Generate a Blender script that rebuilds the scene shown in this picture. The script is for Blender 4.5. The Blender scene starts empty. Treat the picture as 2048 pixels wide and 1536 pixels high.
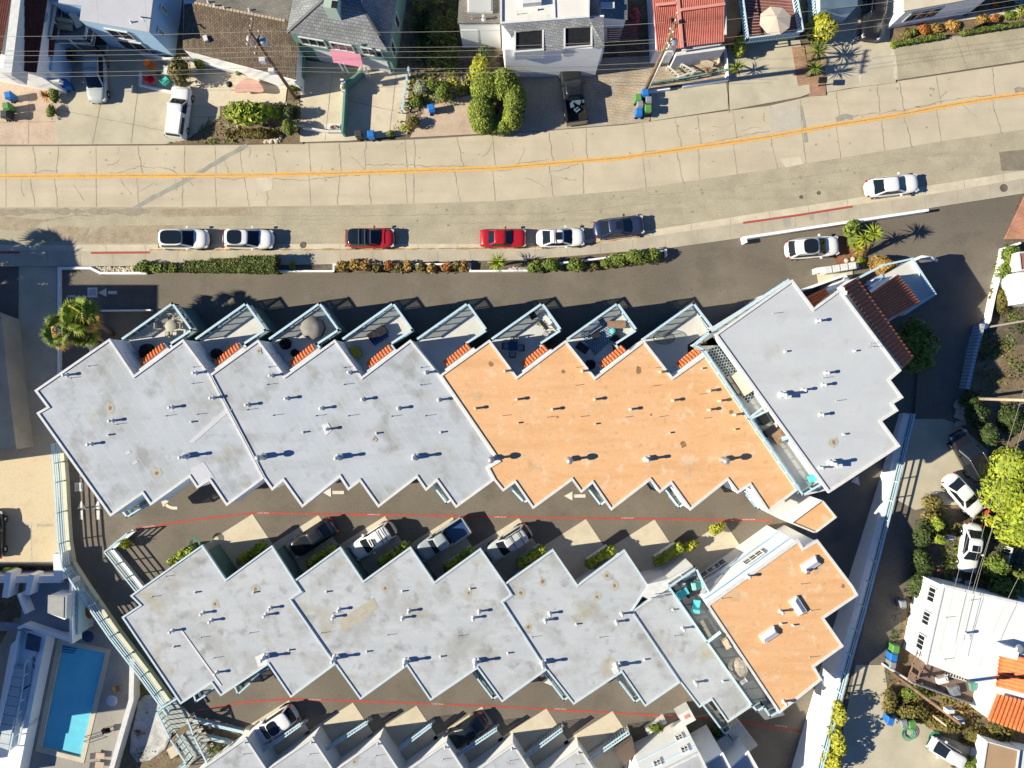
import bpy, bmesh, math, random
from mathutils import Vector, Matrix, geometry
R = math.radians
rnd = random.Random(7)
# ------------------------------------------------------------------ camera, light, exposure
H = 67.0                      # flying height above the street
S = 2048 / 96.0               # photo pixels per metre at street level
SC = bpy.context.scene
cam = bpy.data.objects.new('camera', bpy.data.cameras.new('camera'))
SC.collection.objects.link(cam)
cam.location = (0, 0, H); cam.rotation_euler = (0, 0, 0)
cam.data.sensor_width = 36; cam.data.angle = 2 * math.atan(48.0 / H)
cam.data.clip_end = 2000; cam.data.clip_start = 0.5
SC.camera = cam
SUN_EL, SHADOW_AZ = 30.0, 7.5
sd = bpy.data.lights.new('sun', 'SUN'); sd.energy = 4.9; sd.angle = R(0.5); sd.color = (1.0, 0.92, 0.73)
sun = bpy.data.objects.new('sun', sd); SC.collection.objects.link(sun)
sdir = Vector((math.cos(R(SHADOW_AZ)) * math.cos(R(SUN_EL)), math.sin(R(SHADOW_AZ)) * math.cos(R(SUN_EL)), -math.sin(R(SUN_EL))))
sun.rotation_euler = sdir.to_track_quat('-Z', 'Y').to_euler(); sun.location = (-60, -10, 60)
wd = bpy.data.worlds.new('World'); SC.world = wd; wd.use_nodes = True
nt = wd.node_tree; bg = nt.nodes['Background']
sky = nt.nodes.new('ShaderNodeTexSky'); sky.sky_type = 'NISHITA'; sky.sun_disc = False
sky.sun_elevation = R(SUN_EL); sky.sun_rotation = R(270 - SHADOW_AZ); sky.altitude = 50; sky.air_density = 0.75; sky.dust_density = 0.0; sky.ozone_density = 5.0
wb = nt.nodes.new('ShaderNodeMix'); wb.data_type = 'RGBA'; wb.blend_type = 'MULTIPLY'; wb.inputs[0].default_value = 1   # white balance of a warm-set camera: deep blue skylight
wb.inputs[7].default_value = (.68, .98, 1.24, 1); nt.links.new(sky.outputs[0], wb.inputs[6]); nt.links.new(wb.outputs[2], bg.inputs[0]); bg.inputs[1].default_value = 0.056
SC.view_settings.view_transform = 'Standard'; SC.view_settings.look = 'None'
SC.view_settings.exposure = 0.75; SC.view_settings.gamma = 1

# ------------------------------------------------------------------ helpers
COL = SC.collection
OFF = {}
def W(x, y, z=0.0):
    k = (1 - z / H) / S
    return Vector(((x - 1024) * k, (768 - y) * k, z))
def G(pts, z=0.0):
    return [W(x, y, z) for x, y in pts]
def lin(c):
    return tuple(((v / 255) / 12.92 if v / 255 <= 0.04045 else ((v / 255 + 0.055) / 1.055) ** 2.4) for v in c)
def tag(o, label=None, cat=None, group=None, kind=None):
    if label: o['label'] = label
    if cat: o['category'] = cat
    if group: o['group'] = group
    if kind: o['kind'] = kind
    return o
def thing(name, label, cat, loc=(0, 0, 0), rz=0, group=None):
    o = bpy.data.objects.new(name, None); COL.objects.link(o); o.empty_display_size = .3
    o.location = loc; o.rotation_euler = (0, 0, rz); OFF[o.name] = Vector(loc) if not rz else Vector((0, 0, 0))
    return tag(o, label, cat, group)
def copy_tree(o, parent=None):
    c = o.copy(); COL.objects.link(c)
    if parent: c.parent = parent
    for ch in KIDS.get(o.name, []):
        k = copy_tree(ch, c)
        KIDS.setdefault(c.name, []).append(k)
    return c
KIDS = {}
class MB:
    def __init__(s): s.v = []; s.f = []; s.m = []; s.smooth = []
    def add(s, vs, fs, mi=0, sm=False):
        b = len(s.v); s.v += [Vector(v) for v in vs]
        for f in fs: s.f.append([b + i for i in f]); s.m.append(mi); s.smooth.append(sm)
        return s
    def box(s, c, d, rz=0, mi=0, rx=0, ry=0):
        c = Vector(c); q = Matrix.Rotation(rz, 3, 'Z') @ Matrix.Rotation(ry, 3, 'Y') @ Matrix.Rotation(rx, 3, 'X')
        vs = [c + q @ Vector((a * d[0] / 2, b * d[1] / 2, e * d[2] / 2)) for e in (-1, 1) for a, b in ((-1, -1), (1, -1), (1, 1), (-1, 1))]
        return s.add(vs, [(3, 2, 1, 0), (4, 5, 6, 7), (0, 1, 5, 4), (1, 2, 6, 5), (2, 3, 7, 6), (3, 0, 4, 7)], mi)
    def prism(s, poly, z0, z1, mi=0, top=True, bot=False, side=True):
        n = len(poly); a = sum(poly[i][0] * poly[(i + 1) % n][1] - poly[(i + 1) % n][0] * poly[i][1] for i in range(n))
        if a < 0: poly = poly[::-1]
        vs = [(p[0], p[1], z0) for p in poly] + [(p[0], p[1], z1) for p in poly]
        fs = []
        if side: fs += [(i, (i + 1) % n, n + (i + 1) % n, n + i) for i in range(n)]
        if top: fs.append(tuple(range(n, 2 * n)))
        if bot: fs.append(tuple(range(n - 1, -1, -1)))
        return s.add(vs, fs, mi)
    def sheet(s, poly, z, mi=0): return s.prism(poly, z, z, mi, side=False)
    def flat(s, pts, mi=0): return s.add(pts, [tuple(range(len(pts)))], mi)
    def beam(s, p, q, w=.1, h=.1, mi=0):
        p = Vector(p); q = Vector(q); d = q - p
        if d.length < 1e-6: return s
        d.normalize(); up = Vector((0, 0, 1)) if abs(d.z) < .95 else Vector((1, 0, 0))
        a = d.cross(up).normalized(); b = a.cross(d)
        vs = [e + a * i * w / 2 + b * j * h / 2 for e in (p, q) for i, j in ((-1, -1), (1, -1), (1, 1), (-1, 1))]
        return s.add(vs, [(0, 1, 2, 3), (7, 6, 5, 4), (4, 5, 1, 0), (5, 6, 2, 1), (6, 7, 3, 2), (7, 4, 0, 3)], mi)
    def tube(s, pts, r, n=8, mi=0, cap=True):
        pts = [Vector(p) for p in pts]; rs = r if isinstance(r, (list, tuple)) else [r] * len(pts)
        vs = []; fs = []
        for i, p in enumerate(pts):
            d = (pts[min(i + 1, len(pts) - 1)] - pts[max(i - 1, 0)]).normalized()
            up = Vector((0, 0, 1)) if abs(d.z) < .9 else Vector((1, 0, 0))
            a = d.cross(up).normalized(); b = d.cross(a)
            vs += [p + (a * math.cos(2 * math.pi * k / n) + b * math.sin(2 * math.pi * k / n)) * rs[i] for k in range(n)]
        for i in range(len(pts) - 1):
            for k in range(n):
                fs.append((i * n + k, i * n + (k + 1) % n, (i + 1) * n + (k + 1) % n, (i + 1) * n + k))
        if cap: fs += [tuple(range(n - 1, -1, -1)), tuple(range((len(pts) - 1) * n, len(pts) * n))]
        return s.add(vs, fs, mi, n > 5)
    def lathe(s, c, prof, n=16, mi=0, sx=1, sy=1):
        c = Vector(c); vs = []; fs = []
        for r, z in prof: vs += [c + Vector((r * sx * math.cos(2 * math.pi * k / n), r * sy * math.sin(2 * math.pi * k / n), z)) for k in range(n)]
        for i in range(len(prof) - 1):
            for k in range(n): fs.append((i * n + k, i * n + (k + 1) % n, (i + 1) * n + (k + 1) % n, (i + 1) * n + k))
        fs.append(tuple(range((len(prof) - 1) * n, len(prof) * n)))
        return s.add(vs, fs, mi, True)
    def wall_strip(s, line, w, z0, z1, mi=0):
        for i, (a, b) in enumerate(zip(line, line[1:])):
            a = Vector((a[0], a[1], 0)); b = Vector((b[0], b[1], 0)); d = (b - a).normalized() * w / 2; n = Vector((-d.y, d.x, 0))
            s.prism([a - d + n, a - d - n, b + d - n, b + d + n], z0, z1 - .004 * (i % 2), mi)
        return s
    def ribbon(s, line, w, z, mi=0, wob=0):
        L = [Vector((p[0], p[1], z)) for p in line]; ws = []
        for i in range(len(L)):
            d = (L[min(i + 1, len(L) - 1)] - L[max(0, i - 1)]).normalized(); n = Vector((-d.y, d.x, 0))
            ww = w * (1 + (rnd.uniform(-wob, wob) if wob else 0)) / 2
            ws.append((L[i] - n * ww, L[i] + n * ww))
        for (a, b), (c, d) in zip(ws, ws[1:]): s.add([a, c, d, b], [(0, 1, 2, 3)], mi)
        return s
    def build(s, name, mat, parent=None, base=None):
        used = sorted({i for f in s.f for i in f})
        if len(used) < len(s.v): rm = {o_: k_ for k_, o_ in enumerate(used)}; s.v = [s.v[i] for i in used]; s.f = [[rm[i] for i in f] for f in s.f]
        me = bpy.data.meshes.new(name)
        off = Vector((0, 0, 0))
        if parent is not None: off = OFF.get(parent.name, Vector((0, 0, 0)))
        elif base is not None: off = Vector(base)
        me.from_pydata([v - off for v in s.v], [], s.f)
        mats = mat if isinstance(mat, (list, tuple)) else [mat]
        for m in mats: me.materials.append(m)
        me.polygons.foreach_set('material_index', s.m); me.polygons.foreach_set('use_smooth', s.smooth)
        me.update()
        o = bpy.data.objects.new(name, me); COL.objects.link(o)
        if parent is not None:
            o.parent = parent; OFF[o.name] = off; KIDS.setdefault(parent.name, []).append(o)
        else: o.location = off; OFF[o.name] = off
        return o
def structure(o): o['kind'] = 'structure'; return o
def subdiv_line(pts, step, amp=0, rr=None):
    out = []
    rr = rr or rnd
    for a, b in zip(pts, pts[1:]):
        a = Vector(a); b = Vector(b); n = max(1, int((b - a).length / step))
        for i in range(n):
            p = a.lerp(b, i / n)
            if i and amp: p = p + Vector((rr.uniform(-amp, amp), rr.uniform(-amp, amp), 0))
            out.append(p)
    out.append(Vector(pts[-1])); return out

# ------------------------------------------------------------------ materials
def mat(name, c1, c2=None, sc=1.0, fine=0.0, fsc=12.0, rough=.85, metal=0.0, stains=None, stripe=None, bump=0.0,
        spec=.3, lo=.35, hi=.65, streak=None, coat=0, lum=None, alpha=None, island=0.0, object_space=False):
    m = bpy.data.materials.new(name); m.use_nodes = True
    nt = m.node_tree; N = nt.nodes; L = nt.links
    bs = N['Principled BSDF']
    bs.inputs['Roughness'].default_value = rough; bs.inputs['Metallic'].default_value = metal
    bs.inputs['Specular IOR Level'].default_value = spec
    if coat: bs.inputs['Coat Weight'].default_value = coat; bs.inputs['Coat Roughness'].default_value = .06
    if object_space: pos = N.new('ShaderNodeTexCoord').outputs['Object']
    else: pos = N.new('ShaderNodeNewGeometry').outputs['Position']
    def noise(scale, det=4, vec=None, rough_=.55):
        n = N.new('ShaderNodeTexNoise'); n.inputs['Scale'].default_value = scale; n.inputs['Detail'].default_value = det
        n.inputs['Roughness'].default_value = rough_; L.new(vec or pos, n.inputs['Vector']); return n.outputs['Fac']
    def ramp(src, a, b, inv=False):
        r = N.new('ShaderNodeMapRange'); r.inputs[1].default_value = a; r.inputs[2].default_value = b
        if inv: r.inputs[3].default_value = 1; r.inputs[4].default_value = 0
        L.new(src, r.inputs[0]); return r.outputs[0]
    def mix(f, a, b, typ='MIX'):
        x = N.new('ShaderNodeMix'); x.data_type = 'RGBA'; x.blend_type = typ
        if isinstance(f, float): x.inputs[0].default_value = f
        else: L.new(f, x.inputs[0])
        for i, c in ((6, a), (7, b)):
            if isinstance(c, tuple): x.inputs[i].default_value = c + (1,) if len(c) == 3 else c
            else: L.new(c, x.inputs[i])
        return x.outputs[2]
    def mul(src, k):
        x = N.new('ShaderNodeMath'); x.operation = 'MULTIPLY'; L.new(src, x.inputs[0])
        if isinstance(k, float): x.inputs[1].default_value = k
        else: L.new(k, x.inputs[1])
        return x.outputs[0]
    col = mix(ramp(noise(sc), lo, hi), c1, c2) if c2 else c1
    if island:
        g = N.new('ShaderNodeNewGeometry').outputs['Random Per Island']
        v = N.new('ShaderNodeMapRange'); v.inputs[3].default_value = 1 - island; v.inputs[4].default_value = 1 + island; L.new(g, v.inputs[0])
        cc = N.new('ShaderNodeCombineColor')
        for i in range(3): L.new(v.outputs[0], cc.inputs[i])
        col = mix(1.0, col, cc.outputs[0], 'MULTIPLY')
    if streak:     # (rot deg, scale along, scale across, colour, lo, hi, strength)
        mp = N.new('ShaderNodeMapping'); mp.inputs['Rotation'].default_value = (0, 0, R(streak[0])); mp.inputs['Scale'].default_value = (streak[1], streak[2], 1)
        L.new(pos, mp.inputs[0]); f = ramp(noise(1.0, 3, mp.outputs[0]), streak[4], streak[5])
        col = mix(mul(f, streak[6]), col, streak[3])
    for st in (stains or []):    # (scale, lo, hi, colour, strength)
        col = mix(mul(ramp(noise(st[0], 5, None, .6), st[1], st[2]), st[4]), col, st[3])
    if stripe:     # (angle deg, period, width fraction, colour, strength)
        sp = N.new('ShaderNodeVectorMath'); sp.operation = 'DOT_PRODUCT'; L.new(pos, sp.inputs[0])
        sp.inputs[1].default_value = (math.cos(R(stripe[0])) / stripe[1], math.sin(R(stripe[0])) / stripe[1], 0)
        fr = N.new('ShaderNodeMath'); fr.operation = 'FRACT'; L.new(sp.outputs['Value'], fr.inputs[0])
        lt = N.new('ShaderNodeMath'); lt.operation = 'LESS_THAN'; L.new(fr.outputs[0], lt.inputs[0]); lt.inputs[1].default_value = stripe[2]
        col = mix(mul(lt.outputs[0], stripe[4]), col, stripe[3])
    if fine:
        r = ramp(noise(fsc, 3), .3, .7)
        v = N.new('ShaderNodeMapRange'); v.inputs[3].default_value = 1 - fine; v.inputs[4].default_value = 1 + fine; L.new(r, v.inputs[0])
        cc = N.new('ShaderNodeCombineColor')
        for i in range(3): L.new(v.outputs[0], cc.inputs[i])
        col = mix(1.0, col, cc.outputs[0], 'MULTIPLY')
    if isinstance(col, tuple): bs.inputs['Base Color'].default_value = col + (1,)
    else: L.new(col, bs.inputs['Base Color'])
    if bump:
        b = N.new('ShaderNodeBump'); b.inputs['Strength'].default_value = bump; b.inputs['Distance'].default_value = .03
        L.new(noise(fsc, 3), b.inputs['Height']); L.new(b.outputs[0], bs.inputs['Normal'])
    if lum: bs.inputs['Emission Color'].default_value = lum + (1,); bs.inputs['Emission Strength'].default_value = 1
    if alpha is not None:
        tr = N.new('ShaderNodeBsdfTransparent'); tr.inputs[0].default_value = alpha[1] + (1,)
        ms = N.new('ShaderNodeMixShader'); ms.inputs[0].default_value = alpha[0]
        L.new(tr.outputs[0], ms.inputs[1]); L.new(bs.outputs[0], ms.inputs[2]); L.new(ms.outputs[0], N['Material Output'].inputs[0])
    return m
def brickmat(name, c1, c2, mortar, scale, rot=0, bw=.5, rh=.25, ms=.02, rough=.9, off=.5, extra=None, bump=.3):
    m = bpy.data.materials.new(name); m.use_nodes = True
    nt = m.node_tree; N = nt.nodes; L = nt.links; bs = N['Principled BSDF']; bs.inputs['Roughness'].default_value = rough
    bs.inputs['Specular IOR Level'].default_value = .2
    pos = N.new('ShaderNodeNewGeometry').outputs['Position']
    mp = N.new('ShaderNodeMapping'); mp.inputs['Rotation'].default_value = (0, 0, R(rot)); L.new(pos, mp.inputs[0])
    b = N.new('ShaderNodeTexBrick'); L.new(mp.outputs[0], b.inputs[0]); b.offset = off
    for i, c in ((1, c1), (2, c2), (3, mortar)): b.inputs[i].default_value = c + (1,)
    b.inputs['Scale'].default_value = scale; b.inputs['Brick Width'].default_value = bw; b.inputs['Row Height'].default_value = rh; b.inputs['Mortar Size'].default_value = ms
    n = N.new('ShaderNodeTexNoise'); n.inputs['Scale'].default_value = .6; n.inputs['Detail'].default_value = 6; L.new(pos, n.inputs[0])
    r = N.new('ShaderNodeMapRange'); r.inputs[1].default_value = .3; r.inputs[2].default_value = .7; r.inputs[3].default_value = .75; r.inputs[4].default_value = 1.2; L.new(n.outputs[0], r.inputs[0])
    cc = N.new('ShaderNodeCombineColor')
    for i in range(3): L.new(r.outputs[0], cc.inputs[i])
    x = N.new('ShaderNodeMix'); x.data_type = 'RGBA'; x.blend_type = 'MULTIPLY'; x.inputs[0].default_value = 1
    L.new(b.outputs[0], x.inputs[6]); L.new(cc.outputs[0], x.inputs[7]); L.new(x.outputs[2], bs.inputs[0])
    if bump:
        bb = N.new('ShaderNodeBump'); bb.inputs['Strength'].default_value = bump; bb.inputs['Distance'].default_value = .02
        L.new(b.outputs['Fac'], bb.inputs['Height']); bb.invert = True; L.new(bb.outputs[0], bs.inputs['Normal'])
    return m
MM = {}
MM['asphalt'] = mat('drive_asphalt', (.142, .122, .098), (.20, .172, .138), .3, .16, 9, stains=[(.15, .5, .68, (.115, .099, .082), .7), (.9, .56, .75, (.2, .18, .155), .45), (3, .62, .7, (.07, .062, .055), .5)], bump=.3,
                    streak=(-8, .15, 2.2, (.2, .175, .145), .55, .8, .35))
MM['asphalt_dark'] = mat('dark_asphalt', (.12, .113, .105), (.15, .14, .13), .3, .12, 8, bump=.2, streak=(80, .2, 1.5, (.09, .085, .08), .55, .75, .5))
MM['street_asphalt'] = mat('street_asphalt', (.36, .32, .235), (.44, .39, .285), .5, .12, 7, stains=[(.35, .58, .7, (.28, .245, .19), .5)], bump=.3, streak=(-6, .08, 1.3, (.3, .265, .2), .55, .72, .5))
MM['patch'] = mat('patched_asphalt', (.31, .25, .175), (.40, .33, .24), 1.2, .16, 7, bump=.4, stains=[(2.5, .55, .7, (.22, .18, .13), .4)])
MM['concrete'] = mat('street_concrete', (.48, .42, .315), (.56, .49, .37), .35, .05, 9, stains=[(.9, .62, .8, (.44, .37, .27), .35), (3.5, .68, .75, (.3, .26, .2), .35)], bump=.1, streak=(-4, .06, .7, (.44, .375, .28), .5, .7, .55))
MM['gutter'] = mat('gutter_concrete', (.52, .46, .35), (.62, .55, .43), .8, .06, 8, stains=[(1.5, .6, .75, (.35, .29, .2), .5)])
MM['walk'] = mat('sidewalk_concrete', (.40, .355, .28), (.48, .43, .34), .5, .07, 8, stains=[(.8, .55, .75, (.33, .28, .21), .5)])
MM['crack'] = mat('crack_tar', (.24, .21, .165), (.36, .32, .255), 1.5, .2)
MM['seal'] = mat('grey_seal', (.27, .26, .23), (.36, .34, .29), 1.0, .15)
MM['yellow'] = mat('yellow_paint', (.80, .42, .07), (.66, .38, .12), 2.0, .12, 6, stains=[(2.5, .6, .7, (.5, .42, .28), .6)])
MM['red_paint'] = mat('red_paint', (.42, .07, .055), (.32, .09, .07), 2.0, .15, 6, stains=[(1.5, .55, .7, (.24, .14, .11), .6)])
MM['white_paint'] = mat('white_paint', (.78, .74, .66), (.62, .57, .49), 2.0, .1, 6)
MM['white_line'] = mat('worn_white_line', (.62, .56, .46), (.5, .44, .35), 3.0, .2, 6)
MM['conc_drive'] = mat('driveway_concrete', (.44, .395, .30), (.53, .48, .37), .4, .05, 8, stains=[(.5, .55, .75, (.37, .33, .26), .6), (2.0, .64, .75, (.3, .26, .2), .3)])
MM['conc_light'] = mat('pale_concrete', (.54, .47, .36), (.64, .57, .44), .7, .05, 8, stains=[(.7, .55, .75, (.42, .36, .27), .6)])
MM['pink_conc'] = mat('pink_concrete', (.47, .36, .27), (.55, .43, .33), .6, .08, 6, stains=[(.8, .55, .75, (.37, .27, .2), .5)])
MM['exposed'] = mat('exposed_aggregate', (.36, .32, .25), (.42, .37, .29), .5, .2, 14, bump=.3)
MM['lot'] = mat('lot_concrete', (.56, .46, .30), (.64, .53, .37), .5, .07, 7, stains=[(.5, .5, .7, (.5, .38, .22), .7)], bump=.1)
MM['soil'] = mat('dry_soil', (.16, .115, .07), (.26, .19, .12), 1.0, .3, 6, bump=.8, stains=[(.5, .5, .7, (.1, .09, .05), .7)])
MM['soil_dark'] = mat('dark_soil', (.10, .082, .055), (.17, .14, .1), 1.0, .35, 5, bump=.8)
MM['white'] = mat('white_stucco', (.88, .88, .87), (.84, .84, .83), .8, .03, 9, rough=.9)
MM['trim'] = mat('white_trim', (.70, .70, .69), (.60, .60, .59), 3, .04, 6)
MM['blue_trim'] = mat('pale_blue_paint', (.50, .65, .73), (.45, .60, .69), 2, .05, 6)
MM['teal'] = mat('teal_stucco', (.07, .15, .15), (.09, .18, .17), .8, .05, 8)
MM['skyblue'] = mat('sky_blue_stucco', (.38, .58, .78), (.34, .54, .74), .8, .04, 8)
_st = [(.36, .49, .66, (.31, .31, .295), .65), (.75, .55, .69, (.21, .208, .20), .6), (.28, .57, .69, (.37, .335, .24), .75), (2.0, .63, .74, (.2, .19, .17), .3)]
MM['roof_a'] = mat('grey_membrane_roof', (.42, .455, .50), (.47, .50, .545), .35, .03, 8, stains=[(.22, .46, .64, (.39, .405, .42), .7), (.42, .53, .68, (.25, .248, .235), .65), (1.2, .6, .74, (.22, .21, .19), .4), (.30, .60, .70, (.40, .37, .27), .65), (.9, .66, .74, (.56, .57, .6), .5)], stripe=(33, 1.0, .035, (.56, .58, .63), .55), streak=(-57, .2, 1.3, (.36, .365, .39), .5, .7, .5))
MM['roof_b'] = mat('grey_weathered_roof', (.44, .465, .495), (.49, .51, .535), .45, .03, 8, stains=_st, stripe=(33, 1.0, .03, (.55, .56, .59), .35), streak=(-57, .2, 1.3, (.38, .38, .4), .5, .7, .5))
MM['roof_c'] = mat('pale_membrane_roof', (.48, .505, .535), (.525, .545, .57), .3, .03, 8, stains=[(.3, .57, .75, (.36, .34, .3), .7), (.9, .62, .75, (.42, .42, .43), .6)], streak=(-57, .15, .8, (.46, .46, .49), .5, .7, .6))
MM['roof_o'] = mat('orange_membrane_roof', (.70, .40, .20), (.74, .455, .25), .35, .05, 6, stains=[(.35, .52, .70, (.70, .34, .13), .5), (.5, .62, .74, (.34, .25, .13), .75), (1.0, .57, .69, (.74, .60, .44), .6), (2.2, .58, .7, (.5, .29, .13), .5)], streak=(-57, .14, 1.4, (.62, .345, .16), .46, .68, .6))
MM['deck'] = mat('pale_deck_coating', (.56, .55, .52), (.62, .61, .57), 1, .03, 8)
MM['tile_red'] = mat('red_clay_tile', (.36, .10, .055), (.26, .08, .05), 2.5, .2, 7, rough=.7)
MM['tile_orange'] = mat('orange_clay_tile', (.70, .20, .07), (.60, .15, .05), 3, .15, 7, rough=.6)
MM['tile_brown'] = mat('brown_clay_tile', (.44, .15, .08), (.36, .12, .07), 2.5, .2, 7, rough=.7, stains=[(1.5, .62, .7, (.38, .2, .13), .6)])
MM['pipe'] = mat('white_pipe', (.72, .72, .72), (.6, .6, .6), 4, .08, 10, rough=.5)
MM['steel'] = mat('galvanised_steel', (.55, .56, .57), (.42, .43, .44), 4, .1, 10, rough=.4, metal=.6)
MM['glass_tint'] = mat('tinted_glass_panel', (.10, .13, .14), rough=.08, spec=.5, alpha=(.45, (.62, .66, .66)))
MM['glass'] = mat('window_glass', (.015, .022, .03), rough=.07, spec=.6)
MM['dark'] = mat('black_plastic', (.012, .013, .016), (.02, .021, .024), 3, .1, rough=.5)
MM['black_cover'] = mat('black_cover', (.008, .009, .012), rough=.75)
MM['wood'] = mat('weathered_wood', (.24, .15, .09), (.32, .21, .13), 3, .2, 8)
MM['pole_wood'] = mat('pole_wood', (.20, .12, .07), (.28, .18, .11), 2, .2, 8)
MM['wood_pale'] = mat('pale_wood', (.45, .36, .26), (.54, .44, .32), 3, .15, 8)
MM['stone'] = mat('white_stones', (.5, .42, .3), (.72, .65, .5), 3, .3, 5, bump=.8)
MM['wire'] = mat('wire', (.36, .33, .27), rough=.6)
MM['grass'] = mat('grass', (.09, .12, .02), (.16, .18, .03), 2, .4, 8, bump=.8)
# ------------------------------------------------------------------ ground, street, drives
def zr(y):   # rise of the road on the right hand side of the retaining wall (photo row -> metres)
    T = [(600, 0), (700, 0), (830, .3), (1000, 1.2), (1200, 2.1), (1536, 2.9), (1900, 3.4)]
    if y <= T[0][0]: return 0
    for (a, u), (b, v) in zip(T, T[1:]):
        if y <= b: return u + (v - u) * (y - a) / (b - a)
    return 3.4
BIG = 400
outer = [Vector((-BIG, -BIG, 0)), Vector((BIG, -BIG, 0)), Vector((BIG, BIG, 0)), Vector((-BIG, BIG, 0))]
hole_px = [(-700, 1128), (128, 1132), (332, 1392), (358, 1440), (402, 1500), (330, 1600), (300, 2000), (-700, 2000)]
hole = G(hole_px)
m = MB(); tri = geometry.tessellate_polygon([outer, hole]); allv = outer + hole
m.add([(v.x, v.y, 0) for v in allv], [t if ((allv[t[1]] - allv[t[0]]).cross(allv[t[2]] - allv[t[0]])).z > 0 else (t[0], t[2], t[1]) for t in tri])
structure(m.build('ground', MM['asphalt']))
PZ = -1.2     # level of the pool terrace
m = MB(); pool_px = [(118, 1281), (219, 1300), (167, 1523), (74, 1500)]; hz = G(hole_px); pz_ = G(pool_px, PZ); tri = geometry.tessellate_polygon([hz, pz_]); av = hz + pz_
m.add([(v.x, v.y, PZ - .02) for v in av], [t if ((av[t[1]] - av[t[0]]).cross(av[t[2]] - av[t[0]])).z > 0 else (t[0], t[2], t[1]) for t in tri])
for i in range(len(hole)): 
    a, b = hole[i], hole[(i + 1) % len(hole)]; m.add([(a.x, a.y, PZ - .02), (b.x, b.y, PZ - .02), (b.x, b.y, 0), (a.x, a.y, 0)], [(0, 1, 2, 3)])
structure(m.build('lower_ground', MM['soil']))
top_edge = [(-900, 294), (0, 293), (330, 291), (500, 290), (700, 285), (850, 278), (1010, 268), (1250, 250), (1455, 222), (1536, 212), (1660, 184), (1800, 162), (2048, 125), (2900, -20)]
con_edge = [(-900, 417), (0, 415), (380, 414), (600, 412), (800, 408), (1000, 402), (1250, 381), (1485, 347), (1680, 316), (1799, 297), (1873, 284), (2048, 259), (2900, 120)]
gut_edge = [(-900, 490), (0, 490), (400, 489), (700, 488), (1000, 488), (1150, 483), (1330, 456), (1480, 432), (1700, 398), (1840, 374), (2048, 342), (2900, 200)]
kerb_edge = [(-900, 503), (0, 503), (500, 502), (900, 500), (1130, 497), (1320, 471), (1490, 445), (1705, 411), (1850, 391), (2048, 357), (2900, 215)]
walk_edge = [(-900, 533), (0, 533), (180, 533), (600, 530), (1050, 520), (1335, 497), (1490, 475), (1850, 418), (2048, 387), (2900, 250)]
def band(a, b): return G(a) + G(b[::-1])
def yat(e, x):
    for (x0, y0), (x1, y1) in zip(e, e[1:]):
        if x0 <= x <= x1: return y0 + (y1 - y0) * (x - x0) / (x1 - x0)
# street: concrete slabs with joints and wandering cracks
m = MB(); m.prism(band(top_edge, con_edge), 0, .012)
rc = random.Random(3)
joints = [12, 66, 117, 192, 276, 369, 430, 480, 545, 618, 679, 732, 810, 829, 914, 985, 1097, 1172, 1285, 1350, 1395, 1466, 1541, 1600, 1672, 1755, 1798, 1872, 1984, -60, 2100]
mid = [(-900, 354), (0, 353), (512, 350), (700, 346), (1000, 336), (1250, 315), (1536, 274), (1671, 250), (1798, 230), (1873, 215), (1961, 200), (2048, 188), (2900, 50)]
for i, x in enumerate(joints):
    straight = i % 3 == 0
    for (ea, eb, j) in ((top_edge, mid, 0), (mid, con_edge, 1)):
        xx = x + (rc.uniform(-10, 10) if j and not straight else 0)
        xx = max(-880, xx); sl = (x / 2048.) * 12
        a = (xx, yat(ea, xx) + 1); b = (xx + sl + (0 if straight else rc.uniform(-9, 9)), yat(eb, xx) - 1)
        line = subdiv_line(G([a, b]), .35, .012 if straight else .075, rc)
        m.ribbon(line, .06 if straight else .07, .017, 1, .4)
for seg in ([(66, 345), (95, 341), (117, 342)], [(192, 352), (240, 345), (276, 333), (325, 336), (369, 349)], [(732, 330), (790, 329), (860, 333), (914, 332), (985, 335)],
            [(525, 355), (600, 362), (690, 352), (732, 350)], [(1000, 336), (1050, 325), (1097, 318)], [(1285, 305), (1340, 300), (1395, 290), (1440, 281), (1540, 262)],
            [(1672, 245), (1700, 234), (1755, 226), (1798, 222), (1872, 208)], [(1830, 214), (1900, 200), (1984, 190)], [(430, 355), (470, 360), (500, 350)], [(1097, 345), (1120, 341), (1180, 318)]):
    m.ribbon(subdiv_line(G(seg), .35, .09, rc), .06, .018, 1, .5)
for i in range(26):
    x = rc.uniform(20, 2030); y = yat(top_edge, x) + rc.uniform(12, 95); pts = [(x, y)]; a_ = rc.choice((0, 0, 1.4, -1.4, .5)) + rc.uniform(-.4, .4)
    for k in range(rc.randint(2, 5)): a_ += rc.uniform(-.5, .5); x += 11 * math.cos(a_); y += 9 * math.sin(a_); pts.append((x, min(max(y, yat(top_edge, min(x, 2600)) + 4), yat(con_edge, min(x, 2600)) - 4)))
    m.ribbon(subdiv_line(G(pts), .3, .05, rc), .045, .0165, 1, .7)
for i in range(90):
    x = rc.uniform(0, 2040); y = yat(top_edge, x) + rc.uniform(6, 110); r_ = rc.uniform(.03, .12); c = W(x, y, .0172 + i * .00001)
    m.flat([c + Vector((r_ * math.cos(k) * rc.uniform(.6, 1.5), r_ * math.sin(k), 0)) for k in (0, 1.05, 2.1, 3.14, 4.2, 5.2)], rc.choice((1, 2)))
m.ribbon(subdiv_line(G([(268, 416), (340, 378), (400, 345), (480, 298), (495, 291)]), .5, .05, rc), .42, .021, 2, .15)
m.flat(G([(510, 356), (546, 354), (545, 378), (512, 390)], .022), 3)
m.flat(G([(1538, 216), (1596, 206), (1600, 256), (1541, 268)], .02), 4)
m.flat(G([(1560, 318), (1600, 312), (1607, 328), (1572, 335)], .022), 3)
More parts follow.
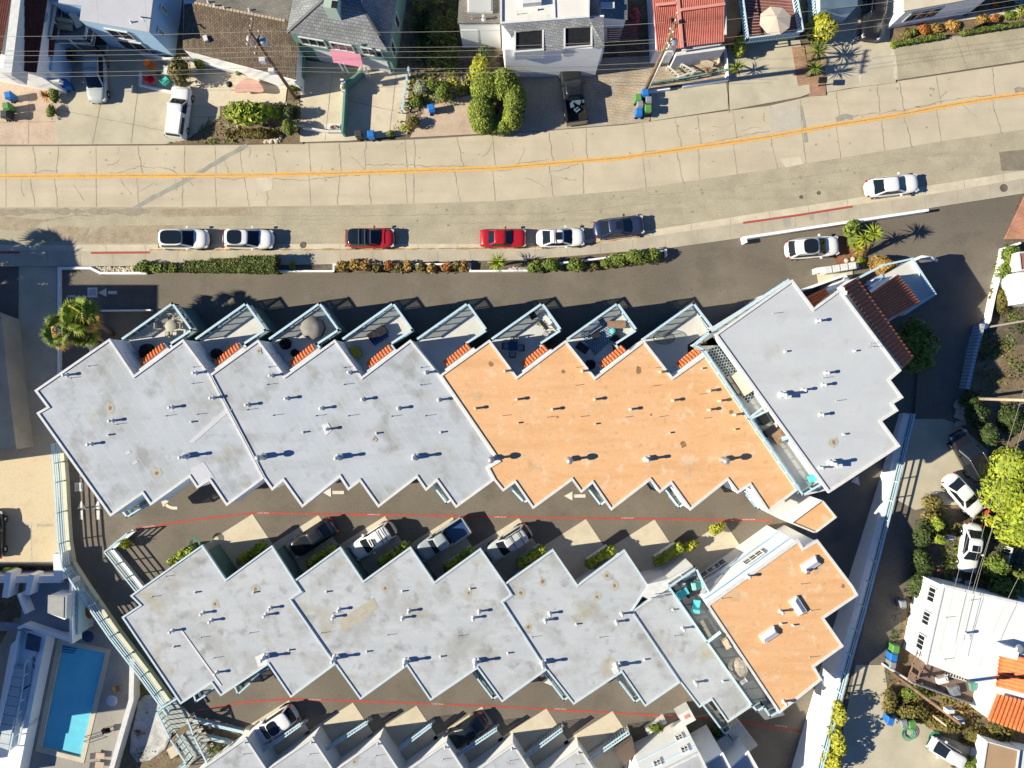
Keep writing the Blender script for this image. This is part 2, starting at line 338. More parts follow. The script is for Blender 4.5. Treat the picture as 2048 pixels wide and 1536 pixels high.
m.ribbon(G([(1601, 212), (1608, 245), (1612, 285)]), .3, .0245, 2, .3)
m.ribbon(subdiv_line(G([(1672, 240), (1690, 232), (1705, 236)]), .4, .1, rc), .5, .024, 2, .4)
m.ribbon(subdiv_line(G([(2030, 185), (2048, 181), (2070, 176)]), .4, .1, rc), .6, .028, 1, .4)
structure(m.build('street', [MM['concrete'], MM['crack'], MM['seal'], MM['gutter'], mat('grey_slab', (.45, .42, .36), (.5, .46, .38), 1, .1)]))
m = MB()
for off in (-2.7, 2.7):
    m.ribbon([p + Vector((0, off / S, 0)) for p in subdiv_line(G(mid), .8)], .17, .030, 0, .12)
m.ribbon(subdiv_line(G(mid), .8), .05, .031, 1, .3)
structure(m.build('centre_line', [MM['yellow'], MM['crack']]))
# parking strip of asphalt, gutter, kerb and pavement
m = MB(); m.prism(band(con_edge, gut_edge), 0, .008)
for seg, w in (([(0, 425), (100, 422), (260, 424), (300, 422)], .5), ([(0, 440), (60, 448), (150, 430), (190, 432)], .12), ([(340, 425), (500, 432), (650, 432), (900, 430), (1100, 428), (1300, 407)], .05), ([(380, 451), (700, 448), (1000, 446), (1200, 438)], .03), ([(1240, 395), (1450, 378), (1700, 340), (1900, 305)], .04)):
    m.ribbon(subdiv_line(G(seg), .5, .05, rc), w, .013, 1, .6)
m.flat(G([(0, 432), (90, 440), (60, 460), (30, 462), (0, 458)], .014), 2)
m.flat(G([(205, 452), (365, 450), (360, 486), (170, 487), (165, 480)], .014), 2)
m.flat(G([(60, 480), (110, 452), (180, 455), (165, 485)], .018), 2)
m.flat(G([(1998, 304), (2060, 298), (2060, 340), (2003, 342)], .014), 3)
m.flat(G([(310, 418), (500, 415), (505, 430), (330, 434)], .016), 2)
for i in range(60):
    x = rc.uniform(600, 2000); y = yat(con_edge, x) + rc.uniform(8, 65); r_ = rc.uniform(.04, .16)
    c = W(x, y, .019); m.flat([c + Vector((r_ * math.cos(k) * rc.uniform(.6, 1.3), r_ * math.sin(k), 0)) for k in (0, 1.05, 2.1, 3.14, 4.2, 5.2)], 1)
structure(m.build('parking_lane', [MM['street_asphalt'], mat('old_tar', (.27, .235, .18), (.34, .3, .23), 2, .2), MM['patch'], mat('dark_patch', (.2, .17, .13), (.25, .22, .17), 2, .1)]))
m = MB(); m.prism(band(gut_edge, kerb_edge), 0, .03)
for x in range(-100, 2200, 78):
    m.ribbon(G([(x, yat(gut_edge, x) + 1), (x + 1, yat(kerb_edge, x) - 1)]), .035, .036, 1)
m.ribbon(subdiv_line(G([(300, 500), (690, 499), (960, 497), (1130, 494), (1300, 471)]), .4, .02, rc), .14, .038, 2, .8)
structure(m.build('gutter', [MM['gutter'], MM['crack'], mat('dry_leaves', (.42, .27, .10), (.33, .22, .1), 4, .4, 9)]))
m = MB(); m.prism(band(kerb_edge, walk_edge), 0, .13)
for x in range(-100, 2200, 65):
    m.ribbon(G([(x, yat(kerb_edge, x) + 2), (x + 1, yat(walk_edge, x) - 2)], .13), .03, .135, 1)
for pts in ([(1618, 430), (1627, 428), (1629, 440), (1620, 441)], [(1647, 445), (1655, 444), (1656, 449), (1648, 450)], [(1566, 437), (1580, 434), (1582, 452), (1568, 455)]):
    m.flat(G(pts, .136), 2)
structure(m.build('sidewalk', [MM['walk'], MM['crack'], mat('cover_plate', (.33, .31, .27), (.4, .37, .3), 3, .1)]))
def redk(seg, name='red_kerb_paint'):
    mm = MB(); mm.ribbon(G(seg, .1), .2, .139); return structure(mm.build(name, MM['red_paint']))
redk([(-400, 505), (0, 505), (40, 505)]); redk([(182, 506), (300, 505)]); redk([(1486, 446), (1600, 430), (1705, 413)])
# left hand concrete court
m = MB(); m.prism(G([(-700, 536), (113, 536), (116, 850), (120, 1128), (-700, 1126)]), 0, .02)
structure(m.build('court', MM['lot']))
m = MB(); m.prism(G([(-700, 533.5), (38, 533.5), (38, 560), (36, 872), (-700, 872)]), .02, .026)
m.prism(G([(38.5, 533.5), (114, 533.5), (114, 872), (36.5, 872)]), .02, .025, 1)
structure(m.build('court_paving', [MM['asphalt_dark'], MM['conc_drive']]))
m = MB()
for seg in ([(10, 1046), (11, 1125)], [(62, 1047), (63, 1125)], [(-60, 1046), (-60, 1125)]): m.ribbon(G(seg), .1, .031)
m.ribbon(G([(0, 1047), (120, 1047)]), .03, .031); m.ribbon(G([(15, 974), (95, 990)]), .06, .031)
structure(m.build('parking_lines', MM['white_line']))
# painted writing and arrows
def text(name, body, x, y, w_px, rot, m_, z=.03, h_scale=1.0, align='CENTER'):
    c = bpy.data.curves.new(name, 'FONT'); c.body = body; c.align_x = align; c.align_y = 'CENTER'; c.size = 1
    tmp = bpy.data.objects.new('tmp', c); COL.objects.link(tmp); bpy.context.view_layer.update()
    dg = bpy.context.evaluated_depsgraph_get(); me = bpy.data.meshes.new_from_object(tmp.evaluated_get(dg))
    xs = [v.co.x for v in me.vertices]; k = w_px / S / max(.01, max(xs) - min(xs))
    for v in me.vertices: v.co = Vector((v.co.x * k, v.co.y * k * h_scale, 0))
    bpy.data.objects.remove(tmp); me.materials.clear(); me.materials.append(m_)
    o = bpy.data.objects.new(name, me); COL.objects.link(o); o.location = W(x, y, z); o.rotation_euler = (0, 0, R(rot)); return o
structure(text('stop_marking', 'STOP', 153, 606, 37, 0, MM['white_paint'], .03, 2.6))
for x, y in ((105, 1047),): structure(text('bay_lettering', 'RESERVED', 40, 1049, 30, 0, MM['white_line'], .034)); structure(text('bay_lettering', 'RESERVED', 90, 1051, 33, 0, MM['white_line'], .034))
def arrow(x, y, ang, L1=38, name='arrow_marking'):
    mm = MB(); c = W(x, y, .03); q = Matrix.Rotation(R(ang), 3, 'Z'); k = 1 / S
    for poly in ([(0, 0), (17, 9), (17, -9)], [(20, -3.2), (L1, -3.2), (L1, 3.2), (20, 3.2)]):
        mm.flat([c + q @ Vector((a * k, b * k, 0)) for a, b in poly])
    return structure(mm.build(name, MM['white_paint'], base=c))
arrow(196, 585, 0); arrow(645, 985, 0, 43); arrow(1128, 992, 0, 43); arrow(196, 1001, -90, 38); arrow(1088, 1365, 5, 30); arrow(1720, 971, 128, 18); arrow(163, 1001, -90, 38)
mm = MB(); mm.flat(G([(320, 997), (338, 1002), (329, 1012), (326, 1014)], .03)); mm.ribbon(G([(331, 1008), (337, 1013), (345, 1016), (355, 1016)]), .27, .03); structure(mm.build('curved_arrow_marking', MM['white_paint'], base=W(330, 1005)))
# red no-parking lines with small white lettering
m = MB()
L1 = [(271, 1057), (380, 1041), (505, 1026), (700, 1029), (1000, 1034), (1300, 1038), (1545, 1041)]
L2 = [(392, 1421), (490, 1404), (580, 1398), (800, 1405), (1050, 1416), (1300, 1430), (1470, 1442), (1610, 1464), (1700, 1482)]
for L_ in (L1, L2): m.ribbon(subdiv_line(G(L_), 1.2), .2, .012, 0, .15)
structure(m.build('red_lane_line', MM['red_paint']))
for x, y, a in ((297, 1053, 8), (526, 1026, 0), (747, 1029, 0), (1000, 1034, 0), (1255, 1036, 0), (1498, 1039, 0), (405, 1419, 9), (630, 1399, -1), (875, 1408, -2), (1120, 1418, -2), (1333, 1430, -3), (1562, 1452, -8)):
    structure(text('fire_lane_lettering', 'NO PARKING  FIRE LANE', x, y, 24, a, MM['white_paint'], .024, 1.7))
for cx_, cy_, sx_, sy_ in ((185, 585, 20, 20), (158, 974, 17, 17)):   # drain grates
    g = MB(); g.box(W(cx_, cy_, .02), (sx_ / S, sy_ / S, .02)); g2 = MB()
    for k in range(9): g2.box(W(cx_ - 6 + k * 1.5, cy_, .034), (.035, 12 / S, .01))
    t = thing('drain_grate', 'white framed drain grate ' + ('beside the first arrow at the drive entrance' if cx_ == 185 else 'in the striped shade of the left fence'), 'drain', W(cx_, cy_, 0))
    g.build('frame', MM['white_paint'], t); g2.build('grating', MM['steel'], t)
def manhole(x, y, r, lab, z=.03):
    mm = MB(); c = W(x, y, z); mm.lathe(c, [(r / S, 0), (r / S, .006), (r / S * .82, .006), (r / S * .8, .004)], 20)
    tag(mm.build('manhole_cover', mat('iron', (.17, .13, .1), (.12, .1, .08), 4, .2), base=c), lab, 'manhole cover')
manhole(606, 490, 6.5, 'round manhole cover in the gutter between a white and a red car', .034)
manhole(2007, 376, 8, 'large round dark manhole cover on the pavement at far right', .137)
manhole(1637, 386, 3.8, 'small round valve cover in the street north of the red kerb, right one of two'); manhole(1602, 394, 3.8, 'small round valve cover in the street north of the red kerb, left one of two')
# car bays between the units
m = MB(); bays1 = [(505, 1028), (637, 1030), (770, 1032), (905, 1034), (1038, 1036), (1172, 1038), (1309, 1039), (1448, 1043)]
bays2 = [(578, 1400), (706, 1405), (833, 1411), (964, 1413), (1093, 1417), (1225, 1422)]
for ax, ay in bays1 + bays2:
    m.prism(G([(ax, ay), (ax - 98, ay + 62), (ax - 40, ay + 148), (ax + 60, ay + 90)]), 0, .025)
structure(m.build('parking_bays', MM['conc_light']))
# road and terrain on the right, rising to the south
def rterrain(name, px, m_, dz=0.0, step=60, extra=None):
    mm = MB(); bm = bmesh.new()
    f = bm.faces.new([bm.verts.new((x, y, 0)) for x, y in px]); ys = range(500, 1900, step)
    for yy in ys: bmesh.ops.bisect_plane(bm, geom=bm.verts[:] + bm.edges[:] + bm.faces[:], plane_co=(0, yy, 0), plane_no=(0, 1, 0))
    bm.verts.index_update(); vs = []
    for v in bm.verts: z = zr(v.co.y) + dz; vs.append(W(v.co.x, v.co.y, z))
    fs = [[v.index for v in f.verts] for f in bm.faces]
    fs = [f if sum(vs[f[i]].x * vs[f[(i + 1) % len(f)]].y - vs[f[(i + 1) % len(f)]].x * vs[f[i]].y for i in range(len(f))) > 0 else f[::-1] for f in fs]
    mm.add(vs, fs); bm.free(); return structure(mm.build(name, m_))
rterrain('hillside', [(1826, 828), (1925, 828), (1975, 640), (2700, 640), (2700, 1880), (1560, 1880), (1650, 1536), (1740, 1180)], MM['soil'], .004)
rterrain('side_road', [(1838, 705), (1948, 705), (1918, 820), (1880, 950), (1850, 1040), (1800, 1260), (1770, 1400), (1740, 1536), (1700, 1880), (1575, 1880), (1656, 1536), (1746, 1180), (1829, 830)], MM['asphalt'], .03)
rterrain('side_road_concrete', [(1826, 838), (1905, 838), (1975, 900), (1985, 1010), (1870, 1010), (1830, 1020), (1795, 1000), (1812, 900)], MM['conc_drive'], .05)
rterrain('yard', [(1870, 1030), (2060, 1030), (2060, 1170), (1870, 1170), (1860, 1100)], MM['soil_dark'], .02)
rterrain('lower_court', [(1712, 1330), (1768, 1330), (1778, 1400), (1880, 1470), (1960, 1500), (1960, 1700), (1640, 1700), (1690, 1440)], MM['conc_drive'], .06)
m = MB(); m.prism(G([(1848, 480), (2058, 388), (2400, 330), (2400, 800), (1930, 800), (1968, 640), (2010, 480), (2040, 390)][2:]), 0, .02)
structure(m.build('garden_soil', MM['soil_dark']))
# north side plots
def plot(name, px, m_, z=.1, z0=0): mm = MB(); mm.prism(G(px, z), z0, z); return structure(mm.build(name, m_))
plot('north_ground', [(-900, -900), (2900, -900), (2900, -20), (2048, 122), (1800, 160), (1660, 181), (1455, 220), (1250, 248), (1010, 266), (700, 282), (330, 289), (-900, 291)], MM['soil_dark'], .05)
plot('left_patio', [(-500, 130), (108, 150), (116, 200), (110, 289), (-500, 290)], MM['pink_conc'])
plot('concrete_driveway', [(120, 90), (300, 90), (382, 150), (440, 160), (440, 235), (372, 280), (330, 288), (109, 289)], MM['conc_drive'], .105)
plot('brick_patio', [(376, 120), (575, 165), (570, 210), (440, 212), (376, 210)], MM['conc_light'], .115)
plot('garden_bed', [(332, 286), (374, 275), (440, 212), (598, 200), (606, 288), (500, 287)], MM['soil'], .09)
plot('split_driveway', [(602, 120), (822, 140), (808, 270), (700, 281), (600, 284)], MM['conc_light'], .1)
plot('terrace_garden', [(822, 150), (940, 150), (930, 210), (850, 220), (815, 270), (778, 275)], MM['soil'], .095)
plot('pink_driveway', [(850, 215), (940, 190), (1010, 240), (1010, 265), (820, 275)], MM['pink_conc'], .108)
plot('aggregate_driveway', [(1045, 110), (1180, 110), (1225, 200), (1290, 235), (1300, 243), (1200, 252), (1010, 266), (990, 240)], MM['exposed'], .105)
MM['flag'] = brickmat('flagstone_paving', (.50, .38, .25), (.40, .36, .30), (.30, .25, .19), 1.0, 8, .5, .26, .02)
plot('flagstone_patio', [(1155, 118), (1290, 112), (1450, 100), (1456, 152), (1300, 180), (1300, 240), (1210, 250), (1185, 200)], MM['flag'], .115)
plot('grey_driveway', [(1302, 182), (1452, 160), (1458, 218), (1302, 242)], MM['conc_drive'], .12)
plot('second_driveway', [(1456, 90), (1600, 80), (1625, 185), (1600, 194), (1460, 220)], MM['conc_drive'], .11)
MM['herring'] = brickmat('brick_path_paving', (.36, .20, .13), (.42, .26, .17), (.3, .2, .14), 1.0, 8, .5, .22, .03)
plot('brick_path', [(1583, 94), (1608, 92), (1622, 168), (1596, 172)], MM['herring'], .125)
plot('planting_strip', [(1612, 90), (1650, 100), (1652, 190), (1620, 192)], MM['herring'], .116)
plot('patched_driveway', [(1640, 0), (1790, 0), (1786, 98), (1792, 165), (1700, 176), (1655, 184), (1645, 110)], MM['conc_drive'], .112)
plot('right_driveway', [(1782, 92), (2400, 0), (2400, 65), (2048, 121), (1794, 160)], MM['street_asphalt'], .118)
plot('succulent_bed', [(1780, 60), (1830, 30), (2400, -60), (2400, -10), (2048, 42), (1780, 92)], MM['soil'], .13)
plot('front_path', [(1850, 42), (2048, 12), (2400, -40), (2400, -24), (2048, 27), (1850, 48)], MM['conc_light'], .14)
m = MB()
for seg in ([(1675, 85), (1685, 112), (1690, 116), (1710, 112), (1712, 100)], [(1712, 112), (1718, 135), (1720, 165)], [(1675, 140), (1650, 165)], [(1708, 60), (1708, 95)], [(1785, 100), (1791, 160)], [(1670, 150), (1674, 166)]):
    m.ribbon(subdiv_line(G(seg), .4, .06, rc), .28, .122, 0, .5)
structure(m.build('white_patching', MM['white_line']))
m = MB()
for seg, z in (([(277, 170), (262, 285)], .11), ([(213, 150), (185, 288)], .11), ([(120, 220), (330, 262)], .11), ([(665, 140), (650, 280)], .104), ([(792, 150), (778, 275)], .104), ([(690, 200), (790, 222)], .104), ([(1105, 125), (1108, 180), (1072, 262)], .11), ([(58, 190), (57, 288)], .104), ([(0, 245), (110, 243)], .104), ([(1456, 225), (1455, 160)], .125), ([(1910, 72), (1934, 138)], .122), ([(1930, 70), (1940, 110)], .122), ([(380, 234), (440, 234)], .11), ([(380, 120), (380, 210)], .12)):
    m.ribbon(subdiv_line(G(seg, z), .5, .02, rc), .05, z + .004, 0, .3)
structure(m.build('driveway_joints', MM['crack']))
# ------------------------------------------------------------------ building tools
def center(pts): return Vector((sum(p[0] for p in pts) / len(pts), sum(p[1] for p in pts) / len(pts), 0))
def pipes(parent, items, z, m_=None):
    """roof pipes: (x, y, kind), the pixel is where the head of the pipe stands in the photo"""
    for x, y, k in items:
        mb = MB(); hh = {'m': .62, 's': .30, 't': .5, 'l': 1.35, 'b': 1.35, 'p': .45}[k]
        c = W(x, y, z + hh * .8); c.z = z
        if k == 't':
            mb.tube([c, c + Vector((0, 0, hh))], .022, 6)
            mb.lathe(c, [(.07, 0), (.07, .015), (.03, .05)], 8); mb.build('thin_vent', MM['steel'], parent)
        elif k == 's':
            mb.lathe(c, [(.12, 0), (.12, .02), (.07, .05), (.07, hh), (.055, hh)], 10); mb.build('vent_stub', m_ or MM['pipe'], parent)
        elif k == 'm':
            mb.lathe(c, [(.19, 0), (.19, .02), (.095, .08), (.09, hh - .14), (.14, hh - .12), (.14, hh), (.05, hh + .05)], 12); mb.build('vent_pipe', m_ or MM['pipe'], parent)
        elif k == 'p':
            mb.box(c + Vector((0, 0, .25)), (.3, .3, .5)); mb.box(c + Vector((0, 0, .53)), (.42, .42, .06)); mb.build('roof_box', MM['pipe'], parent)
        else:
            r2 = .27 if k == 'b' else .15
            mb.lathe(c, [(.3, 0), (.3, .03), (.21, .1), (.19, .6), (.11, .66), (.11, hh - .35)], 14)
            if k == 'b': mb.lathe(c + Vector((0, 0, hh - .3)), [(.11, -.05), (r2, .06), (r2 * 1.05, .2), (r2 * .7, .36), (.05, .4)], 14)
            else: mb.lathe(c + Vector((0, 0, hh - .35)), [(.13, 0), (r2, .03), (r2, .22), (.06, .28)], 14)
            mb.box(c + Vector((.25, .12, .2)), (.25, .3, .4), .6)
            mb.build('chimney_flue', MM['steel'] if k == 'b' else MM['pipe'], parent)
def inset(poly, d):
    n = len(poly); P_ = [Vector((p[0], p[1], 0)) for p in poly]
    if sum(P_[i].x * P_[(i + 1) % n].y - P_[(i + 1) % n].x * P_[i].y for i in range(n)) < 0: P_ = P_[::-1]
    out = []
    for i in range(n):
        p, q, s_ = P_[i - 1], P_[i], P_[(i + 1) % n]; d1 = (q - p).normalized(); d2 = (s_ - q).normalized()
        n1 = Vector((-d1.y, d1.x, 0)); n2 = Vector((-d2.y, d2.x, 0)); b = n1 + n2; b = b / max(.35, b.dot(n1)) if b.length > .01 else n1
        out.append(q + b * d)
    return out
def clip_south(px, y):
    out = []; n = len(px)
    for i in range(n):
        a, b = px[i], px[(i + 1) % n]
        if a[1] <= y: out.append(a)
        if (a[1] <= y) != (b[1] <= y): t = (y - a[1]) / (b[1] - a[1]); out.append((a[0] + (b[0] - a[0]) * t, y))
    return out
def building(name, label, px, z, roof_m, wall_m=None, z0=-.05, trim=.16, th=.10, trim_m=None, group=None, cat='house', over=0, low=None, roof_name='roof'):
    c = W(*center(px)[:2], z); t = thing(name, label, cat, (c.x, c.y, 0), 0, group)
    poly = G(px, z)
    wp = inset(poly, over) if over else poly
    w = MB(); w.prism(wp, low[1] if low else z0, z - .06, 0, top=False, bot=bool(low))
    if low: w.prism(inset(G(clip_south(px, low[0]), z), .25), z0, low[1], 0, top=False)
    w.build('wall', wall_m or MM['white'], t)
    r = MB(); r.prism(poly, z - .12, z, 0)
    ro = r.build(roof_name, roof_m, t)
    if trim:
        n = len(poly); a = sum(poly[i][0] * poly[(i + 1) % n][1] - poly[(i + 1) % n][0] * poly[i][1] for i in range(n))
        if a < 0: P_ = poly[::-1]
        else: P_ = poly
        tr = MB()
        def off(d):
            out = []
            for i in range(n):
                p, q, s_ = P_[i - 1], P_[i], P_[(i + 1) % n]
                d1 = Vector((q.x - p.x, q.y - p.y, 0)).normalized(); d2 = Vector((s_.x - q.x, s_.y - q.y, 0)).normalized()
                n1 = Vector((-d1.y, d1.x, 0)); n2 = Vector((-d2.y, d2.x, 0)); b = n1 + n2
                b = b / max(.35, b.dot(n1)) if b.length > .01 else n1
                out.append(Vector((q.x, q.y, 0)) + b * d)
            return out
        A = off(-.035); B = off(trim)
        vs = [(p.x, p.y, z - .2) for p in A] + [(p.x, p.y, z + th) for p in A] + [(p.x, p.y, z + th) for p in B] + [(p.x, p.y, z - .05) for p in B]
        fs = []
        for i in range(n):
            j = (i + 1) % n
            for k in range(3): fs.append((k * n + i, k * n + j, (k + 1) * n + j, (k + 1) * n + i))
        tr.add(vs, fs); tr.build('parapet', trim_m or MM['trim'], t)
    return t, ro
def window(parent, a, b, f0, f1, z0, z1, frame_m=None, mull=1, horiz=0, proud=.04):
    """a window on the wall running from a to b (world xy, outside on the right hand side of a->b)"""
    a = Vector((a[0], a[1], 0)); b = Vector((b[0], b[1], 0)); d = (b - a); n = Vector((d.y, -d.x, 0)).normalized()
    p = a + d * f0; q = a + d * f1; fr = MB(); w = .10
    for s_ in (p, q): fr.beam(s_ + n * proud + Vector((0, 0, z0)), s_ + n * proud + Vector((0, 0, z1)), w, w)
    for zz in (z0, z1): fr.beam(p + n * proud + Vector((0, 0, zz)), q + n * proud + Vector((0, 0, zz)), w + .02, w + .02)
    for k in range(mull):
        s_ = p.lerp(q, (k + 1) / (mull + 1)); fr.beam(s_ + n * proud + Vector((0, 0, z0)), s_ + n * proud + Vector((0, 0, z1)), .06, .06)
    for k in range(horiz):
        zz = z0 + (z1 - z0) * (k + 1) / (horiz + 1); fr.beam(p + n * proud + Vector((0, 0, zz)), q + n * proud + Vector((0, 0, zz)), .05, .05)
    o = fr.build('window', frame_m or MM['trim'], parent)
    g = MB(); g.flat([p + n * .025 + Vector((0, 0, z0)), q + n * .025 + Vector((0, 0, z0)), q + n * .025 + Vector((0, 0, z1)), p + n * .025 + Vector((0, 0, z1))]); g.build('pane', MM['glass'], o)
def rail(parent, line, z0, z1, m_=None, panel=True, top_w=.19, post=1.1, name='railing', wall=0, bars=0):
    m_ = m_ or MM['blue_trim']; rb = MB(); gb = MB()
    for a, b in zip(line, line[1:]):
        a = Vector((a[0], a[1], 0)); b = Vector((b[0], b[1], 0)); L_ = (b - a).length; d = (b - a).normalized()
        rb.beam(a - d * top_w / 2 + Vector((0, 0, z1)), b + d * top_w / 2 + Vector((0, 0, z1)), top_w, .09)
        rb.beam(a + Vector((0, 0, z0 + .12)), b + Vector((0, 0, z0 + .12)), .1, .12)
        n = max(1, round(L_ / post))
        for k in range(n + 1):
            p = a.lerp(b, k / n); rb.beam(p + Vector((0, 0, z0)), p + Vector((0, 0, z1 - .04)), .09, .09)
        for k in range(bars):
            zz = z0 + (z1 - z0) * (k + 1) / (bars + 1); rb.beam(a + Vector((0, 0, zz)), b + Vector((0, 0, zz)), .05, .05)
        gb.flat([a + Vector((0, 0, z0 + .18)), b + Vector((0, 0, z0 + .18)), b + Vector((0, 0, z1 - .05)), a + Vector((0, 0, z1 - .05))])
    o = rb.build(name, m_, parent)
    if panel: gb.build('glass_panel', MM['glass_tint'], o)
    return o
def tiles(mb, a, b, c, d, n, r=.11, courses=0, mi=0):
    """barrel tiled slope: ridge a->b, eave d->c, n tile rows side by side"""
    a, b, c, d = map(Vector, (a, b, c, d)); K = 6; nr = (b - a).cross(d - a).normalized()
    if nr.z < 0: nr = -nr
    M_ = max(2, courses); vs = []; fs = []
    for j in range(M_):
        for e in (0, 1):
            t = (j + e) / M_
            for i in range(n * K + 1):
                s_ = i / (n * K); p = a.lerp(b, s_).lerp(d.lerp(c, s_), t)
                hh = abs(math.sin(math.pi * i / K)) * r + (.035 if e else 0)
                vs.append(p + nr * hh)
    w = n * K + 1
    for j in range(M_ * 2 - 1):
        for i in range(n * K): fs.append((j * w + i, j * w + i + 1, (j + 1) * w + i + 1, (j + 1) * w + i))
    mb.add(vs, fs, mi, True); return mb
# ------------------------------------------------------------------ the upper terrace of townhouses
ZA, ZD, ZR = 6.4, 3.4, 4.6
A1 = [(71, 781), (220, 678), (269, 751), (367, 679), (420, 750), (530, 957), (545, 980), (526, 957), (454, 1011), (420, 961), (395, 976), (380, 954), (222, 1032), (75, 826), (96, 814)]
A1 = [(71, 781), (220, 678), (269, 751), (367, 679), (420, 750), (528, 956), (454, 1011), (420, 961), (395, 976), (380, 954), (302, 1010), (286, 987), (222, 1032), (75, 826), (96, 814)]
A2 = [(420, 750), (517, 680), (570, 752), (670, 680), (724, 754), (821, 680), (880, 751), (997, 922), (975, 935), (988, 960), (912, 1015), (874, 962), (852, 981), (834, 955), (757, 1014), (720, 962), (697, 980), (680, 954), (605, 1014), (567, 961), (545, 980), (528, 956)]
A3 = [(880, 751), (979, 680), (1034, 754), (1131, 681), (1190, 755), (1287, 681), (1345, 755), (1410, 709), (1595, 979), (1536, 1024), (1500, 970), (1475, 986), (1455, 960), (1380, 1020), (1342, 967), (1319, 985), (1300, 960), (1222, 1020), (1185, 966), (1162, 985), (1144, 960), (1066, 1017), (1030, 965), (1006, 982), (988, 960), (975, 935), (997, 922)]
rowA, roofA1 = building('townhouse_row', 'west end block of the upper townhouse row with a grey streaked flat roof', A1, ZA, MM['roof_a'], low=(938, 2.9))
rowA2, roofA2 = building('townhouse_row', 'middle block of the upper townhouse row, grey flat roof next to the orange roof', A2, ZA - .03, MM['roof_a'], low=(938, 2.9))
rowA3, roofA3 = building('townhouse_row', 'long upper townhouse block with an orange flat roof and four north decks', A3, ZA + .05, MM['roof_o'], low=(938, 2.9))
pipes(roofA1, [(127, 750, 'm'), (339, 815, 'm'), (387, 746, 'm'), (421, 796, 'm'), (219, 842, 'm'), (381, 844, 's'), (215, 870, 's'), (176, 889, 'm'), (360, 915, 'l'), (172, 732, 't'), (136, 756, 't'), (229, 849, 't'), (384, 734, 't'), (382, 767, 't'), (329, 832, 't'), (392, 829, 't')], ZA)
pipes(roofA2, [(492, 810, 'm'), (571, 797, 'm'), (540, 751, 'm'), (641, 817, 'm'), (652, 859, 'm'), (605, 865, 's'), (697, 745, 'm'), (724, 799, 'm'), (851, 745, 'm'), (796, 817, 'm'), (877, 800, 'm'), (752, 867, 's'), (881, 865, 's'), (491, 820, 't'), (535, 734, 't'), (532, 769, 't'), (544, 831, 't'), (630, 832, 't'), (687, 735, 't'), (686, 769, 't'), (695, 832, 't'), (782, 833, 't'), (850, 832, 't'), (841, 735, 't'), (840, 770, 't'), (517, 916, 'b'), (671, 917, 'l'), (826, 917, 'l'), (982, 920, 'b')], ZA)
opipe = mat('cream_pipe', (.75, .58, .42), (.62, .46, .34), 3, .08, 8)
pipes(roofA3, [(x, y, 'm') for x, y in ((1034, 799), (1105, 819), (1190, 799), (1262, 819), (1347, 801), (1420, 782), (1441, 802), (1420, 820), (1471, 830), (1165, 742), (1322, 744), (1010, 742), (951, 817))] +
      [(x, y, 's') for x, y in ((1036, 846), (1191, 848), (1340, 866), (1470, 859), (1404, 737), (1750, 200))[:5]] +
      [(x, y, 't') for x, y in ((1005, 832), (1094, 835), (1161, 834), (1251, 835), (1320, 834), (1409, 837), (1399, 789), (1151, 771), (1307, 772), (1152, 735), (1310, 736))], ZA, opipe)
pipes(roofA3, [(1139, 922, 'b'), (1296, 921, 'l'), (1452, 922, 'b')], ZA)
# patches and seams lying on the grey roofs
def roofpatch(parent, px, z, m_): mm = MB(); mm.prism(G(px, z), z - .02, z + .012); return mm.build('roof_patch', m_, parent)
MM['patch_w'] = mat('pale_roof_patch', (.56, .565, .60), (.52, .53, .57), 2, .04)
for px in ([(377, 884), (450, 818), (465, 818), (388, 885)], [(380, 938), (408, 924), (429, 956), (420, 964), (395, 978)], [(250, 905), (258, 900), (263, 905), (254, 911)], [(264, 926), (273, 920), (277, 924), (268, 930)]):
    roofpatch(roofA1, [(x, y) for x, y in px], ZA + .01, MM['patch_w'])
roofpatch(roofA2, [(643, 850), (656, 846), (664, 860), (652, 871)], ZA, MM['trim'])
lines = MB(); lines.ribbon(G([(421, 752), (530, 956)], ZA + .03), .1, ZA + .03); lines.build('roof_seam', MM['trim'], roofA1)
rust = mat('rust_spot', (.33, .19, .10), (.24, .15, .09), 4, .3, 8); halo = mat('pale_stain', (.44, .42, .35), (.40, .385, .33), 4, .1)
def spot(roof, x, y, z, r=.2, pale=True):
    mm = MB(); c = W(x, y, z + .012)
    if pale: mm.flat([c + Vector((math.cos(a * .7) * r * 2.6 * rnd.uniform(.5, 1.1), math.sin(a * .7) * r * 3 * rnd.uniform(.5, 1.2), 0)) for a in range(9)], 1)
    c = c + Vector((0, 0, .008)); mm.flat([c + Vector((math.cos(a * .7) * r * rnd.uniform(.5, 1.1), math.sin(a * .7) * r * rnd.uniform(.6, 1.3), 0)) for a in range(9)], 0)
    mm.build('roof_stain', [rust, halo], roof)
for x, y in ((220, 816), (313, 946)): spot(roofA1, x, y, ZA, .2)
for x, y in ((518, 702), (748, 878)): spot(roofA2, x, y, ZA, .12)
MM['pale_o'] = mat('dull_orange_stain', (.50, .30, .13), (.44, .27, .12), 3, .2)
for x, y, r_ in ((982, 728, .22), (1126, 744, .18), (1277, 740, .3), (1115, 834, .14), (1302, 829, .1), (1367, 889, .3), (1463, 824, .2)):
    mm = MB(); c = W(x, y, ZA + .062); mm.flat([c + Vector((math.cos(a * .7) * r_ * rnd.uniform(.5, 1.2), math.sin(a * .7) * r_ * rnd.uniform(.6, 1.5), 0)) for a in range(9)]); mm.build('roof_stain', rust, roofA3)
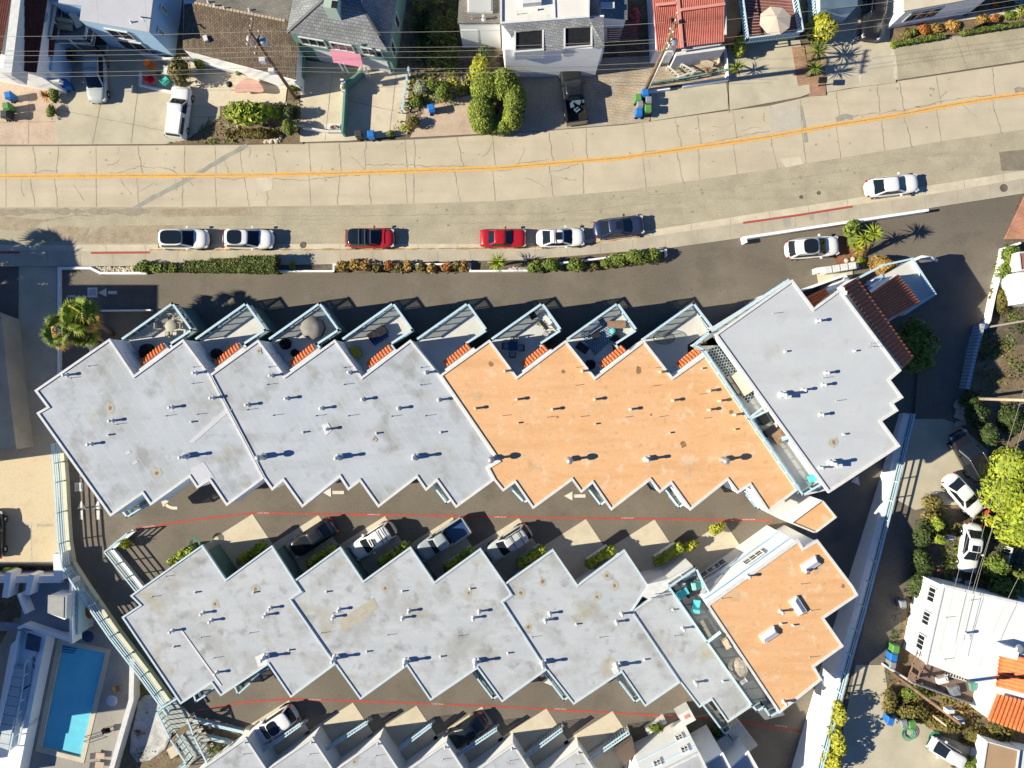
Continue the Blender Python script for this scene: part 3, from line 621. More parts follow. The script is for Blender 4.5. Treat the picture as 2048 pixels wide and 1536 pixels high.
# eight north decks with pale blue rails, and the clay tile hoods beside them
units = [(345, 607, rowA), (492, 607, rowA), (639, 607, rowA2), (786, 607, rowA2), (935, 607, rowA2), (1084, 607, rowA3), (1235, 607, rowA3), (1387, 607, rowA3)]
peaks = [(220, 678), (367, 679), (517, 680), (670, 680), (821, 680), (979, 680), (1131, 681), (1287, 681)]
notches = [(269, 751), (420, 750), (570, 752), (724, 754), (880, 751), (1034, 754), (1190, 755), (1345, 755), ]
for i, (ax, ay, own) in enumerate(units):
    nx, ny = notches[i]; kx, ky = peaks[i]
    RW, A_, E, R1, R2 = (ax - 99, 677), (ax, ay), (ax + 38, 660), (ax - 5, 688), (ax + 6, 704)
    fl = [W(*q, ZR) for q in (RW, A_, E, R1, R2)]
    nw, kw = W(nx, ny, ZA), W(kx, ky, ZA)
    R2w = W(nx + 47, ny - 34, ZA)
    poly = [fl[0], fl[1], fl[2], fl[3], R2w, nw, kw]
    dk = MB(); dk.prism([Vector((p.x, p.y, 0)) for p in poly], ZD - .3, ZD, 0, bot=True); dko = dk.build('deck', MM['deck'], own)
    cc = sum((Vector((p.x, p.y, 0)) for p in poly), Vector()) / len(poly)
    gw = MB(); gw.prism([cc + (Vector((p.x, p.y, 0)) - cc) * .97 for p in poly], 0, ZD - .3, 0, top=False); gw.build('garage_wall', MM['teal'], own)
    rail(dko, [fl[0], fl[1], fl[2], fl[3], fl[4]] if i < 7 else [fl[0], fl[1], W(1424, 655, ZR)], ZD, ZR)
    # tile hood over the doorway: from the notch end to the wall end
    s_, e_ = W(nx + 14, ny - 18, 5.7), W(nx + 62, ny - 56, 5.7)
    d = (e_ - s_).normalized(); nn = Vector((-d.y, d.x, 0)) 
    tl = MB(); tiles(tl, s_ - nn * .08 + Vector((0, 0, .12)), e_ - nn * .08 + Vector((0, 0, .12)), e_ + nn * .48 - Vector((0, 0, .25)), s_ + nn * .48 - Vector((0, 0, .25)), 9, .13)
    tl.prism([s_ - nn * .1, e_ - nn * .1, e_ + nn * .5, s_ + nn * .5], 5.2, 5.4, 1); tl.build('tile_hood', [MM['tile_orange'], MM['white']], own)
    lw = MB(); a_, b_ = W(nx + 12, ny - 9, ZA - .02), W(nx + 70, ny - 53, ZA - .02); lw.beam(a_ + nn * .03, b_ + nn * .03, .3, .16); lw.build('hood_ledge', MM['trim'], own)
    # sliding door in the back wall
    window(own, kw, nw, .35, .8, ZD + .1, ZD + 2.1)
# ------------------------------------------------------------------ north east block with tiled lean-to
ZC = 8.2
C_ = [(1430, 669), (1584, 560), (1627, 617), (1679, 579), (1801, 741), (1779, 760), (1805, 795), (1785, 807), (1795, 821), (1762, 842), (1799, 892), (1657, 985)]
rowC, roofC = building('corner_townhouse', 'tall townhouse block at the east end with a pale flat roof and brown tiled lean-to', C_, ZC, MM['roof_c'], th=.1, over=.3)
pipes(roofC, [(1640, 641, 'm'), (1657, 746, 'm'), (1651, 770, 'm'), (1611, 780, 'm'), (1646, 830, 'm'), (1572, 790, 'l'), (1576, 793, 'p'), (1572, 703, 's'), (1711, 702, 's'), (1689, 869, 's'), (1677, 802, 't'), (1550, 626, 't'), (1651, 756, 't'), (1745, 687, 't'), (1740, 694, 't'), (1752, 694, 't'), (1645, 937, 'm'), (1672, 929, 'l'), (1678, 931, 'p')], ZC)
spot(roofC, 1667, 884, ZC, .18)
tl = MB()
def cq(a, b, c, d, za, zb, n, r=.12, courses=1): tiles(tl, W(*a, za), W(*b, za), W(*c, zb), W(*d, zb), n, r, courses)
cq((1684, 573), (1805, 737), (1826, 716), (1712, 556), 7.9, 7.2, 22, .12, 3)
tl.build('tiled_lean_to', MM['tile_brown'], rowC)
tl = MB(); cq((1733, 592), (1767, 645), (1840, 606), (1794, 549), 6.9, 5.4, 12, .12, 3)
tl2 = tl; tl = MB(); cq((1712, 566), (1727, 566), (1745, 590), (1733, 600), 7.0, 6.6, 4); tl2.v and None
tl2.build('tiled_lean_to', MM['tile_brown'], rowC)
tl.build('tile_hood', MM['tile_brown'], rowC)
tl = MB(); cq((1604, 597), (1622, 620), (1656, 590), (1650, 577), 6.6, 6.0, 4, .13, 2); tl.build('tile_hood', MM['tile_orange'], rowC)
tl = MB(); tl.prism(G([(1733, 592), (1794, 549), (1840, 606), (1767, 650)], 5.3), 0, 5.2, 0); tl.prism(G([(1684, 573), (1712, 556), (1826, 716), (1805, 737)], 7.0), 0, 7.0, 0); tl.build('annex_wall', MM['white'], rowC)
tl = MB(); tl.prism(G([(1765, 552), (1825, 518), (1873, 588), (1815, 625), (1790, 610)], 3.6), 3.3, 3.6, 0, bot=True); dC = tl.build('terrace', MM['deck'], rowC)
tl = MB(); tl.prism(G([(1768, 553), (1823, 521), (1870, 587), (1812, 628)], 3.3), 0, 3.3, 0, top=False); tl.build('garage_wall', MM['white'], rowC)
tl = MB(); tl.wall_strip(G([(1700, 565), (1768, 530), (1826, 517), (1872, 588), (1810, 628)], 4.0), .16, 3.3, 3.95); tl.build('parapet', MM['blue_trim'], rowC)
tl = MB()
for a, b in (((1705, 590), (1765, 552)), ((1720, 592), (1775, 560)), ((1730, 572), (1760, 585))): tl.beam(W(*a, 3.6), W(*b, 3.6), .22, .2)
tl.build('pergola_beam', MM['skyblue'], rowC)
tl = MB(); tl.wall_strip(G([(1600, 582), (1690, 550), (1700, 565)], 2.2), .22, 0, 2.2); tl.prism(G([(1640, 590), (1668, 562), (1702, 556), (1694, 574)], 1.5), 0, 1.5); tl.build('stair_wall', MM['white'], rowC)
# gap with terraces between the orange roof and the corner block
tl = MB(); gp = [(1404, 690), (1432, 668), (1660, 985), (1596, 982)]
tl.prism(G([(1400, 690), (1440, 664), (1664, 978), (1606, 992)], 6.1), 5.8, 6.1, 0, bot=True); gt = tl.build('terrace', MM['deck'], rowC)
rail(gt, [W(1388, 690, 7.1), W(1408, 700, 7.1), W(1500, 838, 7.1), W(1606, 990, 7.1), W(1646, 966, 7.1)], 6.1, 7.1, top_w=.14)
tl = MB(); a, b = W(1413, 706, ZA + .12), W(1600, 977, ZA + .12); tl.beam(a, b, .14, .14)
q = (b - a)
for k in range(13): p = a + q * (k / 12); d2 = Vector((q.y, -q.x, 0)).normalized(); tl.beam(p, p + d2 * .3, .06, .07)
tl.beam(a + Vector((q.y, -q.x, 0)).normalized() * -.42 * -1 * 0 - Vector((q.y, -q.x, 0)).normalized() * -.0, b, .1, .1)
n2 = Vector((-q.y, q.x, 0)).normalized(); None
tl.build('roof_edge_frame', MM['blue_trim'], rowC)
rail(rowC, [W(1392, 688, 7.1), W(1420, 664, 7.1), W(1576, 561, 7.1)], 6.1, 7.1, top_w=.22, name='screen')
tl = MB(); tl.prism(G([(1395, 692), (1423, 655), (1560, 570), (1600, 585), (1450, 690)], 6.1), 5.8, 6.1, 0, bot=True); tl.build('walkway', MM['deck'], rowC)
for a, b in (((1500, 838), (1548, 815)), ((1500, 835), (1545, 800))): 
    mm = MB(); mm.beam(W(*a, 7.1), W(*b, 7.1), .16, .1); mm.build('divider_beam', MM['blue_trim'], rowC)
# ------------------------------------------------------------------ lower terrace
Bz = [4.12, 4.07, 4.02, 3.97]
B1 = [(262, 1191), (405, 1090), (452, 1159), (544, 1091), (589, 1161), (604, 1183), (581, 1198), (671, 1328), (582, 1394), (537, 1328), (442, 1391), (424, 1366), (362, 1407), (245, 1234), (281, 1210)]
B2 = [(589, 1161), (681, 1094), (727, 1162), (821, 1094), (869, 1164), (961, 1097), (1010, 1167), (1024, 1189), (1005, 1203), (1093, 1339), (1004, 1403), (955, 1336), (861, 1400), (814, 1331), (721, 1398), (671, 1328), (581, 1198), (604, 1183)]
B3 = [(1010, 1167), (1106, 1099), (1155, 1170), (1249, 1100), (1297, 1172), (1264, 1222), (1360, 1364), (1290, 1412), (1243, 1344), (1147, 1408), (1093, 1339), (1005, 1203), (1024, 1189)]
B4 = [(1264, 1222), (1337, 1174), (1504, 1411), (1455, 1444), (1423, 1399), (1398, 1414), (1360, 1364)]
blocks = []
for nm, P_, z, lab, rm in (('townhouse_row', B1, Bz[0], 'west end block of the lower townhouse row with dark smudges on its grey roof', MM['roof_b']), ('townhouse_row', B2, Bz[1], 'second block of the lower townhouse row with a brownish repaired patch on its grey roof', MM['roof_b']),
                       ('townhouse_row', B3, Bz[2], 'third block of the lower townhouse row with rusty spots on its pale grey roof', MM['roof_b']), ('townhouse_row', B4, Bz[3], 'narrow grey roofed block of the lower row beside the dark terraces with turquoise loungers', MM['roof_b'])):
    blocks.append(building(nm, lab, P_, z, rm, wall_m=MM['teal'] if P_ in (B1, B2) else MM['white'], th=.09, trim_m=mat('whitish_blue_trim', (.56, .64, .69), (.5, .59, .64), 2, .05), trim=.12, over=.6))
(b1, rb1), (b2, rb2), (b3, rb3), (b4, rb4) = blocks
pipes(rb1, [(402, 1229, 'm'), (419, 1244, 'm'), (340, 1265, 'm'), (538, 1219, 'm'), (528, 1233, 'm'), (430, 1349, 'm'), (389, 1186, 's'), (506, 1186, 's'), (346, 1295, 's'), (577, 1302, 's'), (328, 1155, 't'), (398, 1278, 't'), (496, 1269, 't'), (425, 1319, 't'), (300, 1196, 't'), (411, 1246, 't'), (522, 1322, 'l')], Bz[0])
pipes(rb2, [(676, 1222, 'm'), (665, 1237, 'm'), (652, 1185, 's'), (733, 1305, 's'), (640, 1269, 't'), (774, 1273, 't'), (664, 1229, 't'), (817, 1225, 'm'), (804, 1239, 'm'), (958, 1226, 'm'), (946, 1239, 'm'), (804, 1184, 's'), (940, 1179, 's'), (881, 1315, 's'), (1016, 1308, 's'), (916, 1275, 't'), (664, 1324, 'l'), (808, 1331, 'l'), (950, 1332, 'l')], Bz[1])
pipes(rb3, [(1100, 1230, 'm'), (1091, 1244, 'm'), (1245, 1231, 'm'), (1234, 1247, 'm'), (1153, 1250, 's'), (1290, 1321, 's'), (1065, 1277, 't'), (1200, 1278, 't'), (1097, 1239, 't'), (1086, 1334, 'l'), (1236, 1340, 'l')], Bz[2])
pipes(rb4, [(1368, 1260, 'm'), (1393, 1369, 'm'), (1347, 1221, 's'), (1447, 1364, 's'), (1351, 1275, 't')], Bz[3])
for x, y in ((511, 1178), (430, 1208)): spot(rb1, x, y, Bz[0], .17)
for x, y in ((770, 1177), (937, 1186)): spot(rb2, x, y, Bz[1], .15)
for x, y in ((1085, 1163), (1042, 1186), (1056, 1254), (1214, 1151), (1194, 1194), (1229, 1171)): spot(rb3, x, y, Bz[2], .17)
brn = mat('brown_patch', (.46, .42, .34), (.40, .37, .31), 2, .1)
roofpatch(rb2, [(678, 1240), (748, 1195), (756, 1215), (728, 1240), (708, 1250), (686, 1266)], Bz[1], brn)
roofpatch(rb1, [(510, 1314), (525, 1307), (536, 1318), (534, 1328), (516, 1334)], Bz[0], MM['trim'])
roofpatch(rb3, [(1222, 1337), (1233, 1330), (1240, 1341), (1228, 1349)], Bz[2], MM['trim'])
mm = MB(); mm.ribbon(G([(364, 1262), (442, 1371)], Bz[0]), .16, Bz[0] + .05); mm.build('roof_seam', MM['trim'], rb1)
# white stair block west of the roof ladder
t, r_ = building("white_annex", "white annex with a wall ladder beside the narrow grey roof", [(1284, 1192), (1297, 1168), (1337, 1158), (1386, 1132), (1392, 1150), (1340, 1176), (1300, 1200)], 4.2, MM['trim'], trim=0, cat='annex')
mm = MB()
for dx in (0, 9): mm.tube([W(1300 + dx, 1196 + dx * .2, 4.2), W(1312 + dx, 1198, 4.9), W(1322 + dx, 1191, 4.9), W(1310 + dx, 1188, 4.2)], .035, 5)
mm.build('ladder', MM['steel'], t)
# orange block in the lower row
ZO = 7.2
D_ = [(1414, 1210), (1596, 1080), (1606, 1096), (1635, 1080), (1705, 1172), (1715, 1190), (1647, 1236), (1686, 1292), (1628, 1333), (1643, 1359), (1558, 1426)]
rowD, roofD = building('corner_townhouse', 'tall white walled townhouse with an orange flat roof and three skylights', D_, ZO, MM['roof_o'], th=.08, over=.12)
pipes(roofD, [(1499, 1155, 'm'), (1565, 1226, 'm'), (1572, 1408, 'm'), (1612, 1142, 'm'), (1446, 1200, 't'), (1605, 1171, 't'), (1564, 1249, 's'), (1588, 1252, 's'), (1626, 1224, 't'), (1600, 1232, 't'), (1624, 1318, 't')], ZO)
for x, y, a in ((1594, 1211, -57), (1536, 1268, 33), (1619, 1128, 33)):
    c = W(x, y, ZO); s1 = MB(); s1.box(c + Vector((0, 0, .1)), (1.5, .8, .3), R(a)); sk = s1.build('skylight', MM['trim'], roofD)
    s2 = MB(); q = Matrix.Rotation(R(a), 3, 'Z'); s2.add([c + Vector((0, 0, .29)) + q @ Vector((u * .7, v * .36, w)) for u, v, w in ((-1, -1, -.04), (1, -1, -.04), (1, 1, -.04), (-1, 1, -.04), (-.8, 0, .16), (.8, 0, .16))], [(0, 1, 5, 4), (2, 3, 4, 5), (1, 2, 5), (3, 0, 4)]); s2.build('dome', mat('skylight_glass', (.62, .60, .66), rough=.2), sk)
for x, y in ((1616, 1146), (1686, 1172)):
    mm = MB(); c = W(x, y, ZO + .012); mm.flat([c + Vector((math.cos(a * .7) * .2 * rnd.uniform(.5, 1.2), math.sin(a * .7) * .14 * rnd.uniform(.6, 1.5), 0)) for a in range(9)]); mm.build('roof_stain', rust, roofD)
wa, wb = W(1414, 1210, ZO), W(1596, 1080, ZO)
for f0, f1, z0, z1 in ((.52, .72, 4.2, 5.3), (.22, .42, .9, 2.1), (.05, .3, .8, 1.9)): window(rowD, wb, wa, 1 - f1, 1 - f0, z0, z1, mull=2, horiz=1)
for z_ in (3.3, 5.9):
    mm = MB(); n_ = Vector((-(wb - wa).y, (wb - wa).x, 0)).normalized(); mm.beam(Vector((wa.x, wa.y, z_)) + n_ * .04, Vector((wb.x, wb.y, z_)) + n_ * .04, .08, .06); mm.build('wall_band', MM['skyblue'], rowD)
mm = MB(); mm.tube([W(1545, 1085, .1), W(1548, 1088, 3)], .06, 6); mm.build('downpipe', MM['trim'], rowD)
D2, roofD2 = building('stair_tower', 'small orange roofed stair tower with white parapets north of the skylight roof', [(1562, 1038), (1625, 994), (1645, 1001), (1672, 1034), (1630, 1066)], 4.8, MM['roof_o'], th=.1, trim=.12, cat='tower')
mm = MB(); mm.prism(G([(1557, 1037), (1625, 994), (1645, 1001), (1583, 1047)], 5.0), 0, 5.0); mm.build('parapet_slab', MM['white'], D2)
# dark terraces between the narrow block and the orange block
mm = MB(); mm.prism(G([(1337, 1172), (1392, 1140), (1420, 1200), (1570, 1430), (1530, 1440), (1504, 1411)], 4.0), 3.6, 4.0, bot=True); mm.prism(inset(G([(1340, 1172), (1392, 1137), (1420, 1200), (1560, 1420), (1530, 1430), (1504, 1405)], 4.0), .1), 0, 3.6, 1, top=False); tD = mm.build('terrace', [mat('dark_terrace', (.17, .18, .185), (.2, .21, .21), 1, .06), MM['white']], rowD)
rail(tD, [W(1340, 1172, 5.0), W(1392, 1137, 5.0), W(1420, 1190, 5.0)], 4.0, 5.0, top_w=.16)
rail(tD, [W(1338, 1174, 5.0), W(1414, 1284, 5.0), W(1504, 1411, 5.0), W(1514, 1422, 5.0), W(1528, 1414, 5.0), W(1540, 1433, 5.0), W(1556, 1424, 5.0)], 4.0, 5.0, top_w=.16, name='railing')
mm = MB(); mm.beam(W(1415, 1284, 5.0), W(1441, 1264, 5.0), .22, .14); mm.build('divider_beam', MM['blue_trim'], rowD)
# small south balconies
def balcony(own, px, z, zr_=1.0, m_=None):
    P_ = [W(x, y, z) for x, y in px]; mb = MB(); mb.prism(P_, z - zr_ - .15, z - zr_, bot=True); o = mb.build('balcony', mat('balcony_floor', (.33, .35, .33)), own)
    rail(o, P_[1:] if len(P_) < 5 else P_, z - zr_, z, top_w=.14, panel=True); return o
balcony(rowA, [(287, 989), (297, 1002), (253, 1034), (243, 1020)][::-1][:0] or [(286, 988), (298, 1006), (254, 1034), (243, 1020)], 3.6)
for x, y in ((1026, 970), (1180, 970), (1337, 975), (1497, 978)): balcony(rowA3, [(x + 2, y - 2), (x - 5, y + 6), (x + 21, y + 40 - (x == 1026) * 6), (x + 33, y + 30)], 4.2)
balcony(rowA2, [(868, 962), (862, 966), (893, 1006), (902, 1000)], 4.2)
balcony(b1, [(424, 1368), (430, 1378), (392, 1403), (388, 1392)], 2.9); balcony(b1, [(520, 1326), (536, 1334), (476, 1388), (470, 1374)], 2.6)
for own, x, y in ((b2, 950, 1340), (b3, 1092, 1342), (b3, 1234, 1346), (b4, 1414, 1410)): balcony(own, [(x, y - 4), (x - 6, y + 3), (x + 36, y + 58), (x + 48, y + 50)], 2.6)
# bottom row, only its north end is in the picture
ZE = 3.1
pk = [(492, 1475), (625, 1475), (758, 1478), (893, 1485), (1027, 1488), (1160, 1496)]
prev = [(372, 1560)]
for i, (x, y) in enumerate(pk):
    px = [(x - 118, y + 82), (x, y), (x + 50, y + 76), (x + 190, y + 300), (x + 80, y + 400)]
    t, r_ = building('townhouse_unit', ['grey roofed unit at the bottom edge, beside the timber stairs', 'second grey roofed unit from the left along the bottom edge', 'third grey roofed unit along the bottom edge with a rusty roof spot', 'fourth grey roofed unit along the bottom edge, left of the black coupe', 'fifth grey roofed unit along the bottom edge, right of the black coupe', 'rightmost grey roofed unit along the bottom edge, beside the white stepped house'][i], px, ZE - i * .1, MM['roof_b'], th=.1, trim_m=MM['trim'], trim=.12, over=.22)
    if i == 2: spot(r_, 709, 1524, ZE - .2, .15)
    pipes(r_, [(x - 8, y + 38, 't'), (x - 3, y + 12, 's')], ZE - i * .1)
    rx, ry = [(525, 1505), (650, 1503), (800, 1500), (913, 1514), (1047, 1519), (1180, 1521)][i]; ex, ey = [(603, 1450), (735, 1447), (863, 1452), (994, 1460), (1125, 1461), (1259, 1467)][i]
    s_ = thing('stair_railing', ['pale blue stair railing beside the white car with a black sunroof', 'pale blue stair railing right of the white car, at the second unit', 'pale blue stair railing left of the black coupe', 'pale blue stair railing right of the black coupe', 'pale blue stair railing, fifth from the left at the bottom edge', 'pale blue stair railing nearest the white stepped house'][i], 'railing', W(rx, ry, 0))
    mb = MB(); a, b = W(rx, ry, 1.7), W(ex, ey, 1.7); q = b - a
    nn = Vector((-q.y, q.x, 0)).normalized() * .22
    for z_, o_ in ((1.75, nn), (1.2, nn * 0)): mb.beam(Vector((a.x, a.y, z_)) + o_ * 0, Vector((b.x, b.y, z_)) + o_ * 0, .1, .1)
    mb.beam(a + nn, b + nn, .1, .08); mb.build('handrail', MM['blue_trim'], s_)
    mb = MB()
    for k in range(17):
        p = a.lerp(b, k / 16); mb.beam(Vector((p.x, p.y, 0.02)), Vector((p.x, p.y, 1.7)), .05, .05); mb.beam(p, p + nn, .06, .06)
    mb.build('baluster', MM['blue_trim'], s_)
    mb = MB(); mb.beam(Vector((a.x, a.y, .12)) - nn * 1.2, Vector((b.x, b.y, .12)) - nn * 1.2, .25, .24); tag(mb.build('stair_kerb', MM['walk'], s_))
# white stepped house at the bottom right of the lane
FR = [(1398, 1504), (1286, 1560), (1270, 1620), (1470, 1680), (1440, 1590)]
F1, rF = building('stepped_house', 'white stepped house with small square windows at the bottom right lane end', FR, 6.1, MM['roof_b'], trim=.14, th=.12)
fa, fb = W(1398, 1504, 6.1), W(1286, 1560, 6.1)
for f0, f1, z0, z1 in ((.12, .24, 4.4, 5.3), (.12, .24, 2.3, 3.2), (.62, .74, 4.4, 5.3)): window(F1, fa, fb, f0, f1, z0, z1, mull=1, horiz=1)
nf = Vector(((fb - fa).y, -(fb - fa).x, 0)).normalized()
mm = MB()
for zz in (3.2, 5.0): mm.beam(Vector((fa.x, fa.y, zz)) + nf * .03, Vector((fb.x, fb.y, zz)) + nf * .03, .06, .06)
mm.build('wall_band', MM['skyblue'], F1)
mm = MB(); mm.prism(G([(1339, 1541), (1391, 1510), (1376, 1500), (1296, 1545)], 5.0), 0, .02); 
for nm, px, z in (('lower_wing', [(1396, 1534), (1445, 1506), (1478, 1570), (1440, 1600)], 5.2), ('lower_wing', [(1456, 1538), (1496, 1503), (1534, 1570), (1490, 1600)], 4.2)):
    mm = MB(); P_ = G(px, z); mm.prism(P_, 0, z, 0, top=False); mm.sheet(inset(P_, .02), z, 1); mm.wall_strip(P_ + [P_[0]], .14, z, z + .12); mm.build(nm, [MM['white'], MM['roof_b']], F1)
mm = MB(); mm.prism(G([(1355, 1432), (1380, 1418), (1392, 1440), (1370, 1452)], 1.5), 0, 1.5, bot=True); mm.build('porch_roof', MM['trim'], F1)
mm = MB(); mm.box(W(1374, 1433, 1.52), (.5, .35, .03), .5); mm.build('hatch', mat('pink_hatch', (.6, .25, .22)), F1)
mm = MB(); mm.box(W(1416, 1484, 2.4), (.1, .1, 1.2)); mm.build('downpipe', MM['dark'], F1)
mm = MB()
for k in range(7): mm.box(W(1440 + k * 3.2, 1492 - k * 2.2, 2.2), (.08, 1.1, .05), .5)
mm.build('slatted_screen', MM['blue_trim'], F1)
mm = MB()
for k in range(6):
    o_ = k * 7; mm.prism(G([(1452 + o_ * .8, 1462 + o_), (1478 + o_ * .8, 1444 + o_), (1488 + o_ * .8, 1456 + o_), (1462 + o_ * .8, 1474 + o_)], 1.8 - k * .22), 0, 1.8 - k * .22)
mm.build('steps', MM['deck'], F1)
mm = MB(); mm.prism(G([(1292, 1462), (1330, 1438), (1334, 1446), (1297, 1470)], 1.0), 0, 1.0); mm.build('planter_wall', MM['trim'], F1)
mm = MB(); mm.prism(G([(1232, 1506), (1266, 1480), (1272, 1510), (1250, 1534)], 2.2), 0, 2.0); mm.build('shed_roof', mat('brown_shingle', (.12, .09, .07)), F1)
# ------------------------------------------------------------------ walls and fences
def fence(name, label, line, h, m_, rails=3, post=2.0, base_h=0.0, base_w=.3, base_m=None, zf=None, cat='fence', rw=.07, pw=.1, pickets=0):
    zf = zf or (lambda p: 0); o0 = Vector(line[0]); t = thing(name, label, cat, (o0.x, o0.y, 0))
    P_ = []
    for a, b in zip(line, line[1:]):
        a = Vector(a); b = Vector(b); n = max(1, round((b - a).length / post))
        P_ += [a.lerp(b, k / n) for k in range(n)]
    P_.append(Vector(line[-1])); P_ = [Vector((p.x, p.y, zf(p))) for p in P_]
    for p in P_[:90]:
        mb = MB(); mb.beam(p + Vector((0, 0, base_h)), p + Vector((0, 0, base_h + h + .04)), pw, pw); mb.build('post', m_, t)
    for k in range(rails):
        z_ = base_h + h * (k + 1) / rails; mb = MB()
        for a, b in zip(P_, P_[1:]): mb.beam(a + Vector((0, 0, z_)), b + Vector((0, 0, z_)), rw * (1.7 if k == rails - 1 else 1), .07)
        mb.build('rail', m_, t)
    if pickets:
        mb = MB()
        for a, b in zip(P_, P_[1:]):
            n = max(1, int((b - a).length / pickets))
            for k in range(n): p = a.lerp(b, (k + .5) / n); mb.beam(p + Vector((0, 0, base_h + .05)), p + Vector((0, 0, base_h + h)), .06, .03)
        mb.build('pickets', m_, t)
    if base_h:
        mb = MB()
        for a, b in zip(P_, P_[1:]):
            d = (b - a); d.z = 0; d = d.normalized() * base_w / 2; n = Vector((-d.y, d.x, 0)); L_ = (a - d * .2, b + d * .2)
            vs = [L_[0] + n, L_[0] - n, L_[1] - n, L_[1] + n]; zs = [a.z, a.z, b.z, b.z]
            mb.add([(v.x, v.y, min(0, PZ)) for v in vs] + [(v.x, v.y, z_ + base_h) for v, z_ in zip(vs, zs)], [(4, 5, 6, 7), (0, 3, 2, 1)[::-1], (0, 1, 5, 4), (1, 2, 6, 5), (2, 3, 7, 6), (3, 0, 4, 7)])
        mb.build('wall_base', base_m or MM['white'], t)
    return t
fl = G([(128, 885), (134, 960), (137, 1020), (141, 1080), (148, 1125), (178, 1172), (240, 1262), (300, 1340), (352, 1412)])
fence('boundary_fence', 'long pale blue railed fence on a cream wall above the pool', fl, 1.25, MM['blue_trim'], 4, 2.0, .55, .5, mat('cream_wall', (.66, .63, .50), (.6, .57, .44), 2, .05), rw=.09)
fence('planter_fence', 'pale blue railed fence around the west corner of the lower row', G([(272, 1060), (228, 1096), (290, 1174)]), 1.15, MM['blue_trim'], 3, 1.5, .45, .3)
# long retaining wall with its fence beside the rising road
def zw(p):
    py = 768 - p.y * S; return max(.3, zr(py) + .25)
wl = G([(1825, 832), (1796, 950), (1772, 1060), (1742, 1172), (1700, 1320), (1650, 1500), (1610, 1640), (1560, 1860)])
wl = [W(x, y, zr(y) + 1) for x, y in ((1823, 828), (1800, 925), (1772, 1040), (1740, 1165), (1700, 1310), (1650, 1500), (1612, 1640), (1560, 1860))]
wl = [Vector((p.x, p.y, 0)) for p in wl]
rt = fence('retaining_wall', 'long white retaining wall with a pale blue railed fence on top, along the rising side road', wl, 1.15, MM['blue_trim'], 3, 1.9, .01, .3, MM['white'], zf=lambda p: zr(768 - p.y * S) + .35, cat='wall', rw=.09)
mb = MB()
for a, b in zip(wl, wl[1:]):
    n = max(1, int((b - a).length / 3))
    for k in range(n):
        p, q = a.lerp(b, k / n), a.lerp(b, (k + 1) / n); z0_, z1_ = [zr(768 - v.y * S) + .35 for v in (p, q)]
        o_ = Vector((-.42, 0, 0)); c_ = Vector((.26, 0, 0)); pts = [p + o_, q + o_, q + c_, p + c_]; zz = [z0_, z1_, z1_, z0_]
        mb.add([(v.x, v.y, -.02) for v in pts] + [(v.x, v.y, z_) for v, z_ in zip(pts, zz)], [(0, 1, 2, 3)[::-1], (4, 7, 6, 5), (0, 4, 5, 1), (1, 5, 6, 2), (2, 6, 7, 3), (3, 7, 4, 0)])
mb.build('wall_face', MM['white'], rt)
def wall(name, label, px, h, w=.25, m_=None, z0=0, cat='wall', cap=True):
    L_ = G(px, z0 + h); mb = MB(); mb.wall_strip(L_, w, z0, z0 + h); o = mb.build(name, m_ or MM['white'], base=(L_[0].x, L_[0].y, z0)); return tag(o, label, cat)
# planter walls along the pavement
wall('low_wall', 'low white kerb wall framing the STOP marking at the drive entrance', [(117, 900), (117, 536), (180, 536), (200, 546), (290, 546)], .35, .22)
wall('low_wall', 'thin white planter wall stepping round the agave between the long hedge and the orange shrubs', [(556, 542), (667, 542), (667, 529), (940, 528), (940, 542), (1055, 541)], .6, .16)
wall('low_wall', 'white planter wall behind the rounded green bushes, ending near the dark blue car', [(1058, 532), (1120, 526), (1200, 517), (1255, 508), (1332, 500), (1333, 510)], .7, .16)
wall('low_wall', 'long white wall south of the red kerb, behind the parked white SUV', [(1492, 483), (1490, 475), (1855, 420)], .9, .24)
wall('low_wall', 'thin white wall edge south of the two palms at the drive entrance', [(200, 621), (300, 620)], .5, .12)
wall('low_wall', 'short white wall left of the upper row, south of the palms', [(180, 690), (180, 705)], 1.0, .12)
wall('low_wall', 'white wall with a mailbox shelf beside the round orange bush', [(1640, 540), (1712, 531)], 1.1, .5, MM['trim'])
wall('low_wall', 'curved white garden wall with peeling paint east of the corner block', [(2040, 486), (2012, 497), (2003, 540), (1990, 590), (1980, 640), (1972, 655)], .8, .2)
tag(wall('corrugated_fence', 'pale corrugated panel fence beside the shaded drive, right edge', [(1966, 652), (1953, 700), (1936, 774)], 1.2, .35, mat('corrugated', (.40, .45, .50), (.35, .40, .45), 2, .1, stripe=(76, .32, .3, (.2, .24, .28), .9))), cat='fence')
wall('garden_wall', 'thin pale wall between the two dark gardens at the right edge', [(1972, 655), (2060, 640)], .7, .16, MM['walk'])
mb = MB(); b4_ = G([(2010, 478), (2050, 392), (2300, 392), (2300, 478)], .15); mb.prism(b4_, 0, .15); structure(mb.build('red_brick_paving', brickmat('red_brick_paving', (.50, .22, .13), (.42, .17, .10), (.4, .3, .24), 1.0, -20, .42, .2, .02)))
t, _ = building('garden_shed', 'white shed partly in the frame at the right edge beside the dark garden', [(2034, 560), (2036, 545), (2200, 540), (2200, 610), (2048, 606)], 2.6, MM['white'], trim=0, cat='shed')
t, _ = building('garden_shed', 'small red roofed shed above the white shed at the right edge', [(2036, 505), (2200, 490), (2200, 538), (2040, 541)], 2.3, mat('red_felt', (.36, .15, .12), (.3, .12, .1), 2, .1), trim=.1, cat='shed')
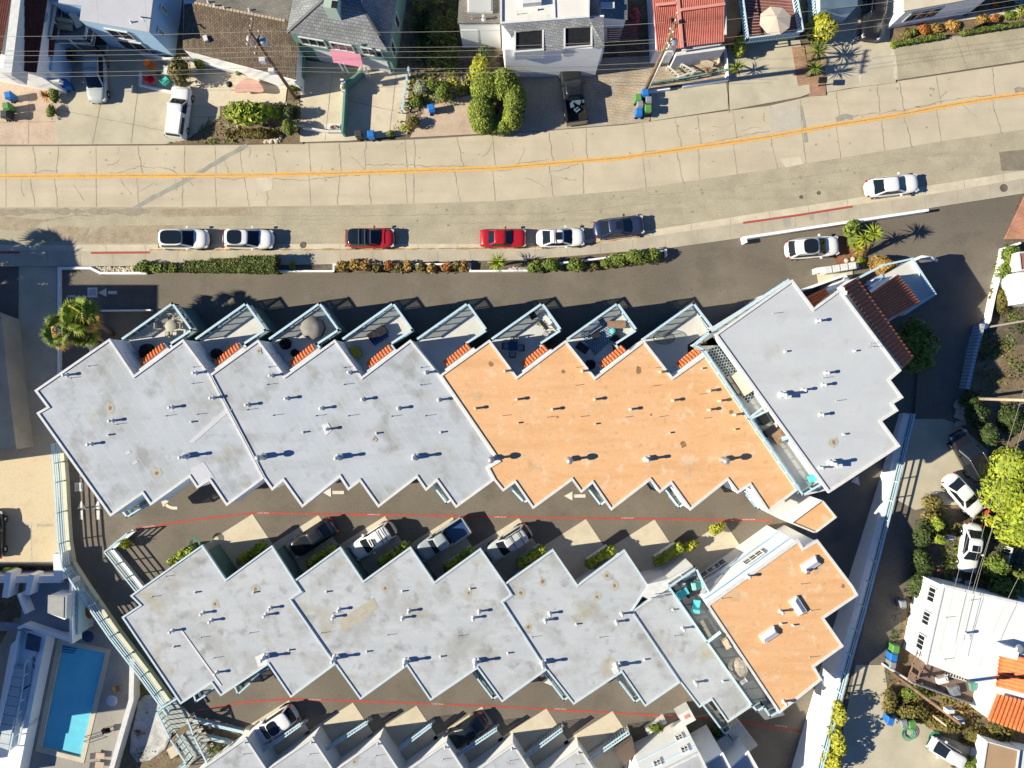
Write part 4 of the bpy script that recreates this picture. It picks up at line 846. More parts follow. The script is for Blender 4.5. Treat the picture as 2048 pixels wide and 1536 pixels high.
# stone strips in the planters
def stones(name, label, px, n, r=.12, m_=None, z=.12):
    L_ = G(px, z); mb = MB(); xs = [p.x for p in L_]; ys = [p.y for p in L_]
    for _i in range(n):
        c = Vector((rnd.uniform(min(xs), max(xs)), rnd.uniform(min(ys), max(ys)), z)); q = r * rnd.uniform(.6, 1.3)
        vs = [c + Vector((math.cos(a * 1.05) * q * rnd.uniform(.7, 1.2), math.sin(a * 1.05) * q * rnd.uniform(.6, 1.1), 0)) for a in range(6)]
        mb.add(vs + [v * .5 + c * .5 + Vector((0, 0, q * .7)) for v in vs], [(0, 1, 7, 6), (1, 2, 8, 7), (2, 3, 9, 8), (3, 4, 10, 9), (4, 5, 11, 10), (5, 0, 6, 11), (6, 7, 8, 9, 10, 11)])
    o = mb.build(name, m_ or MM['stone'], base=(L_[0].x, L_[0].y, 0)); return tag(o, label, 'stones', kind='stuff')
plot('planter_soil', [(185, 534), (560, 531), (1060, 521), (1330, 499), (1332, 512), (1130, 540), (1055, 544), (290, 546)], MM['soil_dark'], .1)
stones('white_stones', 'strip of white pebbles in the planter left of the hedge', [(188, 534), (268, 543)], 170)
stones('white_stones', 'strip of white pebbles in the planter left of the round bushes', [(1016, 534), (1056, 539)], 50)
stones('white_stones', 'white rocks at the street edge below the leafy bush', [(528, 274), (562, 284)], 40, .2)
stones('rocks', 'grey rocks beside the dark end of the side road', [(1912, 800), (1930, 850)], 50, .3, MM['walk'], .6)
# ------------------------------------------------------------------ plants
def leafmat(name, c1, c2, isl=.35): return mat(name, c1, c2, 1.1, rough=.6, spec=.25, island=isl)
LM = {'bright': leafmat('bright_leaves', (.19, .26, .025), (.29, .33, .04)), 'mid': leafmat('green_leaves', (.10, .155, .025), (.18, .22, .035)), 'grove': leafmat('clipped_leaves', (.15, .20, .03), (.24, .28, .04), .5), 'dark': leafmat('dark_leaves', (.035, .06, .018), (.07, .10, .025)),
      'yellow': leafmat('yellow_leaves', (.42, .40, .03), (.30, .32, .04)), 'orange': leafmat('orange_leaves', (.42, .24, .06), (.28, .19, .05)), 'rust': leafmat('rust_leaves', (.40, .13, .03), (.30, .15, .04)),
      'hedge': leafmat('hedge_leaves', (.075, .105, .02), (.13, .16, .03)), 'lime': leafmat('lime_leaves', (.33, .37, .03), (.22, .29, .03)), 'olive': leafmat('olive_leaves', (.13, .115, .03), (.20, .16, .045)), 'silver': leafmat('silver_leaves', (.42, .42, .30), (.30, .32, .2)), 'pinkf': leafmat('pink_flowers', (.5, .06, .12), (.3, .1, .08))}
bark = mat('bark', (.16, .11, .07), (.25, .18, .12), 4, .2)
def leafcloud(mb, c, rad, n, leaf, rr, mi=0, shell=.62, box=False, gap=0):
    c = Vector(c); lobes = [(Vector((rr.gauss(0, 1), rr.gauss(0, 1), rr.gauss(0, .8))).normalized(), rr.uniform(.75, 1.12)) for _ in range(7)]
    vs = []; fs = []; sm = getattr(mb, 'smoothness', 0)
    for _i in range(n):
        if box:
            f = rr.choice((0, 1, 2, 2, 2, 3)); u = [rr.uniform(-1, 1), rr.uniform(-1, 1), rr.uniform(-1, 1)]
            if f == 2: u[2] = 1
            elif f == 3: pass
            else: u[f] = rr.choice((-1, 1))
            d = Vector(u); k = rr.uniform(.9, 1.04); p = Vector((u[0] * rad[0], u[1] * rad[1], u[2] * rad[2])) * k; nr = Vector((u[0] if f == 0 else 0, u[1] if f == 1 else 0, 1 if f >= 2 else .3))
        else:
            d = Vector((rr.gauss(0, 1), rr.gauss(0, 1), rr.gauss(0, 1)))
            d.normalize()
            if d.z < -.35: d.z = -d.z
            w = 0; 
            for l, a in lobes: w = max(w, a * max(0, d.dot(l)) ** 2)
            k = (.60 + .44 * w if not sm else .95) * (shell + (1 - shell) * rr.random() ** .5)
            p = Vector((d.x * rad[0], d.y * rad[1], d.z * rad[2])) * k; nr = d
        nr = (nr + Vector((rr.uniform(-1, 1), rr.uniform(-1, 1), rr.uniform(-.6, 1))) * .75).normalized()
        a = nr.cross(Vector((rr.uniform(-1, 1), rr.uniform(-1, 1), rr.uniform(-1, 1)))).normalized(); b = nr.cross(a)
        l = leaf * rr.choice((.55, .8, 1.0, 1.25, 1.6)); q = c + p; i0 = len(vs)
        vs += [q - a * l * .5, q + b * l * .28, q + a * l * .5, q - b * l * .28]; fs.append((i0, i0 + 1, i0 + 2, i0 + 3))
    mb.add(vs, fs, mi)
def bush(label, x, y, r, h, m_, name='bush', leaf=.24, dens=1.0, smooth=0, ry=None, z0=0, blobs=None, cat=None, group=None, seed=None, stem=True, box=False, rot=0, core=.6):
    """x, y: where the middle of the crown shows in the photo; r, ry in photo px"""
    rr = random.Random(seed or int(x * 7 + y)); zc = z0 + h * .55; c = W(x, y, zc); k = (1 - zc / H) / S; ry = ry or r
    t = thing(name, label, cat or 'bush', (c.x, c.y, z0), 0, group); mb = MB(); mb.smoothness = smooth
    bl = blobs or [(0, 0, r, ry, h)]
    for bx, by, br, bry, bh in bl:
        cc = W(x + bx, y + by, z0 + bh * .5); rad = (br * k, bry * k, bh * .55)
        n = int(dens * 60 * (rad[0] * rad[1] * 4 + rad[2] * (rad[0] + rad[1]) * 2) / (leaf / .24) ** 2) + 30
        leafcloud(mb, cc, rad, min(n, 9000), leaf, rr, box=box)
        # a darker twiggy heart keeps the crown from being see-through
        if not box:
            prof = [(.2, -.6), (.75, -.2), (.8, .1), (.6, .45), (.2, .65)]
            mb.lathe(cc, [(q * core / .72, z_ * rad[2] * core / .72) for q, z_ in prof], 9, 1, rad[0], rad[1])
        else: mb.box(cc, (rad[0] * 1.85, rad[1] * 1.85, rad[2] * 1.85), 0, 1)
    if rot:
        q = Matrix.Rotation(R(rot), 3, 'Z'); mb.v = [c + q @ (v - c) if True else v for v in mb.v]
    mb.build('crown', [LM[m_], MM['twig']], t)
    if stem:
        sb = MB()
        for _k in range(3): a = rr.uniform(0, 6.3); sb.tube([Vector((c.x, c.y, z0)), Vector((c.x + math.cos(a) * r * k * .3, c.y + math.sin(a) * ry * k * .3, z0 + h * .5))], [.07, .03], 5)
        sb.build('stem', bark, t)
    return t
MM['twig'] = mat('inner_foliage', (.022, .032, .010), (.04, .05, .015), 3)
def frond(mb, p, ang, el, L_, w, rr, droop=.5, mi=0, n=5):
    d = Vector((math.cos(ang), math.sin(ang), 0)); s_ = Vector((-d.y, d.x, 0)); vs = []
    for i in range(n + 1):
        t = i / n; q = p + d * (L_ * t * math.cos(el)) + Vector((0, 0, L_ * (t * math.sin(el) - droop * t * t))); ww = w * (.35 + t * 1.4 if t < .45 else 1.6 * (1 - t) + .02)
        vs += [q - s_ * ww / 2, q + Vector((0, 0, ww * .2)), q + s_ * ww / 2]
    mb.add(vs, [(3 * i, 3 * i + 1, 3 * i + 4, 3 * i + 3) for i in range(n)] + [(3 * i + 1, 3 * i + 2, 3 * i + 5, 3 * i + 4) for i in range(n)], mi)
def yucca(label, x, y, r, h, m_, name='yucca', n=60, w=.10, base=None, z0=0, cat='plant', droop=.35, skirt=None, group=None):
    rr = random.Random(int(x * 3 + y)); c = W(x, y, z0 + h); k = (1 - (z0 + h) / H) / S; b = Vector((c.x, c.y, z0)) if not base else W(base[0], base[1], z0); c2 = Vector((c.x, c.y, z0 + h))
    t = thing(name, label, cat, (b.x, b.y, z0), 0, group); mb = MB(); L_ = r * k
    for i in range(n):
        el = rr.uniform(-.1, 1.35); frond(mb, c2 + Vector((0, 0, rr.uniform(-.15, .1))), rr.uniform(0, 6.28), el, L_ * rr.uniform(.75, 1.12), w, rr, droop * (1.1 - el / 2), 0)
    if skirt:
        for i in range(n // 2): frond(mb, c2 - Vector((0, 0, rr.uniform(.1, .5))), rr.uniform(0, 6.28), rr.uniform(-.9, -.2), L_ * rr.uniform(.6, .95), w, rr, .3, 1)
    mb.build('leaves', [LM[m_]] + ([LM[skirt]] if skirt else []), t)
    if h > .5: sb = MB(); sb.tube([b, b.lerp(c2, .5) + Vector((.05, .05, 0)), c2], [.16, .12, .1], 8); sb.build('trunk', bark, t)
    return t
def palm(label, x, y, r, h, name='palm_tree', n=34, m_='mid', base=None, skirt='orange', group=None):
    """fan palm: leaf stalks carrying round pleated fans"""
    rr = random.Random(int(x * 5 + y)); c = W(x, y, h); c.z = h; k = (1 - h / H) / S; b = Vector((c.x + .15, c.y, 0)) if not base else W(*base)
    t = thing(name, label, 'palm tree', b, 0, group); mb = MB(); L_ = r * k
    for i in range(n):
        sk = i >= n * .68; ang = rr.uniform(0, 6.28); el = rr.uniform(.05, 1.3) if not sk else rr.uniform(-.8, -.05)
        stalk = L_ * rr.uniform(.35, .6); d = Vector((math.cos(ang) * math.cos(el), math.sin(ang) * math.cos(el), math.sin(el))); e = c + d * stalk
        mb.beam(c, e, .04, .03, 1 if sk else 0); fr = L_ * rr.uniform(.42, .6); s_ = d.cross(Vector((0, 0, 1))).normalized(); u = s_.cross(d)
        for j in range(13):
            a = -1.35 + 2.7 * j / 12; dd = (d * math.cos(a) + s_ * math.sin(a)).normalized(); tip = e + dd * fr * rr.uniform(.85, 1.1) - Vector((0, 0, fr * .28)); wdt = (s_ * math.cos(a) - d * math.sin(a)) * fr * .075
            m1 = e + dd * fr * .5 + u * .03
            mb.add([e, m1 - wdt, tip, m1 + wdt], [(0, 1, 2, 3)], 1 if sk else 0)
    mb.build('fronds', [LM[m_], LM[skirt]], t)
    sb = MB(); sb.tube([b, b.lerp(c, .5) + Vector((.1, .05, 0)), c], [.24, .17, .15], 9); sb.build('trunk', bark, t)
    return t
palm('fan palm at the drive entrance, the upper right of the pair, by the STOP marking', 163, 632, 44, 5.8, m_='bright', base=(226, 668))
palm('fan palm at the drive entrance, the lower left of the pair, leaning over the kerb', 126, 661, 42, 5.6, base=(208, 690))
palm('smaller green fan palm tucked under the pair by the west end roof', 172, 668, 34, 4.0, base=(222, 690), skirt='olive')
# tall palms just west of the frame throw their shade on the court
ORD = ['first', 'second', 'third', 'fourth', 'fifth', 'sixth', 'seventh', 'eighth', 'ninth', 'tenth', 'eleventh', 'twelfth', 'thirteenth', 'fourteenth', 'fifteenth', 'sixteenth', 'seventeenth']
for i, (gx, gy, h) in enumerate(((-150, 560, 6.2), (-190, 540, 6.8), (-215, 575, 6.5), (-175, 600, 6.0))):
    c = W(gx * 1.0, gy, 0); k = 1 / (1 - h / H); palm('%s palm just outside the left edge whose shade falls on the court' % ORD[i], (c.x * S) * k + 1024, 768 - c.y * S * k, 62, h, group='palms beyond the left edge')
bush('large clipped bright green tree with a cleft crown by the black pickup driveway', 995, 205, 60, 3.4, 'grove', 'clipped_tree', .17, 2.2, smooth=1, blobs=[(-32, 20, 30, 34, 3.2), (-28, 45, 26, 20, 2.8), (-20, -28, 38, 32, 3.5), (12, -32, 36, 34, 3.6), (34, -2, 26, 38, 3.4), (30, 30, 24, 28, 3.0), (12, 50, 22, 16, 2.2), (-8, 52, 22, 14, 2.0)], cat='tree', core=.8)
bush('yellow green bush behind the clipped tree', 960, 136, 28, 2.8, 'yellow', leaf=.3, blobs=[(0, 0, 28, 26, 2.8), (-8, 18, 18, 16, 2.0)])
bush('small dark bush at the white house corner above the yellow green bush', 972, 112, 18, 2.4, 'dark')
bush('large leaved bright green bush below the pink table', 503, 226, 62, 2.2, 'bright', leaf=.42, ry=28, dens=1.3)
bush('round clipped green shrub at the street end of the split driveway', 579, 258, 17, 1.8, 'mid', ry=20, leaf=.16)
bush('dark leafy shrub between the large leaved bush and the split driveway', 584, 226, 17, 1.7, 'dark', ry=16)
bush('small green shrub at the foot of the left power pole', 592, 174, 13, 1.6, 'mid')
bush('dry ground shrubs along the street under the large leaved bush', 510, 268, 60, .7, 'olive', ry=14, leaf=.18)
bush('pyramid shaped dark green shrub by the blue bin', 888, 187, 19, 2.0, 'mid', ry=22, leaf=.16)
bush('pale flowering shrub in the terrace garden', 842, 176, 17, 1.4, 'silver', leaf=.16)
bush('spreading green shrub in the middle of the terrace garden', 868, 172, 20, 1.2, 'mid', ry=14, leaf=.18)
bush('low green shrub below the pale flowering shrub', 835, 203, 18, 1.0, 'mid', ry=14, leaf=.16)
bush('rounded olive shrub at the foot of the terrace garden', 826, 245, 16, 1.2, 'olive', ry=14, leaf=.15)
bush('grassy tuft at the street corner of the split driveway', 780, 268, 9, .8, 'mid', leaf=.14)
bush('dark vine covered ground beside the green house', 868, 50, 36, 1.4, 'dark', ry=60, leaf=.25, dens=.8)
bush('mixed leafy tree behind the coloured chairs on the concrete driveway', 362, 140, 22, 2.6, 'olive', 'small_tree', .26, ry=34, cat='tree')
bush('round dark green bush beside the brown roof edge', 400, 131, 13, 1.3, 'mid', leaf=.15)
yucca('spiky green plant at the top of the left border', 100, 160, 20, 1.2, 'mid', n=50)
yucca('orange spiky plant in the left border', 93, 192, 16, .7, 'rust', n=40)
bush('green border plant strip left of the concrete driveway', 110, 190, 10, 1.1, 'mid', ry=26, leaf=.16)
bush('low green shrub at the foot of the left border', 102, 222, 12, 1.0, 'mid', ry=16, leaf=.16)
bush('dark bush below the blue balcony', 135, 108, 14, 1.6, 'dark')
bush('yellow green shrub left of the parasol deck', 1474, 95, 17, 2.0, 'yellow', ry=24, leaf=.25)
yucca('dark spiky yucca on the white kerb below the yellow shrub', 1475, 135, 22, 1.2, 'mid', n=50)
bush('large yellow green tree right of the parasol deck', 1645, 56, 36, 3.0, 'yellow', 'small_tree', .28, cat='tree', ry=32, dens=1.1)
yucca('spiky palm below the yellow tree by the brick path', 1636, 102, 32, 2.0, 'mid', n=60, w=.12)
yucca('lower spiky palm beside the brick path', 1629, 136, 26, 1.8, 'mid', n=50, w=.11)
bush('trimmed leafy hedge start with loose leaves at the left of the long planter', 320, 534, 55, 1.2, 'mid', 'hedge', .2, ry=14, blobs=[(-32, 0, 24, 14, 1.2), (0, 2, 26, 13, 1.2), (32, 3, 24, 12, 1.1)], cat='hedge')
t_h = bush('long clipped box hedge at the left of the pavement planter', 466, 531, 90, 1.5, 'hedge', 'hedge', .17, 1.5, blobs=[(-62, 3, 30, 11, 1.3), (-10, 1, 30, 13, 1.5), (55, -1, 36, 16, 1.8)], cat='hedge', box=True)
yucca('small pale agave in the planter right of the clipped hedge', 587, 531, 14, .4, 'lime', n=36, w=.09)
ORD = ['first', 'second', 'third', 'fourth', 'fifth', 'sixth', 'seventh', 'eighth', 'ninth', 'tenth', 'eleventh', 'twelfth', 'thirteenth', 'fourteenth', 'fifteenth', 'sixteenth', 'seventeenth']
for i, (x, y, r, mm_) in enumerate(((686, 533, 18, 'orange'), (710, 529, 17, 'orange'), (732, 532, 16, 'orange'), (756, 536, 15, 'olive'), (777, 530, 16, 'rust'), (797, 534, 15, 'olive'), (818, 532, 16, 'orange'), (841, 535, 14, 'olive'), (864, 535, 16, 'orange'), (893, 536, 14, 'rust'), (913, 531, 13, 'olive'), (928, 533, 15, 'orange'))):
    bush({'orange': 'bronze orange', 'olive': 'olive brown', 'rust': 'rusty red'}[mm_] + ' shrub, %s from the left in the white planter' % ORD[i], x, y, r, .9, mm_, 'shrub', .26, ry=13, dens=.8, group='bronze shrubs in the white planter')
yucca('yellow green dracaena in the planter between the shrubs and the round bushes', 995, 525, 24, 1.7, 'lime', n=60, w=.12)
bush('round green bush at the left of the second planter', 1089, 533, 34, 1.2, 'mid', blobs=[(-18, 0, 18, 16, 1.1), (16, -2, 22, 16, 1.4)], leaf=.2)
bush('second green bush from the left in the right hand planter', 1151, 530, 24, 1.3, 'mid', ry=15, leaf=.2)
bush('low sparse shrub between the bushes in the right hand planter', 1190, 533, 16, .8, 'olive', ry=10, leaf=.18)
bush('wide green bush at the right end of the pavement planter', 1262, 516, 55, 1.5, 'mid', 'hedge', .2, blobs=[(-48, 10, 16, 13, 1.1), (-22, 3, 26, 15, 1.3), (14, -3, 30, 18, 1.7), (44, -6, 18, 16, 1.4)], cat='bush')
yucca('tall dracaena palm with a slim trunk beside the white SUV', 1748, 466, 24, 3.3, 'lime', 'dracaena', n=80, w=.12, base=(1731, 510), cat='tree')
yucca('second dracaena head, lower left of the tall one', 1730, 478, 22, 2.2, 'lime', 'dracaena', n=60, w=.12, base=(1729, 508), cat='tree')
bush('green shrub mound in front of the white SUV', 1702, 465, 24, 1.5, 'mid', leaf=.3, ry=20, blobs=[(0, -6, 24, 20, 1.5), (6, 16, 16, 14, 1.3)])
yucca('yellow grassy plant between the shrub mound and the mailboxes', 1716, 498, 20, .9, 'yellow', n=70, w=.06)
bush('small round lime plant by the mailboxes', 1722, 522, 10, .5, 'lime', leaf=.14)
bush('round orange and green bush north of the corner block', 1766, 528, 32, 2.2, 'orange', ry=24, leaf=.2, dens=1.4)
bush('broad dark green tree in the shade east of the corner block', 1828, 690, 44, 4.2, 'mid', 'tree', .3, cat='tree', ry=64, blobs=[(0, -25, 34, 30, 3.8), (8, 5, 36, 34, 4.2), (0, 35, 34, 24, 3.4)])
bush('leafy shrub mass at the top of the right edge garden', 2024, 520, 30, 1.6, 'mid', ry=36, blobs=[(-4, -10, 26, 26, 1.6), (-12, 22, 22, 22, 1.4)])
bush('sparse dark shrub in the right edge garden', 2000, 600, 26, .8, 'olive', ry=32, leaf=.2)
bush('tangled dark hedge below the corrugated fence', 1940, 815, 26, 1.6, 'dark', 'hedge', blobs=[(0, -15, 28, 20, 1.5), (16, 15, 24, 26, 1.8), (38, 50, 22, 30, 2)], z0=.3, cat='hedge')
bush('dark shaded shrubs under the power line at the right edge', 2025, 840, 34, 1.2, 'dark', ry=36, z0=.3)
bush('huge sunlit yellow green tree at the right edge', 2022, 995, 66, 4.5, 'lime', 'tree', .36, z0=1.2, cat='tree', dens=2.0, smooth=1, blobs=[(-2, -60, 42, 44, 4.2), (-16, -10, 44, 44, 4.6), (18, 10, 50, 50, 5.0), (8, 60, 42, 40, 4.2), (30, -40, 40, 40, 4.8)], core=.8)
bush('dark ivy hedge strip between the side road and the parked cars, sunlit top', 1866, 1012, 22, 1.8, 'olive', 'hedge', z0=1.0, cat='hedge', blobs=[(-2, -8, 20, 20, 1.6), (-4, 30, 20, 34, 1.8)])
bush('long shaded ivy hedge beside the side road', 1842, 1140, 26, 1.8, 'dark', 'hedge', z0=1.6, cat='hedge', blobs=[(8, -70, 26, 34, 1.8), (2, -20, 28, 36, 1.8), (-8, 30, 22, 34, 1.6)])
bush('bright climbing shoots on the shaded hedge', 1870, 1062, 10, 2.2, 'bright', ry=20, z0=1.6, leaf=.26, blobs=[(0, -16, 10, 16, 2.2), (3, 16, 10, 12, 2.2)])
bush('green tree at the right edge beside the white house', 2010, 1172, 40, 3.0, 'mid', 'tree', .3, z0=1.6, cat='tree', blobs=[(-20, -40, 26, 24, 2.6), (0, 0, 36, 30, 3), (25, -10, 26, 26, 2.8)])
bush('small yellow shrub by the red planter near the white fence', 1976, 1040, 14, 1.2, 'yellow', z0=1.4)
bush('tall clump of golden grass at the foot of the retaining wall', 1668, 1480, 22, 1.6, 'yellow', 'shrub', z0=2.7, ry=60, leaf=.24, blobs=[(8, -50, 14, 34, 2.4), (2, 0, 17, 34, 2.8), (-6, 45, 18, 34, 2.8)])
bush('sprawling olive shrubs below the white house terrace', 1850, 1425, 80, 1.0, 'olive', z0=2.5, leaf=.24, ry=26, blobs=[(-70, -20, 20, 34, 1.0), (-20, 0, 40, 24, 1.1), (45, 22, 50, 22, 1.2), (100, 50, 36, 20, 1.0)])
bush('green shrubs under the terrace of the white house', 1830, 1385, 46, .9, 'mid', z0=2.5, ry=16, leaf=.22)
bush('flowering shrub at the corner of the red tiled house', 1998, 1462, 26, 1.2, 'olive', z0=2.6, leaf=.25)
bush('dark shrub at the lower right corner by the sheds', 1945, 1528, 24, 1.2, 'mid', z0=2.8)
bush('rust coloured shrub below the white pool house', 180, 1222, 18, 1.6, 'rust', ry=20, z0=PZ)
yucca('small green palm beside the timber stairs at the bottom', 426, 1500, 18, 1.6, 'mid', n=36)
# strips of planting against the north side of the lower row
for i, (x, y, r) in enumerate(((367, 1110, 24), (505, 1106, 26), (643, 1112, 26), (788, 1108, 30), (919, 1118, 30), (1062, 1112, 26), (1199, 1114, 26), (1336, 1108, 26))):
    k = 1 / S; c = W(x, y, 1.0); lab = ['first', 'second', 'third', 'fourth', 'fifth', 'sixth', 'seventh', 'eighth'][i]
    pl = thing('planter', 'sunlit hedge planter against the lower row, %s from the left' % lab, 'planter', (c.x, c.y, 0)); rr = random.Random(i)
    q = Vector((.82, .57, 0)); mb = MB(); 
    mb.beam(Vector((c.x, c.y, .4)) - q * r * k * .95, Vector((c.x, c.y, .4)) + q * r * k * .95, .8, .8); mb.build('box', MM['white'] if i > 2 else MM['teal'], pl)
    mb = MB()
    for e in (-1, -.5, 0, .5, 1): leafcloud(mb, Vector((c.x, c.y, 1.1)) + q * r * k * e * .9, (.62, .55, .7), 150, .26, rr)
    mb.build('foliage', LM['lime'], pl)
for x, y, r in ((1380, 1092, 18), (1435, 1057, 20)):
    bush('small yellow green shrub ' + ('in the bay left of the white stair tower' if x == 1435 else 'right of the eighth hedge planter'), x, y, r, 1.3, 'yellow', ry=12, rot=33)
yucca('potted bush on the planter fence at the lower row corner', 248, 1087, 14, .9, 'lime', n=60, w=.05)
bush('potted plant bush with long shade inside the fence corner', 252, 1088, 13, 1.1, 'yellow', leaf=.16)
bush('leafy plant in the porch planter of the stepped house', 1312, 1455, 18, .8, 'mid', z0=.9, ry=12, leaf=.2)
bush('dark tree in the yard of the stepped house', 1440, 1458, 26, 1.6, 'dark', 'tree', cat='tree', ry=20)
# succulent bed and hedge at the top right
for i, (x, y, r, mm_) in enumerate(((1838, 28, 12, 'rust'), (1862, 30, 11, 'rust'), (1882, 26, 9, 'silver'), (1905, 22, 10, 'silver'), (1937, 13, 13, 'rust'), (1958, 11, 11, 'olive'), (1992, 9, 14, 'rust'), (2018, 8, 12, 'olive'), (2040, 4, 12, 'silver'), (1850, 60, 15, 'rust'), (1873, 57, 15, 'orange'), (1908, 50, 18, 'orange'), (1965, 40, 18, 'orange'), (1990, 38, 14, 'rust'), (2020, 30, 14, 'mid'), (1815, 68, 16, 'olive'), (1780 + 45, 66, 10, 'mid'))):
    bush('%s low shrub, %s along the sunny strip garden' % ({'rust': 'rusty red', 'orange': 'orange', 'silver': 'silvery', 'olive': 'olive', 'mid': 'green'}[mm_], ORD[i]), x, y, r, .6, mm_, 'succulent', .18, group='succulent shrubs in the top right garden', ry=r * .8, stem=False)
yucca('pale silver yucca at the top right corner', 2042, 24, 18, .6, 'lime', n=40)
bush('clipped low hedge along the top right pavement', 1910, 70, 130, .6, 'mid', 'hedge', .14, box=True, rot=9, ry=6, cat='hedge', blobs=[(-75, 0, 52, 5, .6), (75, 0, 62, 5, .6)])
bush('grass tuft strip at the hedge corner', 1790, 88, 12, .4, 'lime', ry=10, leaf=.12)

def cover(name, label, px, n, mats, leaf, hz, zf, seed=1, clump=0):
    """loose ground plants nobody could count: leaves scattered in clumps over an area"""
    rr = random.Random(seed); xs = [p[0] for p in px]; ys = [p[1] for p in px]; mb = MB()
    def inside(x, y):
        r_ = False; n_ = len(px)
        for i in range(n_):
            (x0, y0), (x1, y1) = px[i], px[i - 1]
            if (y0 > y) != (y1 > y) and x < (x1 - x0) * (y - y0) / (y1 - y0) + x0: r_ = not r_
        return r_
    cl = [(rr.uniform(min(xs), max(xs)), rr.uniform(min(ys), max(ys)), rr.randrange(len(mats)), rr.uniform(5, 16)) for _ in range(max(4, n // 60))]
    k = 0
    while k < n:
        cx_, cy_, mi, rad = rr.choice(cl); x, y = rr.gauss(cx_, rad), rr.gauss(cy_, rad * .8); k += 1
        if not inside(x, y): continue
        z = zf(y); q = W(x, y, z + rr.uniform(.02, hz)); a = Vector((rr.uniform(-1, 1), rr.uniform(-1, 1), rr.uniform(-.3, .7))).normalized(); b = a.cross(Vector((rr.uniform(-.5, .5), rr.uniform(-.5, .5), 1))).normalized(); l = leaf * rr.choice((.5, .8, 1.2, 1.7))
        mb.add([q - a * l * .5, q + b * l * .3, q + a * l * .5, q - b * l * .3], [(0, 1, 2, 3)], mi)
    o = mb.build(name, [LM[q] for q in mats], base=W(px[0][0], px[0][1], zf(px[0][1]))); return tag(o, label, 'ground cover', kind='stuff')
cover('ground_cover', 'loose dry plants over the slope right of the side road', [(1880, 1020), (2048, 1020), (2048, 1190), (1880, 1160)], 2500, ['olive', 'dark', 'mid'], .2, .3, lambda y: zr(y), 1)
cover('ground_cover', 'weeds and dry leaves under the terrace of the right hand house', [(1770, 1340), (1840, 1372), (1960, 1415), (2048, 1470), (1990, 1500), (1880, 1460), (1780, 1410), (1765, 1370)], 4500, ['olive', 'mid', 'orange'], .2, .35, lambda y: zr(y) + .05, 2)
cover('ground_cover', 'dark plants and litter in the garden at the right edge', [(1995, 480), (2048, 480), (2048, 870), (1930, 800), (1968, 655)], 3500, ['dark', 'olive', 'mid'], .2, .25, lambda y: .02, 3)
cover('ground_cover', 'dark vines between the green house and the white house', [(825, 0), (918, 0), (918, 150), (835, 150)], 3500, ['dark', 'mid', 'olive'], .22, .4, lambda y: .06, 4)
cover('ground_cover', 'mixed low plants of the terrace garden beside the split driveway', [(822, 150), (940, 150), (930, 205), (850, 218), (815, 268), (780, 272)], 2600, ['mid', 'olive', 'silver', 'yellow'], .18, .3, lambda y: .1, 5)
cover('ground_cover', 'dry weeds around the drained basin and below the timber stairs', [(268, 1340), (345, 1410), (470, 1470), (430, 1500), (330, 1536), (230, 1536), (262, 1400)], 1500, ['olive', 'rust', 'mid'], .16, .12, lambda y: PZ if y > 1300 else PZ, 6)
cover('ground_cover', 'weeds along the street edge of the northern plots', [(332, 286), (374, 276), (440, 214), (600, 200), (606, 288), (500, 288)], 1800, ['olive', 'mid', 'silver'], .16, .2, lambda y: .1, 7)
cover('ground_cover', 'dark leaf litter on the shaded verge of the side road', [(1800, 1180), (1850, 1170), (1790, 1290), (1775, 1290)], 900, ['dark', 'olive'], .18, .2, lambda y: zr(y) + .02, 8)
# ------------------------------------------------------------------ houses north of the street
MM['shingle_grey'] = brickmat('grey_shingle', (.20, .21, .22), (.27, .28, .29), (.13, .13, .14), 1.0, 10, .35, .22, .02)
MM['shingle_brown'] = brickmat('brown_wood_shake', (.14, .105, .075), (.25, .19, .135), (.08, .06, .045), 1.0, 97, .28, .16, .02, bump=.8)
MM['shake_top'] = brickmat('flat_shake_roof', (.20, .185, .165), (.25, .23, .2), (.15, .14, .12), 1.0, 10, .4, .2, .02)
MM['tile_pink'] = mat('pink_red_tile', (.52, .17, .13), (.44, .13, .10), 2, .1, 7)
MM['roof_lav'] = mat('lavender_grey_roof', (.46, .47, .51), (.50, .51, .55), .6, .04, 7, stripe=(4, 4.2, .01, (.34, .35, .38), .7))
MM['green_wall'] = mat('green_siding', (.15, .30, .25), (.13, .27, .23), 1, .06, 7)
def hip(parent, eave, ridge_pts, ze, zr_, faces, m_, name='roof'):
    """eave px at ze and ridge px at zr_; faces index into eave + ridge"""
    v = G(eave, ze) + G(ridge_pts, zr_); mb = MB()
    mb.add(v, faces); return mb.build(name, m_, parent)
def house(name, label, px, z, wall_m, cat='house', z0=0):
    c = center(G(px, z)); t = thing(name, label, cat, (c.x, c.y, 0)); mb = MB(); mb.prism(G(px, z), z0, z, 0, top=True); mb.build('wall', wall_m, t); return t
# 1 leftmost houses under dark red tiles
t = house('tiled_house', 'dark red tiled house at the top left corner with a white parapet', [(-120, -60), (94, -60), (70, 146), (15, 137), (-120, 110)], 4.6, MM['white'])
dkt = mat('dark_brown_tile', (.16, .05, .04), (.12, .045, .035), 2.5, .2, 7)
mb = MB(); tiles(mb, W(44, -20, 6.2), W(98, -20, 5.2), W(73, 147, 4.6), W(20, 137, 5.4), 16, .09, 8); mb.build('roof', dkt, t)
mb = MB(); tiles(mb, W(-60, -20, 5.4), W(26, -20, 6.2), W(1, 112, 5.4), W(-60, 100, 4.8), 18, .09, 8); mb.build('roof', dkt, t)
mb = MB(); mb.wall_strip(G([(36, -40), (14, 140)], 6.5), .75, 4.5, 6.45); mb.build('parapet', MM['trim'], t)
mb = MB(); mb.wall_strip(G([(18, 146), (72, 152), (112, 158)], 3.2), .3, 2.4, 3.0); mb.build('eave_beam', MM['trim'], t)
